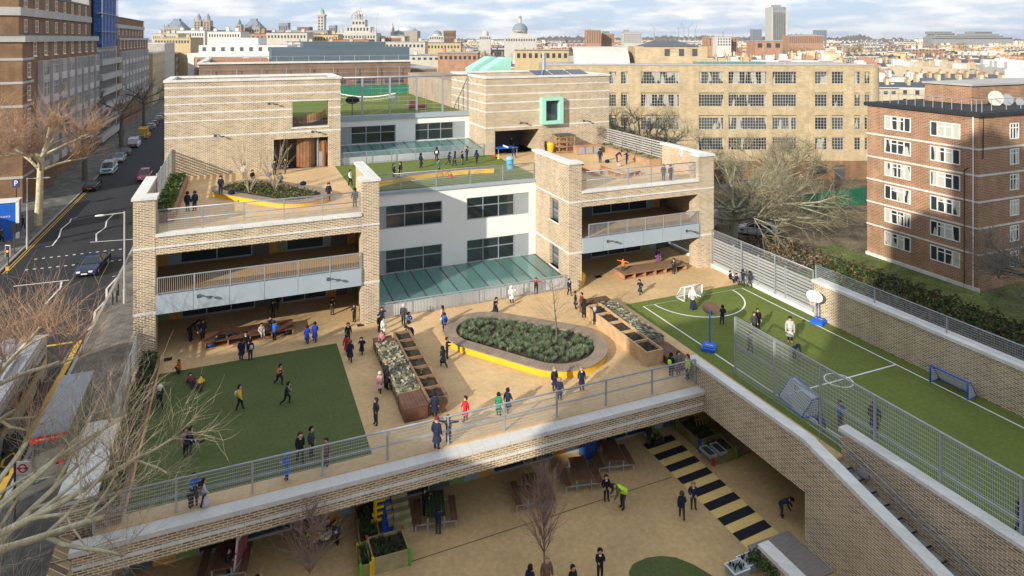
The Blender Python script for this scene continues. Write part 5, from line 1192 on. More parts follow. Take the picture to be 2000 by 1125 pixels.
for k in range(26):
    u0, u1 = k/26, (k+1)/26; f_ = lambda u, o: (10.2+10.8*u+o*.35*math.sin(u*3), 53.0+1.6*u+1.0*math.sin(u*math.pi)+o, 7.5)
    a, b_, c_, d_ = [Vector(q) for q in (f_(u0,0), f_(u1,0), f_(u1,.75), f_(u0,.75))]; up = Vector((0,0,.42))
    m.quad(a+up,b_+up,c_+up,d_+up); y_.quad(a,b_,b_+up*.96,a+up*.96); y_.quad(c_,d_,d_+up*.96,c_+up*.96)
P(m, 'timber_seat', mat('charcoal_deck', (.13,.12,.11), .85, .25, 2), t); P(y_, 'yellow_base', YEL, t)
# gabions and raised planters
GAB = mat('gabion_stone', (.28,.255,.16), .95, .5, 5, bump=.6, fine=.35)
def gabion(label, x0, y0, x1, y1, z, h, seed):
    t = thing('gabion_wall', label, 'gabion', (x0,y0,z)); rg = random.Random(seed); m = MB()
    m.box(x0+.06,y0+.06,z,x1-.06,y1-.06,z+h-.12)
    for k in range(int((x1-x0)*(y1-y0)*34)):
        p = Vector((rg.uniform(x0+.08,x1-.08), rg.uniform(y0+.08,y1-.08), z+h-rg.uniform(.02,.14))); a = rg.choice([0,0,1.57]) + rg.gauss(0,.25); u = Vector((math.cos(a),math.sin(a),rg.gauss(0,.08))); l_ = rg.uniform(.14,.34)
        m.bar(p-u*l_/2, p+u*l_/2, rg.uniform(.06,.12), rg.uniform(.05,.09), rg.randint(0,2))
    for k in range(int((y1-y0)*h*40)):
        y = rg.uniform(y0,y1); zz_ = z+rg.uniform(.03,h-.05); l_ = rg.uniform(.1,.25); m.box(x0+.02,y,zz_,x0+.1,y+l_,zz_+.07,rg.randint(0,2)); m.box(x1-.1,y,zz_,x1-.02,y+l_,zz_+.07,rg.randint(0,2))
    P(m, 'stones', [GAB, mat('gabion_pale', (.50,.45,.29), .95, .4, 5), mat('gabion_dark', (.10,.10,.075), .95, .4, 5)], t)
    w_ = MB(); k = x0
    while k <= x1+.01: w_.bar((k,y0,z+h),(k,y1,z+h),.006); w_.bar((k,y0,z),(k,y0,z+h),.006); k += .13
    k = y0
    while k <= y1+.01: w_.bar((x0,k,z+h),(x1,k,z+h),.006); w_.bar((x0,k,z),(x0,k,z+h),.006); w_.bar((x1,k,z),(x1,k,z+h),.006); k += .13
    P(w_, 'wire_basket', DGREY, t)
def cells(label, x0, y0, x1, y1, z, h, n, m, seed, grp=None, lush=.3):
    t = thing('raised_planter', label, 'planter', (x0,y0,z)); b = MB(); w = .09
    b.box(x0,y0,z,x0+w,y1,z+h).box(x1-w,y0,z,x1,y1,z+h)
    for k in range(n+1): y = y0+(y1-y0-w)*k/n; b.box(x0+w,y,z,x1-w,y+w,z+h-.004)
    P(b, 'timber_box', m, t); P(MB().box(x0+w,y0+w,z,x1-w,y1-w,z+h-.16), 'soil', EARTH, t)
    rg = random.Random(seed); mm = MB()
    for k in range(int((x1-x0)*(y1-y0)*12)):
        p = Vector((rg.uniform(x0+.15,x1-.15), rg.uniform(y0+.15,y1-.15), z+h-.16))
        if rg.random() < lush + .5*(p.y < y0+(y1-y0)*.35): tuft(mm, p, .1, .16, rg, 8, .02, rg.choice([0,0,1]))
    tag(mm.build('seedlings', [LG1, LG3], t), kind='stuff')
gabion('stone filled wire gabion seat in the shade beside the dark turf', 7.75,34.3,9.0,40.5,0,.82,1)
gabion('stone filled wire gabion seat beside the top of the football pitch', 23.5,34.3,24.7,40.6,0,.82,2)
cells('long row of brown framed raised planters right of the shaded gabion', 9.02,32.9,10.1,41.3,0,.85,7,mat('brown_timber', (.22,.13,.08), .75, .25, 2, fine=.15),3)
cells('pale timber raised planter with five soil beds left of the sunny gabion', 22.3,32.8,23.48,40.2,0,.88,5,WOODP,4,lush=.15)
for lb, x0, y0, x1, y1, h in (('dark red timber box seat at the near end of the shaded gabion',7.7,32.7,8.98,34.25,.72),('dark red timber box seat at the far end of the shaded gabion',7.75,40.55,8.95,41.5,.6),('low dark timber seat at the near end of the sunny gabion',23.55,31.6,24.75,34.2,.5),('dark timber lid at the far end of the sunny gabion',22.4,40.65,24.6,41.4,.8)):
    t = thing('box_seat', lb, 'box seat', (x0,y0,0)); P(MB().box(x0+.03,y0+.03,0,x1-.03,y1-.03,h-.06), 'box', WOODR, t); m = MB()
    for k in range(7): w = (x1-x0)/7; m.box(x0+k*w+.006,y0,h-.055,x0+(k+1)*w-.006,y1,h)
    P(m, 'lid', WOODR, t)
# hedges and planters along the edges
def hedge(name, label, x0, y0, x1, y1, z, h, n, mats, seed, box=None, boxm=WOODR, s=.09):
    t = thing(name, label, 'hedge', (x0,y0,z)); 
    if box: P(MB().box(box[0],box[1],z,box[2],box[3],z+box[4]), 'timber_box', boxm, t)
    rg = random.Random(seed); mm = MB()
    for k in range(n):
        y = rg.uniform(y0,y1); hh = h*(.75+.35*noise.noise(Vector((y*1.3,seed,0)))); leaf(mm, Vector((rg.uniform(x0,x1), y, z+hh*rg.uniform(.3,1)**.6)), rg.uniform(s*.6,s*1.3), rg, rg.randint(0,len(mats)-1))
    P(mm, 'leaves', mats, t)
hedge('hedge', 'dark green hedge in a timber planter along the shaded street side of the playground', -5.25,30.8,-4.5,44.3,0,1.25,6500,[LG1,LG3,LG3],1,(-5.3,30.4,-4.4,44.6,.5),MC['brown_timber'])
hedge('hedge', 'bright green shrub hedge in a timber planter on the upper left terrace', -5.2,48.3,-4.1,60.5,7.5,1.15,6000,[LG1,LG2,LG1],2,(-5.25,48.0,-3.9,60.8,.6),mat('rust_timber', (.30,.16,.10), .75, .2, 2),.1)
hedge('hedge', 'low green planting in a timber planter under the trellis on the upper right terrace', 36.0,52.4,37.1,62.3,7.5,.8,3000,[LG1,LG2,LG3],3,(35.6,52.0,37.2,62.6,.55),mat('tan_timber', (.40,.25,.15), .75, .2, 2),.08)
for k, (px, py) in enumerate(((1237,288),(1207,277),(1272,302),(1178,266))):
    y = 53.0+k*2.6; small_tree('espalier_tree', 'thin bare espaliered tree against the slat fence, %s' % ['nearest the brick pier','second from the brick pier','third from the brick pier','farthest from the brick pier'][k], (36.6,y,8.0), 2.6, .8, 90+k, BARKD, TWT, 14, .03, .1)
hedge('climber', 'tall twiggy climber in the corner of the right tower above the planter', 36.3,62.2,37.2,63.1,7.5,3.2,500,[LG3,TWT],7,None,None,.06)
# goals, basketball stands and balls
NETM = mat('pale_net', (.55,.56,.58), .8, .05, 3); BLU = mat('blue_plastic', (.02,.12,.55), .4, .08, 2)
def goal(label, p0, p1, h, dep, m, back, thick=.05, net=.11, nw=.010):
    p0, p1 = V2(p0), V2(p1); u = (p1-p0).normalized(); v = Vector((-u.y,u.x,0))*back; up = Vector((0,0,1)); t = thing('football_goal', label, 'goal', tuple(p0))
    f = MB(); f.path([p0, p0+up*h, p1+up*h, p1], thick, 7); f.path([p0, p0+v*dep, p1+v*dep, p1], thick*.8, 6); f.path([p0+up*h, p0+up*h*.9+v*dep*.35, p0+v*dep], thick*.6, 5); f.path([p1+up*h, p1+up*h*.9+v*dep*.35, p1+v*dep], thick*.6, 5)
    P(f, 'frame', m, t, True); g = MB(); Lg = (p1-p0).length; n = int(Lg/net)
    prof = [up*h, up*h*.9+v*dep*.35, v*dep]
    for k in range(n+1): q = p0+u*Lg*k/n; g.bar(q+prof[0], q+prof[1], nw); g.bar(q+prof[1], q+prof[2], nw)
    for s_ in range(2):
        for k in range(8):
            w_ = prof[s_].lerp(prof[s_+1], k/8); g.bar(p0+w_, p1+w_, nw)
    for e in (p0, p1):
        for k in range(1,7): w_ = prof[1].lerp(prof[2], k/7); g.bar(e+up*h*(1-k/7), e+w_, nw); g.bar(e+v*dep*k/7, e+Vector((0,0,h*.9*(1-k/7)))+v*dep*k/7*.9, nw)
    P(g, 'net', NETM, t)
goal('small white football goal at the sunny far end of the pitch', at(1337,589), at(1371,581), 1.05, .95, WPAINT, 1)
goal('low blue framed goal with white net against the far brick wall of the pitch', at(1817,746), at(1890,781), .95, .8, BLU, 1, nw=.03)
goal('low blue framed goal seen from behind through the mesh fence', at(1600,812), at(1553,770), .95, 1.0, BLU, 1, nw=.03)
def hoop(label, base, ang, h, boardm, bs=1.0):
    t = thing('basketball_stand', label, 'basketball hoop', (base.x,base.y,0), 0); loc = Vector((base.x,base.y,0)); d = Vector((math.cos(ang),math.sin(ang),0)); s = Vector((-d.y,d.x,0))
    P(MB().obox(loc-d*.55-s*.42, d*1.1, s*.84, Vector((0,0,.2))).obox(loc-d*.35-s*.32+Vector((0,0,.2)), d*.8, s*.64, Vector((0,0,.05))), 'base', BLU, t)
    pt = loc+d*.35; P(MB().path([pt+Vector((0,0,.2)), pt+Vector((0,0,h)), pt+d*.35+Vector((0,0,h+.1))], .045, 7), 'pole', BLU, t)
    bd = MB(); c_ = pt+d*.4+Vector((0,0,h+.25)); n = 18; i0 = len(bd.v)
    for o_ in (0,.04):
        for k in range(n): a = 6.283*k/n; q = c_+d*o_+s*math.cos(a)*.55*bs+Vector((0,0,math.sin(a)*.40*bs)); bd.v.append(tuple(q))
    for k in range(n): j = (k+1)%n; bd.f.append((k,j,n+j,n+k)); bd.m.append(0)
    bd.f += [tuple(reversed(range(n))), tuple(range(n,2*n))]; bd.m += [0,0]; P(bd, 'backboard', boardm, t)
    r = MB(); rc = c_+d*.32-Vector((0,0,.18))
    for k in range(14): a, b = 6.283*k/14, 6.283*(k+1)/14; A_, B_ = rc+Vector((math.cos(a)*.22,math.sin(a)*.22,0)), rc+Vector((math.cos(b)*.22,math.sin(b)*.22,0)); r.tube(A_,B_,.014,n=4); r.bar(A_, rc+Vector((math.cos(a+.3)*.12,math.sin(a+.3)*.12,-.35)), .012)
    P(r, 'hoop_and_net', WPAINT, t); m = MB()
    for k in range(6): m.obox(loc-d*(.1-.0)-s*(.24-k*.08)+Vector((0,0,.252)), d*(.14+.05*(k%2)), s*.03, Vector((0,0,.004)))
    P(m, 'base_print', WPAINT, t); return t
hoop('portable basketball hoop with blue base and brown backboard seen from behind', at(1385,681), .75, 2.0, mat('dark_brown_board', (.10,.06,.045), .7, .15, 3), 1.0)
hoop('portable basketball hoop with blue base and white backboard by the end of the brick wall', at(1600,630), 3.5, 1.75, WPAINT, 1.0)
def ball(label, p, r, m): return tag(MB().ell((0,0,0),(r,r,r),12,8).build('ball', m, smooth=True, loc=p), label, 'ball')
v = at(1573,716,2.4); ball('white football caught high against the mesh fence', onX(1573,716,26.75), .16, WPAINT)
ball('turquoise ball on the pitch behind the mesh', at(1452,671,.15), .15, mat('turquoise', (.04,.40,.30), .5)); ball('small white ball beside the mesh fence', at(1462,650,.1), .1, WPAINT); ball('lime ball held out on the sunny deck', at(1238,556,.6), .11, mat('lime', (.45,.6,.05), .5))
for i, (px, py, z, c_, lb) in enumerate(((1133,556,0,YEL,'rounded yellow plastic crate beside the base of the right wing pier'),(1076,296,7.5,YEL,'yellow drum beside the wooden play frame'))):
    v = at(px,py,z); t = thing('plastic_tub', lb, 'tub', tuple(v)); P(MB().lathe([(.30,v.z),(.42,v.z+.5),(.44,v.z+.75),(.34,v.z+.95),(.05,v.z+1.0)],(v.x,v.y),12), 'tub', c_, t, True); P(MB().lathe([(.46,v.z+.70),(.46,v.z+.76)],(v.x,v.y),12), 'rim', YEL, t)
def torus(label, c_, r, m, w=.02, name='hoop'):
    mb = MB(); c_ = Vector(c_)
    for k in range(24): a, b = 6.283*k/24, 6.283*(k+1)/24; mb.tube(Vector((math.cos(a)*r,math.sin(a)*r,0)), Vector((math.cos(b)*r,math.sin(b)*r,0)), w, n=5, caps=False)
    return tag(mb.build(name, m, loc=c_), label, 'hoop')
v = at(1162,748,.02); torus('thin yellow hoop lying on the deck behind the bridge railing', v, .45, YEL)
v = at(1563,1040,-3.68); torus('coiled green garden hose at the foot of the courtyard wall', v, .4, mat('green_hose', (.12,.25,.06), .5), .025, 'garden_hose')
# backpacks and coats left about
def bag(label, px, py, z, m, s=1.0):
    v = at(px,py,z); rg = random.Random(px); t = thing('backpack', label, 'bag', tuple(v)); P(MB().ell((v.x,v.y,v.z+.14*s),(.24*s,.17*s,.16*s),10,6), 'bag', m, t, True); P(MB().path([(v.x-.12*s,v.y-.1*s,v.z+.25*s),(v.x,v.y-.14*s,v.z+.34*s),(v.x+.12*s,v.y-.1*s,v.z+.25*s)],.02*s,4), 'strap', m, t)
NAVY = mat('navy_cloth', (.012,.018,.05), .9, .2, 6); BLC = mat('black_cloth', (.014,.014,.018), .9, .2, 6); BLUC = mat('bright_blue_cloth', (.02,.13,.50), .8, .2, 6); REDC = mat('red_cloth', (.45,.02,.03), .8, .2, 6); PNKC = mat('pink_cloth', (.65,.33,.36), .8, .15, 6)
bag('blue bag inside the left cubby of the shaded platform bench', 411,677,.1, mat('navy_blue_cloth',(.03,.06,.22),.8,.2,5)); bag('dark bag inside the right cubby of the shaded platform bench', 562,653,.1, BLC)
for px, py, m, lb in ((452,380,BLC,'black coat dropped on the rim of the upper oval bed'),(592,362,NAVY,'dark coat on the far rim of the upper oval bed'),(558,402,BLC,'dark bag against the near rim of the upper oval bed'),(525,345,BLUC,'blue coat on the oval bed rim beside the seated boys'),(1210,325,PNKC,'pink coat on the low wooden benches of the upper right terrace'),(1186,318,NAVY,'navy coats heaped on the wooden benches of the upper right terrace'),(1172,338,BLUC,'blue bag behind the upper right railing'),(1208,342,REDC,'red bag behind the upper right railing'),(880,348,REDC,'red toy beside the bicycle on the middle terrace'),(1135,325,BLC,'dark coats piled at the corner of the upper right terrace')): bag(lb, px, py, 7.9 if px < 600 and py < 390 else 7.5, m, 1.1)
# upper right terrace furniture
v = at(1092,300,7.5); t = thing('play_house', 'open wooden play frame with shelves on the upper right terrace', 'play frame', (v.x,v.y,7.5)); m = MB(); x0, y0 = v.x, v.y
for x in (0,.9,1.8):
    for y in (0,1.5): m.box(x0+x,y0+y,7.5,x0+x+.09,y0+y+.09,9.3)
for z in (7.6,8.1,8.6,9.1): m.box(x0,y0,z,x0+1.89,y0+.07,z+.07).box(x0,y0+1.5,z,x0+1.89,y0+1.57,z+.07).box(x0,y0+.1,z,x0+.07,y0+1.5,z+.07)
P(m, 'frame', WOODO, t); P(MB().box(x0-.05,y0-.05,9.3,x0+1.95,y0+1.65,9.36), 'roof', DGREY, t); m = MB()
for z in (8.15,8.65): m.box(x0+.05,y0+.1,z,x0+.9,y0+1.45,z+.03)
P(m, 'shelf', WOODP, t)
v = at(1128,303,7.5); t = thing('storage_boxes', 'row of grey fronted wooden storage boxes right of the play frame', 'storage', (v.x,v.y,7.5)); m = MB(); g = MB()
for k in range(3): m.box(v.x+k*.95,v.y,7.5,v.x+k*.95+.9,v.y+.9,8.35); g.box(v.x+k*.95+.1,v.y-.02,7.6,v.x+k*.95+.8,v.y,8.25)
P(m, 'box', WOODO, t); P(g, 'front_panel', MGREY, t)
for i, (a, b_) in enumerate((((1172,330),(1199,340)),((1186,341),(1215,349)),((1228,348),(1252,342)),((1135,333),(1160,345)))):
    p, q = at(*a,7.5), at(*b_,7.5); u = (q-p).normalized(); s_ = Vector((-u.y,u.x,0)); t = thing('low_bench', 'low wooden bench module on the upper right terrace, %s' % ['left of the heaped coats','under the heaped coats','nearest the railing on the right','in the shade of the brick pier'][i], 'bench', tuple(p), group='low wooden bench modules')
    L_ = (q-p).length; P(MB().obox(p+Vector((0,0,.4)), u*L_, s_*.6, (0,0,.05)), 'seat', WOODP, t); m = MB()
    for k in range(3): m.obox(p+u*(L_-.06)*k/2, u*.06, s_*.6, (0,0,.4))
    P(m, 'support', WOODO, t)
v = at(972,305,7.5); t = thing('table_tennis_table', 'blue table tennis table in the shaded opening of the right tower', 'table', (v.x,v.y,7.5)); P(MB().box(v.x,v.y,8.2,v.x+2.3,v.y+1.3,8.25), 'top', BLU, t); m = MB()
for x in (.1,2.15):
    for y in (.1,1.15): m.box(v.x+x,v.y+y,7.5,v.x+x+.05,v.y+y+.05,8.2)
P(m, 'legs', METAL, t); P(MB().box(v.x+1.13,v.y-.08,8.25,v.x+1.15,v.y+1.38,8.4), 'net', WPAINT, t)
v = at(996,330,7.5); t = thing('litter_bin', 'round sky blue litter bin behind the middle terrace railing', 'bin', tuple(v)); P(MB().lathe([(.28,7.5),(.34,8.3),(.36,8.35),(.36,8.42)],(v.x,v.y),14), 'body', mat('sky_blue', (.10,.36,.62), .5), t); P(MB().lathe([(.36,8.42),(.30,8.6),(.05,8.66)],(v.x,v.y),14), 'lid', mat('pale_blue', (.2,.45,.65), .5), t)
for k, (px, py, m_, lb) in enumerate(((967,308,'red','small red cone at the mouth of the right tower opening'),(974,311,'yellow','small yellow cone beside the red one'))):
    v = at(px,py,7.5); t = thing('traffic_cone', lb, 'cone', tuple(v)); P(MB().lathe([(.16,7.5),(.03,8.0)],(v.x,v.y),10), 'cone', REDC if k == 0 else YEL, t); P(MB().box(v.x-.2,v.y-.2,7.5,v.x+.2,v.y+.2,7.53), 'base', BLK, t)
def bicycle(name, label, v, ang, m=None, s=1.0, grp=None):
    m = m or DGREY; t = thing(name, label, 'bicycle', (0,0,0), group=grp); w = MB()
    for cx in (-.5,.5):
        for k in range(16): a, b = 6.283*k/16, 6.283*(k+1)/16; w.tube((cx+math.cos(a)*.33,0,.33+math.sin(a)*.33),(cx+math.cos(b)*.33,0,.33+math.sin(b)*.33),.022,n=4,caps=False)
        for k in range(8): a = 6.283*k/8; w.bar((cx,0,.33),(cx+math.cos(a)*.33,0,.33+math.sin(a)*.33),.008)
    P(w, 'wheels', BLK, t); P(MB().path([(-.5,0,.33),(-.15,0,.30),(.3,0,.75),(-.22,0,.78),(-.15,0,.30)],.02,5).path([(-.5,0,.33),(-.22,0,.78),(-.24,0,.9)],.016,5).path([(.5,0,.33),(.33,0,.75),(.3,0,.95)],.018,5), 'frame', m, t)
    P(MB().box(-.36,-.06,.9,-.12,.06,.95), 'saddle', BLK, t); P(MB().tube((.3,-.27,.97),(.3,.27,.97),.016,n=5), 'handlebar', BLK, t); t.location = v; t.rotation_euler.z = ang; t.scale = (s,)*3; return t
bicycle('bicycle', 'small bicycle lying against the curved bench of the middle terrace', at(868,350,7.5), .3, mat('red_frame',(.5,.03,.08),.4), .9); bicycle('bicycle', 'bicycle parked with its wheel up beside the middle terrace railing', at(916,346,7.5), 1.2, METAL, .9)
t = thing('wall_clock', 'round white wall clock on the brick pier of the upper right terrace', 'clock', (36.93,49.5,9.0)); v = onX(1331,299,36.93); P(MB().ell((36.9,v.y,v.z),(.06,.33,.33),6,10), 'face', WPAINT, t, True); P(MB().bar((36.83,v.y,v.z),(36.83,v.y,v.z+.2),.03).bar((36.83,v.y,v.z),(36.83,v.y-.12,v.z-.08),.03), 'hands', BLK, t)
# ---------------------------------------------------------------- courtyard
def picnic(label, px, py, ang, topm=WOODR, z=-3.7):
    t = thing('picnic_table', label, 'picnic table', (0,0,0), group='red brown picnic tables'); m = MB()
    for k in range(5): m.box(-.9,-.45+k*.18,.68,.9,-.45+k*.18+.165,.73)
    P(m, 'table_top', topm, t)
    for s_ in (-1,1): P(MB().box(-.85,s_*.85-.16,.40,.85,s_*.85-.01,.44).box(-.85,s_*.85+.01,.40,.85,s_*.85+.16,.44), 'bench_seat', WOODR, t)
    for x in (-.75,.75): P(MB().box(x-.03,-.42,0,x+.03,-.36,.68).box(x-.03,.36,0,x+.03,.42,.68).box(x-.03,-.98,0,x+.03,-.92,.4).box(x-.03,.92,0,x+.03,.98,.4).box(x-.03,-.98,.3,x+.03,.98,.35), 'leg', METAL, t)
    v = at(px,py,z); t.location = v; t.rotation_euler.z = ang; return t
picnic('red brown picnic table in the middle of the shaded courtyard edge, left of the stripes', 1133,940,1.35); picnic('red brown picnic table under the bridge beside the blue bin', 1195,905,1.35); picnic('red brown picnic table half hidden behind the birch twigs', 1040,975,1.35); picnic('picnic table with a green top where two children play', 850,1012,1.35, mat('green_baize',(.03,.06,.02),.9,.1,2)); picnic('red brown picnic table deep under the bridge on the left', 440,1112,1.4)
v = at(630,1062,-3.7); t = thing('toy_table', 'round dark table covered with coloured toy bricks', 'table', tuple(v)); P(MB().lathe([(.75,-3.2),(.8,-3.15),(.8,-3.1)],(v.x,v.y),20).tube((v.x,v.y,-3.7),(v.x,v.y,-3.2),.12), 'table', BLK, t); rg = random.Random(2); m = MB()
for k in range(110): a, r_ = rg.uniform(0,6.28), .72*math.sqrt(rg.random()); x, y, s_ = v.x+math.cos(a)*r_, v.y+math.sin(a)*r_, rg.uniform(.03,.1); m.box(x-s_,y-s_*.6,-3.1,x+s_,y+s_*.6,-3.1+rg.uniform(.04,.16),rg.randint(0,4))
tag(P(m, 'toy_bricks', [mat('toy_orange',(.6,.2,.02),.5), mat('toy_red',(.5,.03,.02),.5), mat('toy_green',(.03,.3,.08),.5), mat('toy_white',(.6,.6,.6),.5), mat('toy_yellow',(.6,.4,.02),.5)], t), kind='stuff')
def trough(label, pts, h, z, posts, seed, m=WOODP, inner=BLK):
    p0, p1, p2 = [at(*q, z) for q in pts]; u, v_ = p1-p0, p2-p0; t = thing('play_planter', label, 'planter', tuple(p0)); un, vn = u.normalized(), v_.normalized(); up = Vector((0,0,1)); m_ = MB()
    m_.obox(p0, u, vn*.06, up*h).obox(p0+v_-vn*.06, u, vn*.06, up*h).obox(p0+vn*.06, un*.06, v_-vn*.12, up*h).obox(p0+u-un*.06+vn*.06, un*.06, v_-vn*.12, up*h); P(m_, 'side_boards', m, t)
    P(MB().obox(p0+un*.06+vn*.06, u-un*.12, v_-vn*.12, up*(h-.12)), 'soil', EARTH, t)
    for k, q in enumerate((p0, p0+u, p0+u+v_, p0+v_)): P(MB().obox(q-un*.05-vn*.05, un*.12, vn*.12, up*(h+.06)), 'corner_post', posts[k % len(posts)], t)
    rg = random.Random(seed); mm = MB()
    for k in range(60): q = p0+u*rg.uniform(.1,.9)+v_*rg.uniform(.1,.9)+up*(h-.12); tuft(mm, q, .15, .25, rg, 9, .02, rg.randint(0,1))
    tag(P(mm, 'plants', [LG1, LG3], t), kind='stuff')
TG = mat('toy_green_paint',(.10,.35,.04),.5); TRd = MC['toy_red']; TY = MC['toy_yellow']; TB = mat('toy_blue_paint',(.015,.06,.28),.4)
OLV = mat('olive_timber', (.22,.19,.07), .8, .3, 2, fine=.2)
trough('olive play planter with coloured corner posts beside the black and gold stripes', ((1394,910),(1437,896),(1369,885)), .62, -3.7, [TRd,TG,TG,TB], 1, OLV)
trough('long dark play planter with yellow chains under the end of the bridge', ((1366,882),(1404,868),(1322,842)), .62, -3.7, [TB,TG,TG,TG], 2, OLV)
for k, (px, py) in enumerate(((1383,884),(1403,878))):
    v = at(px,py,-3.08); t = thing('soil_crate', ['grey plastic crate sunk in the near end of the olive play planter','second grey plastic crate in the olive play planter'][k], 'crate', tuple(v)); P(MB().box(v.x-.25,v.y-.45,-3.1,v.x+.25,v.y-.4,-2.95).box(v.x-.25,v.y+.4,-3.1,v.x+.25,v.y+.45,-2.95).box(v.x-.25,v.y-.4,-3.1,v.x-.2,v.y+.4,-2.95).box(v.x+.2,v.y-.4,-3.1,v.x+.25,v.y+.4,-2.95), 'rim', mat('grey_plastic',(.25,.30,.30),.5), t); P(MB().box(v.x-.2,v.y-.4,-3.1,v.x+.2,v.y+.4,-3.0), 'soil', EARTH, t)
m = MB(); v = at(1355,830,-3.1)
t = thing('climbing_net', 'yellow chain climbing net hanging at the far end of the play planter', 'climbing net', tuple(v))
for k in range(7): m.path([(v.x+k*.22,v.y+.6,-1.6),(v.x+k*.2+.1,v.y,-2.6),(v.x+k*.22,v.y-.3,-3.0)],.025,4)
for k in range(6): z = -1.7-k*.22; m.tube((v.x,v.y+.55-k*.12,z),(v.x+1.4,v.y+.55-k*.12,z),.02,n=4)
P(m, 'chains', TY, t)
trough('near pale timber play planter with green and yellow corner posts by the toy table', ((728,1124),(800,1104),(716,1080)), .7, -3.7, [TY,TG,TRd,TRd], 3, mat('mossy_pine',(.30,.26,.13),.8,.25,2,fine=.2))
trough('left narrow play planter with leafy plants beside the near pale one', ((704,1135),(724,1130),(698,1092)), .62, -3.7, [TG,TY], 4, OLV)
trough('dark play planter behind the near pale one under the bridge', ((702,1090),(742,1072),(692,1012)), .62, -3.7, [TG,TRd,TG,TY], 5, OLV)
t = thing('play_steps', 'mossy timber play steps right of the blue slide', 'steps', tuple(at(760,1050,-3.7))); m = MB(); v = at(762,1052,-3.7)
for k in range(5): m.box(v.x,v.y+k*.32,-3.7,v.x+1.1,v.y+k*.32+.3,-3.45+k*.2)
P(m, 'step_boards', MC['mossy_pine'], t)
t = thing('slide', 'curved blue plastic slide among the courtyard planters', 'slide', tuple(at(745,1060,-3.7))); v = at(745,1066,-3.7); m = MB()
for k in range(8):
    u0, u1 = k/8, (k+1)/8; f_ = lambda u: Vector((v.x+.25*math.sin(u*3), v.y+2.2*u, -3.5+1.5*u*u)); a, b_ = f_(u0), f_(u1); X_ = Vector((.5,0,0)); m.quad(a, a+X_, b_+X_, b_); m.quad(a, b_, b_+Vector((-.03,0,.2)), a+Vector((-.03,0,.2))); m.quad(b_+X_, a+X_, a+X_+Vector((.03,0,.2)), b_+X_+Vector((.03,0,.2)))
P(m, 'chute', TB, t)
t = thing('climber_toy', 'yellow figure shaped climbing toy above the blue slide', 'climbing frame', tuple(at(735,1020,-3.7))); v = at(733,1040,-3.7); m = MB(); m.path([(v.x,v.y,-3.7),(v.x,v.y,-2.0),(v.x+.3,v.y+.1,-1.6),(v.x+.7,v.y+.1,-1.5)],.09,6)
for k in range(5): m.box(v.x-.2+k*.05,v.y-.05,-3.2+k*.3,v.x+.3+k*.05,v.y+.05,-3.08+k*.3)
P(m, 'frame', TY, t)
v = at(1148,893,-3.7); t = thing('wheeled_bin', 'dark blue wheeled bin under the bridge between the picnic tables', 'bin', tuple(v)); m = MB(); m.prism([(v.x-.3,v.y-.3),(v.x+.3,v.y-.3),(v.x+.35,v.y+.35),(v.x-.35,v.y+.35)],-3.6,-2.75); P(m, 'body', TB, t); P(MB().box(v.x-.38,v.y-.36,-2.75,v.x+.38,v.y+.4,-2.66), 'lid', TB, t); P(MB().tube((v.x-.34,v.y+.3,-3.58),(v.x-.28,v.y+.3,-3.58),.12,n=10).tube((v.x+.28,v.y+.3,-3.58),(v.x+.34,v.y+.3,-3.58),.12,n=10), 'wheels', BLK, t)
for k, (px, py) in enumerate(((1440,1122),(1462,1108))):
    v = at(px,py,-3.7); t = thing('plant_crate', ['nearest pale rimmed grey crate of herbs at the bottom edge','pale rimmed grey crate of herbs beside the low brick wall'][k], 'crate', tuple(v)); m = MB(); a = .35
    m.box(v.x-.4,v.y-.3,-3.7,v.x+.4,v.y+.3,-3.35); o = P(m, 'crate', MC['grey_plastic'], t); mm = MB(); rg = random.Random(k)
    for q in range(14): tuft(mm, Vector((v.x+rg.uniform(-.3,.3),v.y+rg.uniform(-.2,.2),-3.36)), .12, .22, rg, 8, .02)
    P(mm, 'herbs', LG3, t); P(MB().box(v.x-.43,v.y-.33,-3.37,v.x+.43,v.y-.29,-3.33).box(v.x-.43,v.y+.29,-3.37,v.x+.43,v.y+.33,-3.33).box(v.x-.43,v.y-.29,-3.37,v.x-.39,v.y+.29,-3.33).box(v.x+.39,v.y-.29,-3.37,v.x+.43,v.y+.29,-3.33), 'rim', WPAINT, t)
v = at(1488,1118,-3.7); hedge('fern_clump', 'bushy green shrub at the end of the low brick wall', v.x-.4,v.y-1.0,v.x+.3,v.y+.5,-3.7,1.0,900,[LG1,LG3],5,None,None,.06)
v = at(1285,862,-3.7); hedge('potted_plants', 'small green pot plants beside the top of the stripes', v.x-.4,v.y-.2,v.x+.3,v.y+.4,-3.7,.5,260,[LG1,LG2],6,(v.x-.4,v.y-.2,v.x+.3,v.y+.4,.2),BLK,.05)
v = at(455,1122,-3.7); t = thing('display_board', 'tilted white and pink display board under the left of the bridge', 'board', tuple(v)); P(MB().obox((v.x,v.y,-3.6),(.5,1.0,0),(.05,-.02,0),(.15,0,1.5)), 'board', WPAINT, t); P(MB().obox((v.x+.12,v.y+.05,-3.4),(.4,.8,0),(.04,-.02,0),(.1,0,1.0)), 'picture', mat('dusky_pink',(.35,.10,.12),.8), t)
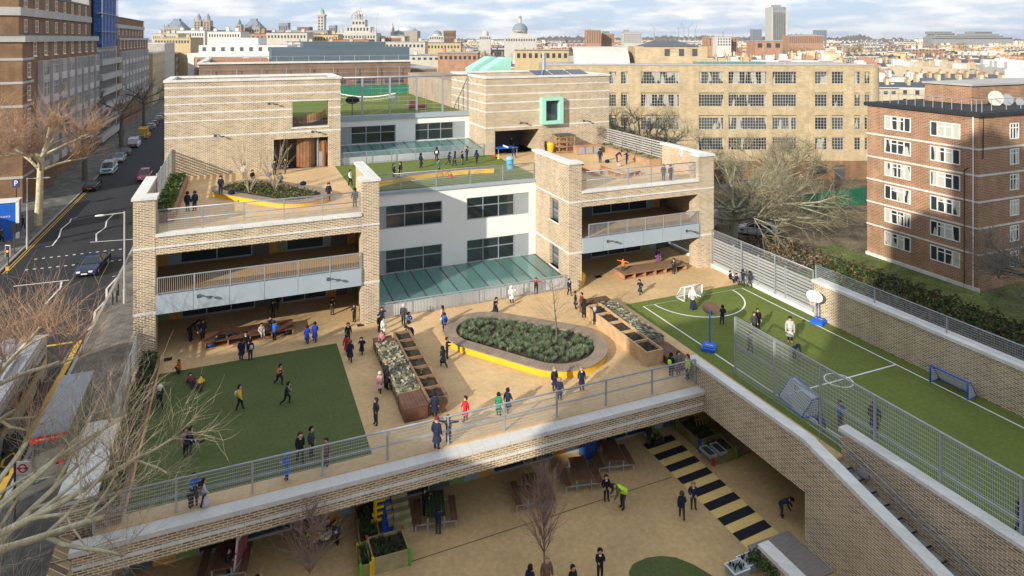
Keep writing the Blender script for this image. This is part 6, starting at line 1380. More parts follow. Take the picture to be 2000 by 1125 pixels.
# ---------------------------------------------------------------- street furniture and vehicles
LAMPM = mat('lamp_grey', (.42,.42,.42), .5, .06, 3)
def lamp(label, v, h, ang, al=1.3):
    t = thing('street_lamp', label, 'street lamp', (v.x,v.y,v.z)); P(MB().tube(v, v+Vector((0,0,1.2)), .11, .11, 10).tube(v+Vector((0,0,1.2)), v+Vector((0,0,h)), .075, .06, 10), 'pole', LAMPM, t); d = Vector((math.cos(ang),math.sin(ang),0)); e = v+Vector((0,0,h-.1))+d*al
    P(MB().tube(v+Vector((0,0,h-.1)), e, .04, .04, 6), 'arm', LAMPM, t); m = MB(); m.ell((e.x+d.x*.3,e.y+d.y*.3,e.z),(.12+abs(d.x)*.3,.12+abs(d.y)*.3,.10),10,6); P(m, 'lamp_head', mat('lamp_glass',(.55,.56,.56),.3), t, True)
v = at(243,592,G0+.14); lamp('tall grey street lamp on the near pavement beside the brick pier', v, 8.0, 3.3, 1.5)
v = at(53,486,G0+.14); lamp('tall pale street lamp at the corner of the side road', v, 7.8, -.1, 1.5)
def pole_sign(name, label, v, h, cat, r=.05): t = thing(name, label, cat, tuple(v)); P(MB().tube(v, v+Vector((0,0,h)), r, r, 8), 'pole', DGREY, t); return t
def text(s, size, m, parent, loc, rot, name='lettering', align='CENTER'):
    cu = bpy.data.curves.new(name, 'FONT'); cu.body = s; cu.size = size; cu.align_x = align; cu.align_y = 'CENTER'; cu.extrude = .004
    o = bpy.data.objects.new(name, cu); COL.objects.link(o); dg = bpy.context.evaluated_depsgraph_get(); me = bpy.data.meshes.new_from_object(o.evaluated_get(dg)); bpy.data.objects.remove(o); bpy.data.curves.remove(cu)
    me.materials.clear(); me.materials.append(m); o = bpy.data.objects.new(name, me); COL.objects.link(o); o.parent = parent; o.location = Vector(loc)-wloc(parent); o.rotation_euler = rot; return o
SR = mat('sign_red', (.50,.02,.02), .5); SB = mat('sign_navy', (.02,.04,.12), .5); SW = mat('sign_white', (.75,.75,.75), .5)
v = Vector((-11.3, at(28,1030,G0).y, G0+.14)); v = at(29,1032,G0+.14); t = pole_sign('bus_stop_sign', 'bus stop flag with a red ring emblem on a dark pole', v, 3.3, 'bus stop')
dR = Rv; f0 = v+Vector((0,0,2.3))+Rv*.06
P(MB().obox(f0, Rv*.62, Fv*.04, (0,0,.85)), 'flag', SW, t); m = MB(); c_ = f0+Rv*.31+Vector((0,0,.53))-Fv*.006
for k in range(24):
    a, b = 6.283*k/24, 6.283*(k+1)/24; q = lambda a, r_: c_+Rv*math.cos(a)*r_+Vector((0,0,math.sin(a)*r_)); m.quad(q(a,.15), q(b,.15), q(b,.22), q(a,.22))
P(m, 'red_ring', SR, t); P(MB().obox(c_-Rv*.28-Vector((0,0,.04))-Fv*.008, Rv*.56, Fv*.006, (0,0,.08)), 'red_bar', SR, t); P(MB().obox(f0-Fv*.006+Vector((0,0,.20)), Rv*.62, Fv*.005, (0,0,.03)), 'red_line', SR, t)
text('BUS', .075, SW, t, c_-Fv*.014, (R(90),0,-YAW))
# bus shelter
v = at(135,1000,G0+.14); t = thing('bus_shelter', 'bus shelter with grey roof and red fascia lettered in white, beside the pavement wall', 'bus shelter', (-9.1,44,G0+.14))
P(MB().box(-9.95,40.7,G0+2.5,-8.3,47.6,G0+2.62), 'roof', mat('shelter_roof', (.12,.145,.18), .5, .12, .8), t); P(MB().box(-9.97,40.64,G0+2.36,-8.28,40.7,G0+2.66), 'fascia', SR, t); text('No smoking in this shelter', .11, SW, t, (-9.12,40.62,G0+2.51), (R(90),0,0))
P(MB().box(-9.9,40.8,G0+.14,-9.8,40.9,G0+2.5).box(-8.5,40.8,G0+.14,-8.4,40.9,G0+2.5).box(-9.9,47.4,G0+.14,-9.8,47.5,G0+2.5).box(-8.5,47.4,G0+.14,-8.4,47.5,G0+2.5), 'post', DGREY, t); P(MB().box(-8.46,41,G0+.4,-8.42,47.3,G0+2.4), 'glass_panel', GLSG, t); P(MB().box(-9.0,41.4,G0+.65,-8.65,46.9,G0+.72), 'seat', SR, t)
def wheelset(t, L_, W_, r, xs, track=None):
    for x in xs:
        for s_ in (-1,1):
            y = s_*(W_/2-.02); w_ = P(MB().tube((x,y-s_*.22,r),(x,y,r),r,r,16), 'wheel', BLK, t); P(MB().tube((x,y,r),(x,y+s_*.015,r),r*.62,r*.55,12), 'rim', METAL, w_)
def car(label, v, ang, paint, L_=4.5, W_=1.85, H_=1.45, kind='saloon', group='vehicles parked along the left kerb', name='parked_car', cat='car', band=None):
    t = thing(name, label, cat, (0,0,0), group=group); hl = L_/2
    if kind == 'saloon': low = [(-hl,.35),(-hl+.03,.75),(-hl+.25,.95),(-hl*.55,1.0),(hl*.30,.98),(hl*.82,.80),(hl-.05,.62),(hl,.35)]; top = [(-hl*.72,.98),(-hl*.42,H_-.03),(0,H_),(hl*.12,H_-.05),(hl*.42,.97)]
    elif kind == 'hatch': low = [(-hl,.35),(-hl+.03,.85),(-hl+.1,1.0),(-hl*.5,1.0),(hl*.38,.98),(hl*.82,.84),(hl-.03,.65),(hl,.35)]; top = [(-hl+.12,1.0),(-hl*.72,H_-.08),(-hl*.3,H_),(hl*.1,H_-.04),(hl*.5,.96)]
    else: low = [(-hl,.35),(-hl+.02,1.1),(hl*.62,1.1),(hl*.9,.95),(hl,.7),(hl,.35)]; top = [(-hl+.03,1.1),(-hl+.1,H_-.05),(-hl+.3,H_),(hl*.42,H_),(hl*.70,1.1)]
    def shell(prof, w0, w1, zs, z0):
        n = len(prof); P_ = []; 
        for s_ in (-1,1):
            for x, z in prof: k = (z-z0)/(zs-z0) if zs > z0 else 0; P_.append((x, s_*(w0+(w1-w0)*max(0,min(1,k))), z))
        return P_, n
    b = MB(); zl = [(x,z) for x,z in low]
    secs = [(-W_/2,0),(-W_/2+.02,.06),(-W_/2+.18,.10)]
    cols = []
    for s_, ins in ((-1,1),(1,1)): pass
    ys = [(-W_/2+.07,.0,.86),(-W_/2,.0,.93),(-W_/2+.10,.0,1.0),(W_/2-.10,.0,1.0),(W_/2,.0,.93),(W_/2-.07,.0,.86)]
    def lerpz(prof, f): return [(x*(.985 if f < .95 else 1), .28+(z-.28)*f) for x, z in prof]
    rows = []
    for y, _, f in ys: i0 = len(b.v); b.v += [(x, y, z) for x, z in lerpz(zl, f)]; rows.append(i0)
    n = len(zl)
    for a, c_ in zip(rows, rows[1:]):
        for k in range(n-1): b.f.append((a+k, c_+k, c_+k+1, a+k+1)); b.m.append(0)
        b.f.append((a, a+n-1, c_+n-1, c_)); b.m.append(0)
    b.f.append(tuple(rows[0]+k for k in range(n))); b.m.append(0); b.f.append(tuple(rows[-1]+k for k in reversed(range(n)))); b.m.append(0)
    for s_ in (-1,1): b.box(-hl*.95, s_*(W_/2-.05)-.04, .2, hl*.95, s_*(W_/2-.05)+.04, .5)
    P(b, 'body', paint, t)
    z0 = min(z for _, z in top); wi = W_/2-.10; wt = W_/2-(.30 if kind != 'van' else .16); g = MB(); n = len(top); zt = max(z for _, z in top)
    for s_ in (-1,1):
        for x, z in top: k = (z-z0)/(zt-z0); g.v.append((x, s_*(wi+(wt-wi)*k), z))
    for k in range(n-1):
        steep = abs(top[k+1][1]-top[k][1]) > .15; g.f.append((k, n+k, n+k+1, k+1)); g.m.append(1 if steep else 0)
    if kind == 'van': g.m[0] = 0
    g.f.append(tuple(reversed(range(n)))); g.m.append(0 if kind == 'van' else 1); g.f.append(tuple(range(n, 2*n))); g.m.append(0 if kind == 'van' else 1); P(g, 'cabin', [paint, GLS], t)
    f = MB()
    for s_ in (-1,1):
        for (x0, z0_), (x1, z1_) in zip(top, top[1:]):
            k0, k1 = [(q-z0)/(zt-z0) for q in (z0_, z1_)]; f.bar((x0, s_*(wi+(wt-wi)*k0), z0_), (x1, s_*(wi+(wt-wi)*k1), z1_), .07)
        f.bar((0,s_*wi,z0),(0,s_*wt,zt),.09)
    P(f, 'window_frame', paint, t)
    if kind == 'van': 
        for s_ in (-1,1): P(MB().quad(*[(x, s_*(wi+.012), z) if z < 1.3 else (x, s_*(wt+.025), z) for x, z in ((hl*.62,1.15),(hl*.38,H_-.2),(hl*.1,H_-.2),(hl*.1,1.15))]), 'side_window', GLS, t)
    for s_ in (-1,1): P(MB().box(hl-.12,s_*(W_/2-.45)-.16,.56,hl+.01,s_*(W_/2-.45)+.22*.8,.70), 'headlight', SW, t); P(MB().box(-hl-.01,s_*(W_/2-.3)-.15,.7,-hl+.06,s_*(W_/2-.3)+.15,.88), 'tail_light', SR, t); P(MB().box(hl*.33,s_*(W_/2+.08)-.09,.95,hl*.38,s_*(W_/2+.08)+.09,1.08), 'wing_mirror', paint, t)
    P(MB().box(hl-.02,-.26,.40,hl+.015,.26,.51), 'number_plate', SW, t); P(MB().box(-hl-.015,-.26,.5,-hl+.02,.26,.61), 'number_plate', YEL, t); P(MB().box(hl-.06,-.5,.52,hl+.008,.5,.64), 'grille', BLK, t)
    if band: P(MB().box(-hl*.9,-W_/2-.008,.55,hl*.5,-W_/2+.0,.9).box(-hl*.9,W_/2,.55,hl*.5,W_/2+.008,.9).box(hl-.05,-W_/2+.25,.72,hl+.012,W_/2-.25,1.0), 'side_stripe', band, t)
    wheelset(t, L_, W_, .33, (-hl*.60, hl*.62)); t.location = v; t.rotation_euler.z = ang; return t
def cp(name, c_, r=.25, me=.1): return mat(name, c_, r, .05, 1, metal=me, spec=.6)
cBL = cp('black_car_paint', (.01,.01,.013)); cNV = cp('navy_car_paint', (.012,.02,.06)); cSV = cp('silver_car_paint', (.35,.37,.40), .3, .4); cWH = cp('white_van_paint', (.62,.63,.65)); cGY = cp('grey_car_paint', (.08,.085,.10)); cPK = cp('magenta_car_paint', (.45,.06,.12)); cRD = cp('red_van_paint', (.50,.10,.02)); cYL = cp('yellow_van_paint', (.60,.33,.02)); cTQ = cp('turquoise_paint', (.02,.32,.42))
zR = G0+.032
def kerbcar(px, py, x=-20.9): v = at(px, py, zR); return Vector((x, v.y, zR))
UP = R(90)
v = at(181,527,zR); car('dark navy saloon car driving towards the viewer past the zigzag lines', Vector((v.x,v.y,zR)), R(-96), cNV, 5.1, 1.95, 1.45, 'saloon', None, 'saloon_car')
car('black parked car nearest the viewer on the left kerb, with yellow number plate', kerbcar(170,370), UP, cBL, 4.6, 1.85, 1.42, 'saloon')
car('white and turquoise parked van behind the nearest black car', kerbcar(198,338,-20.8), R(-90), cWH, 5.0, 1.95, 1.95, 'van', band=cTQ, name='parked_van', cat='van')
car('silver blue parked estate behind the turquoise van', kerbcar(213,316), R(-90), cSV, 4.5, 1.8, 1.5, 'hatch')
car('dark grey parked car in front of the white van', kerbcar(228,303), R(90), cGY, 4.5, 1.8, 1.45, 'saloon')
car('white parked van in the middle of the kerb row', kerbcar(242,287,-20.8), R(90), cWH, 5.0, 1.95, 2.0, 'van', name='parked_van', cat='van')
car('orange and red parked delivery van farthest along the kerb row', kerbcar(262,270,-20.5), R(90), cYL, 5.6, 2.1, 2.5, 'van', band=cRD, name='delivery_van', cat='van')
for k in range(10): car(['grey parked car beyond the orange van','black parked car far up the shaded street','silver parked car far up the shaded street'][k % 3], Vector((-20.9, 161+k*6.2, zR)), UP, [cGY,cBL,cSV][k % 3], 4.4, 1.8, 1.45, 'hatch', group='far parked cars, %s' % ['grey','black','silver'][k % 3])
v = at(283,350,zR); car('magenta and silver taxi driving up the middle of the street', Vector((v.x,v.y,zR)), R(-90), cPK, 4.5, 1.8, 1.75, 'hatch', None, 'taxi', 'taxi')
# bus at the lower left
t = thing('bus', 'grey roofed bus standing in the bus lane under the plane twigs', 'bus', (-13.3,49,zR)); P(MB().box(-14.6,42.6,zR+.35,-12.1,53.4,zR+3.0), 'body', cSV, t); m = MB(); m.prism([(-14.5,42.8),(-14.1,42.5),(-12.6,42.5),(-12.2,42.8),(-12.2,53.3),(-14.5,53.3)],zR+3.0,zR+3.12); P(m, 'roof', mat('bus_roof', (.27,.28,.31), .4, .08, 1), t)
P(MB().box(-12.1,43,zR+1.4,-12.07,53,zR+2.5).box(-14.3,42.57,zR+1.2,-12.4,42.6,zR+2.6), 'window', GLS, t); P(MB().box(-13.9,47,zR+3.12,-12.8,50,zR+3.32), 'roof_unit', LGREY, t)
for y in (44.8,51.3):
    for x in (-14.65,-12.3): P(MB().tube((x,y,zR+.5),(x+.25,y,zR+.5),.48,.48,16), 'wheel', BLK, t)
t = thing('delivery_truck', 'white box truck beyond the bus at the left edge', 'truck', (-15,56,zR)); P(MB().box(-15.9,33.0,zR+.6,-13.7,38.2,zR+3.0), 'box_body', cWH, t); 
t.location = (0,0,0)
for o in list(t.children): bpy.data.objects.remove(o)
bpy.data.objects.remove(t)
# traffic lights, parking sign, hoarding, kiosks
v = at(16,548,G0+.14); t = pole_sign('traffic_light', 'traffic light showing amber on a black pole at the left corner', v, 3.4, 'traffic light', .06); h0 = v+Vector((0,0,2.3)); P(MB().obox(h0-Rv*.2-Fv*.1, Rv*.4, Fv*.12, (0,0,1.05)), 'backing_board', BLK, t); P(MB().obox(h0-Rv*.23-Fv*.09, Rv*.46, Fv*.1, (0,0,1.1)), 'white_border', SW, t)
lm_ = mat('lit_amber', (.8,.25,.02), .4); lm_.node_tree.nodes['Principled BSDF'].inputs['Emission Color'].default_value = (1,.3,.03,1); lm_.node_tree.nodes['Principled BSDF'].inputs['Emission Strength'].default_value = 2
for k, mm_ in enumerate((DGREY, lm_, DGREY)): c_ = h0-Fv*.12+Vector((0,0,.2+k*.32)); P(MB().ell(c_,(.1,.06,.1),10,6), 'lamp', mm_, t)
P(MB().box(v.x-.16,v.y-.2,v.z+1.0,v.x+.1,v.y,v.z+1.35), 'push_button_box', YEL, t)
v = at(28,495,G0+.14); t = pole_sign('traffic_light', 'second traffic light seen from behind next to the corner lamp', v, 3.2, 'traffic light', .06); P(MB().box(v.x-.18,v.y-.15,v.z+2.2,v.x+.18,v.y+.15,v.z+3.2), 'signal_head', BLK, t); P(MB().box(v.x+.2,v.y-.12,v.z+2.3,v.x+.5,v.y+.12,v.z+3.2), 'signal_head', BLK, t)
v = at(32,420,G0+.14); t = pole_sign('parking_sign', 'dark blue parking sign with a white P in front of the hoarding', v+Vector((0,0,0)), 4.6, 'sign'); P(MB().obox(v+Vector((0,0,3.6))-Rv*.5-Fv*.08, Rv*1.0, Fv*.05, (0,0,1.1)), 'panel', SB, t); text('P', 1.0, SW, t, v+Vector((0,0,4.15))-Fv*.1, (R(90),0,-YAW))
t = thing('hoarding', 'blue and white building site hoarding at the left edge', 'hoarding', (-31,88,G0)); P(MB().box(-40,84,G0,-29.5,84.2,G0+3.4).box(-29.5,84,G0,-29.3,104,G0+4.6), 'board', mat('pale_blue_hoarding', (.42,.50,.58), .7, .3, .4), t)
P(MB().box(-29.28,86,G0+.2,-29.25,92,G0+3.0).box(-29.28,94,G0+1.4,-29.25,101,G0+3.4), 'blue_panel', TB, t); P(MB().box(-38,83.95,G0+.1,-33,83.99,G0+3.0), 'blue_panel', TB, t); text('CONSIDERATE BUILDERS', .42, SW, t, (-29.23,97.5,G0+2.4), (R(90),0,R(90)))
v = at(8,468,G0+.14); t = thing('kiosk', 'bright blue site cabin door beside the pale hoarding', 'cabin', tuple(v)); P(MB().box(v.x-2,v.y,v.z,v.x+1.1,v.y+2,v.z+4.2), 'body', BLU, t); P(MB().box(v.x-2.1,v.y-.1,v.z+4.2,v.x+1.2,v.y+2.1,v.z+4.3).box(v.x+1.1,v.y-.05,v.z,v.x+1.4,v.y+.3,v.z+4.4), 'frame', WPAINT, t); text('SITE ENTRANCE', .28, SW, t, (v.x-.4,v.y-.01,v.z+2.6), (R(90),0,0))
for k in range(4): bicycle('bicycle', 'dark bicycle in the rack beside the brick pier on the pavement', (-7.6-.1*k, at(251,552+k*5,G0).y, G0+.14), 1.2+k*.1, None, 1, 'bicycles racked by the brick pier')
for px, py, lb in ((231,577,'short black bollard nearest the tall street lamp'),(220,595,'short black bollard at the kerb, nearest the viewer'),(228,590,'middle black bollard at the kerb beside the street lamp')): v = at(px,py,G0+.14); t = thing('bollard', lb, 'bollard', tuple(v)); P(MB().tube(v, v+Vector((0,0,1.0)), .07, .06, 8), 'post', BLK, t); P(MB().ell((v.x,v.y,v.z+1.02),(.08,.08,.06),8,5), 'cap', BLK, t)
# right hand garden and back street
v = at(1424,505,G0); t = thing('crossing_beacon', 'yellow globe crossing beacon behind the right wing pier', 'beacon', (44.5,59.5,G0)); b0 = Vector((44.5,59.5,G0))
for k in range(6): P(MB().tube(b0+Vector((0,0,k*.5)), b0+Vector((0,0,k*.5+.5)), .06, .06, 8), 'pole_band', [WPAINT,BLK][k % 2], t)
P(MB().ell(b0+Vector((0,0,3.25)),(.28,.28,.28),12,8), 'globe', YEL, t, True)
car('white parked car beneath the bare garden trees, nearest the flats', (56.5,60.5,G0+.05), 2.2, cWH, 4.6, 1.85, 1.5, 'hatch', 'cars parked behind the garden'); car('white parked van beneath the bare garden trees, left of the other white car', (52.5,66.5,G0+.05), 2.2, cWH, 5.0, 1.95, 2.0, 'van', 'cars parked behind the garden', 'parked_van', 'van')
t = thing('hoarding', 'dark green netting fence between the garden and the back road', 'fence', (78,66,G0)); P(MB().box(69,66,G0,94,66.1,G0+2.3), 'netting', mat('green_netting', (.02,.14,.08), .8, .2, 1), t)
for k in range(9): P(MB().box(69+k*3,65.9,G0,69.1+k*3,66,G0+2.5), 'post', DGREY, t)
v = at(1564,372,G0); t = thing('warning_sign', 'red bordered triangular warning sign by the back road', 'sign', (v.x,v.y,G0)); b0 = Vector((v.x,v.y,G0)); P(MB().tube(b0, b0+Vector((0,0,2.2)), .04, n=6), 'pole', METAL, t); P(MB().prism([(0,0),(.01,0),(.01,.01)],0,.01), 'bracket', METAL, t)
m = MB(); q = [b0+Vector((0,0,2.0))-Rv*.5-Fv*.05, b0+Vector((0,0,2.0))+Rv*.5-Fv*.05, b0+Vector((0,0,2.9))-Fv*.05]; m.tri(*q); P(m, 'panel', SR, t); ctr = (q[0]+q[1]+q[2])/3-Fv*.01; m = MB(); m.tri(*[ctr+(p_-ctr)*.6 for p_ in q]); P(m, 'white_centre', SW, t)
rl = thing('iron_fence', 'thin black iron fence along the garden grass beyond the pitch', 'fence', (43,20,G0)); m = MB()
for k in range(40): y = 8+k*1.5; m.tube((55.2,y,G0),(55.2,y,G0+1.3),.03,n=4)
m.tube((55.2,8,G0+1.25),(55.2,67,G0+1.25),.03,n=4).tube((55.2,8,G0+.5),(55.2,67,G0+.5),.025,n=4); P(m, 'rails', BLK, rl)
hedge('garden_shrubs', 'low shrubs and undergrowth strip between the pitch wall and the garden lawn', 50.3,6,56,47,G0,1.9,22000,[LG3,LG3,LG1,LG3,LBR],12,None,None,.15)
hedge('flats_shrubs', 'row of thorny brown bushes at the foot of the bare garden tree', 50,48,56,58,G0,1.6,3500,[LBR,TWG,LG3],13,None,None,.16)
# ================================================================ PEOPLE
# one continuous skinned body per pose (unit height, facing -Y), children of it: hair, coat, bag...
BASE = dict(pel=(0,0,.50), ab=(0,0,.59), ch=(0,.01,.70), nk=(0,.0,.805), hd=(0,-.012,.865), ht=(0,-.005,.945),
            hl=(.052,0,.485), kl=(.058,-.012,.27), al=(.06,.01,.05), tl=(.066,-.075,.022), hr=(-.052,0,.485), kr=(-.058,-.012,.27), ar=(-.06,.01,.05), tr=(-.066,-.075,.022),
            sl=(.105,.01,.775), el=(.145,.02,.62), wl=(.15,-.03,.48), fl=(.15,-.05,.425), sr=(-.105,.01,.775), er=(-.145,.02,.62), wr=(-.15,-.03,.48), fr=(-.15,-.05,.425))
RAD = dict(pel=.092, ab=.088, ch=.100, nk=.038, hd=.062, ht=.046, hl=.066, kl=.048, al=.034, tl=.030, sl=.054, el=.042, wl=.029, fl=.022)
EDG = [('pel','ab'),('ab','ch'),('ch','nk'),('nk','hd'),('hd','ht'),('pel','hl'),('hl','kl'),('kl','al'),('al','tl'),('pel','hr'),('hr','kr'),('kr','ar'),('ar','tr'),('ch','sl'),('sl','el'),('el','wl'),('wl','fl'),('ch','sr'),('sr','er'),('er','wr'),('wr','fr')]
SEG = {('nk','hd'):0,('hd','ht'):0,('wl','fl'):0,('wr','fr'):0,('al','tl'):3,('ar','tr'):3,('hl','kl'):2,('kl','al'):2,('hr','kr'):2,('kr','ar'):2,('pel','hl'):2,('pel','hr'):2}
def shift(keys, d, src=None):
    o = {}
    for k in keys: p = (src or BASE)[k]; o[k] = (p[0]+d[0], p[1]+d[1], p[2]+d[2])
    return o
UPK = ['pel','ab','ch','nk','hd','ht','hl','hr','sl','el','wl','fl','sr','er','wr','fr']
TOPK = ['ab','ch','nk','hd','ht','sl','el','wl','fl','sr','er','wr','fr']
def bendk(ang, src=None, keys=TOPK, piv=(0,0,.52)):
    o = {}; s = dict(BASE); s.update(src or {}); c_, n_ = math.cos(ang), math.sin(ang)
    for k in keys: x, y, z = s[k]; y -= piv[1]; z -= piv[2]; o[k] = (x, y*c_ - z*n_ + piv[1], y*n_ + z*c_ + piv[2])
    return o
POSES = {'stand': {}, 
 'walk': dict(kl=(.056,-.07,.28), al=(.058,-.10,.06), tl=(.06,-.18,.035), kr=(-.056,.02,.27), ar=(-.058,.12,.07), tr=(-.06,.06,.02), el=(.14,.06,.62), wl=(.145,.06,.49), fl=(.145,.04,.44), er=(-.14,-.03,.63), wr=(-.13,-.12,.53), fr=(-.13,-.15,.49)),
 'run': dict(pel=(0,0,.48), kl=(.056,-.15,.34), al=(.058,-.10,.14), tl=(.06,-.17,.09), kr=(-.056,.06,.27), ar=(-.058,.22,.17), tr=(-.06,.22,.09), ch=(0,-.04,.69), nk=(0,-.07,.79), hd=(0,-.10,.85), ht=(0,-.11,.93), sl=(.10,-.04,.76), el=(.15,.05,.65), wl=(.15,-.06,.60), fl=(.14,-.10,.62), sr=(-.10,-.05,.76), er=(-.15,-.10,.64), wr=(-.11,-.20,.68), fr=(-.10,-.22,.72)),
 'arms': dict(el=(.20,.02,.70), wl=(.27,-.06,.76), fl=(.29,-.09,.80), er=(-.17,.03,.64), wr=(-.20,-.07,.56), fr=(-.20,-.11,.54), kl=(.075,-.03,.27), al=(.09,-.02,.05), tl=(.10,-.10,.022)),
 'tee': dict(el=(.24,0,.77), wl=(.37,-.01,.77), fl=(.42,-.01,.77), er=(-.24,0,.77), wr=(-.37,-.01,.78), fr=(-.42,-.01,.78)),
 'reach': dict(el=(.13,-.09,.68), wl=(.09,-.20,.72), fl=(.08,-.25,.74), er=(-.13,-.08,.66), wr=(-.08,-.18,.66), fr=(-.07,-.22,.67)),
 'pockets': dict(el=(.16,.03,.62), wl=(.11,-.05,.53), fl=(.08,-.06,.50), er=(-.16,.03,.62), wr=(-.11,-.05,.53), fr=(-.08,-.06,.50), kl=(.07,-.01,.27), al=(.085,.01,.05), tl=(.10,-.07,.022)),
 'bend': None, 'sit': None, 'crouch': None, 'lie': None, 'push': None, 'kick': None, 'armup': None}
bd = bendk(R(55), dict(el=(.13,-.02,.62), wl=(.12,-.06,.48), fl=(.12,-.07,.43), er=(-.13,-.02,.62), wr=(-.12,-.06,.48), fr=(-.12,-.07,.43))); 
POSES['bend'] = {**bd, 'pel':(0,.05,.50), 'hl':(.052,.05,.485), 'hr':(-.052,.05,.485), 'wl':(.12,-.33,.42), 'fl':(.11,-.36,.37), 'el':(.13,-.24,.54), 'er':(-.13,-.24,.54), 'wr':(-.12,-.33,.42), 'fr':(-.11,-.36,.37), 'ht':(0,bd['ht'][1],bd['ht'][2]-.02)}
st_ = shift(UPK, (0,.12,-.28)); st_.update(kl=(.07,-.10,.24), al=(.07,-.12,.05), tl=(.075,-.20,.022), kr=(-.07,-.10,.24), ar=(-.07,-.12,.05), tr=(-.075,-.20,.022), wl=(.08,-.08,.28), fl=(.06,-.12,.28), wr=(-.08,-.08,.28), fr=(-.06,-.12,.28)); POSES['sit'] = st_
cr_ = shift(UPK, (0,.04,-.36)); cr_.update(kl=(.10,-.15,.26), al=(.08,.0,.05), tl=(.085,-.08,.02), kr=(-.10,-.15,.26), ar=(-.08,.0,.05), tr=(-.085,-.08,.02), el=(.15,-.08,.30), wl=(.11,-.19,.26), fl=(.09,-.23,.24), er=(-.15,-.08,.30), wr=(-.11,-.19,.26), fr=(-.09,-.23,.24)); cr_.update(shift(['ch','nk','hd','ht','sl','sr'], (0,-.06,-.02), cr_)); POSES['crouch'] = cr_
def lay(z0): 
    o = {}
    for k, (x, y, z) in BASE.items(): o[k] = (x, (z-.5), z0 + y*.6)
    return o
li = lay(.08); li.update(el=(.17,.15,.06), wl=(.16,.28,.07), fl=(.13,.33,.07), kr=(-.08,-.22,.20), ar=(-.06,-.38,.06), tr=(-.06,-.43,.08)); POSES['lie'] = li
pu = lay(.20); pu.update(ch=(0,.20,.24), nk=(0,.30,.27), hd=(0,.36,.28), ht=(0,.44,.27), al=(.06,-.45,.05), ar=(-.06,-.45,.05), tl=(.07,-.46,.0), tr=(-.07,-.46,.0), kl=(.06,-.23,.12), kr=(-.06,-.23,.12), el=(.16,.27,.14), wl=(.14,.30,.04), fl=(.14,.35,.02), er=(-.16,.27,.14), wr=(-.14,.30,.04), fr=(-.14,.35,.02)); POSES['push'] = pu
POSES['kick'] = dict(kl=(.07,-.18,.36), al=(.08,-.36,.36), tl=(.085,-.43,.41), el=(.20,.04,.68), wl=(.27,.06,.60), fl=(.30,.06,.57), er=(-.2,.0,.70), wr=(-.28,-.06,.66), fr=(-.31,-.08,.65))
au = dict(cr_); au.update(el=(.16,.0,.52), wl=(.17,.02,.65), fl=(.17,.02,.70)); POSES['armup'] = au
PROTO = {}
def skin_mesh(pose, child):
    key = (pose, child)
    if key in PROTO: return PROTO[key]
    J = dict(BASE); J.update(POSES[pose])
    names = list(J); idx = {k: i for i, k in enumerate(names)}
    me = bpy.data.meshes.new('person'); vs = [J[k] for k in names]
    extra, ee = [], []
    for s_, f_ in (('l','f'),('r','f')):    # thumb and two finger tips on each hand
        w0, f0 = Vector(J['w'+s_]), Vector(J['f'+s_]); d = (f0-w0).normalized(); side = d.cross(Vector((0,1,0))); side = side.normalized() if side.length > .1 else Vector((1,0,0))
        for off, base in ((d*.035+side*.014,'f'+s_),(d*.033-side*.016,'f'+s_)): extra.append(tuple(f0+off)); ee.append((idx[base], len(names)+len(extra)-1))
    me.from_pydata(vs+extra, [(idx[a], idx[b]) for a, b in EDG]+ee, []); o = bpy.data.objects.new('tmp', me); COL.objects.link(o)
    md = o.modifiers.new('s', 'SKIN'); md.use_smooth_shade = True; sd = o.modifiers.new('u', 'SUBSURF'); sd.levels = 1; sd.render_levels = 1
    hs = 1.28 if child else 1.0
    for i, k in enumerate(names):
        rk = k if k in RAD else k[0]+'l'; r_ = RAD.get(rk, .03); 
        if k in ('hd','ht'): r_ *= hs
        if child and k in ('hl','hr','kl','kr'): r_ *= 1.0
        r3 = (r_*1.15, r_*.85) if k in ('ch','ab','pel') else (r_, r_); me.skin_vertices[0].data[i].radius = r3
    for j in range(len(extra)): me.skin_vertices[0].data[len(names)+j].radius = (.009,.009)
    me.skin_vertices[0].data[0].use_root = True
    dg = bpy.context.evaluated_depsgraph_get(); out = bpy.data.meshes.new_from_object(o.evaluated_get(dg)); out.name = 'person'
    bpy.data.objects.remove(o); bpy.data.meshes.remove(me)
    segs = [(Vector(J[a]), Vector(J[b]), SEG.get((a,b),1), (a,b)) for a, b in EDG]; mi = []
    for p in out.polygons:
        c_ = p.center; best = None
        for a, b, m_, nm in segs:
            t_ = max(0, min(1, (c_-a).dot(b-a)/(b-a).length_squared)); dd = (c_-(a+(b-a)*t_)).length - (.04 if nm[1] in ('ab','ch') else 0)
            if best is None or dd < best[0]: best = (dd, m_, nm, t_)
        m_ = best[1]
        if best[2] == ('nk','hd') and best[3] < .3: m_ = 1
        mi.append(m_)
    mz = min(v.co.z for v in out.vertices)
    for v in out.vertices: v.co.z -= mz
    while len(out.materials) < 4: out.materials.append(BLC)
    out.polygons.foreach_set('material_index', mi); out.polygons.foreach_set('use_smooth', [True]*len(mi))
    J = {k: Vector((p[0],p[1],p[2]-mz)) for k, p in J.items()}
    PROTO[key] = (out, J, hs); return PROTO[key]
ACC = {}
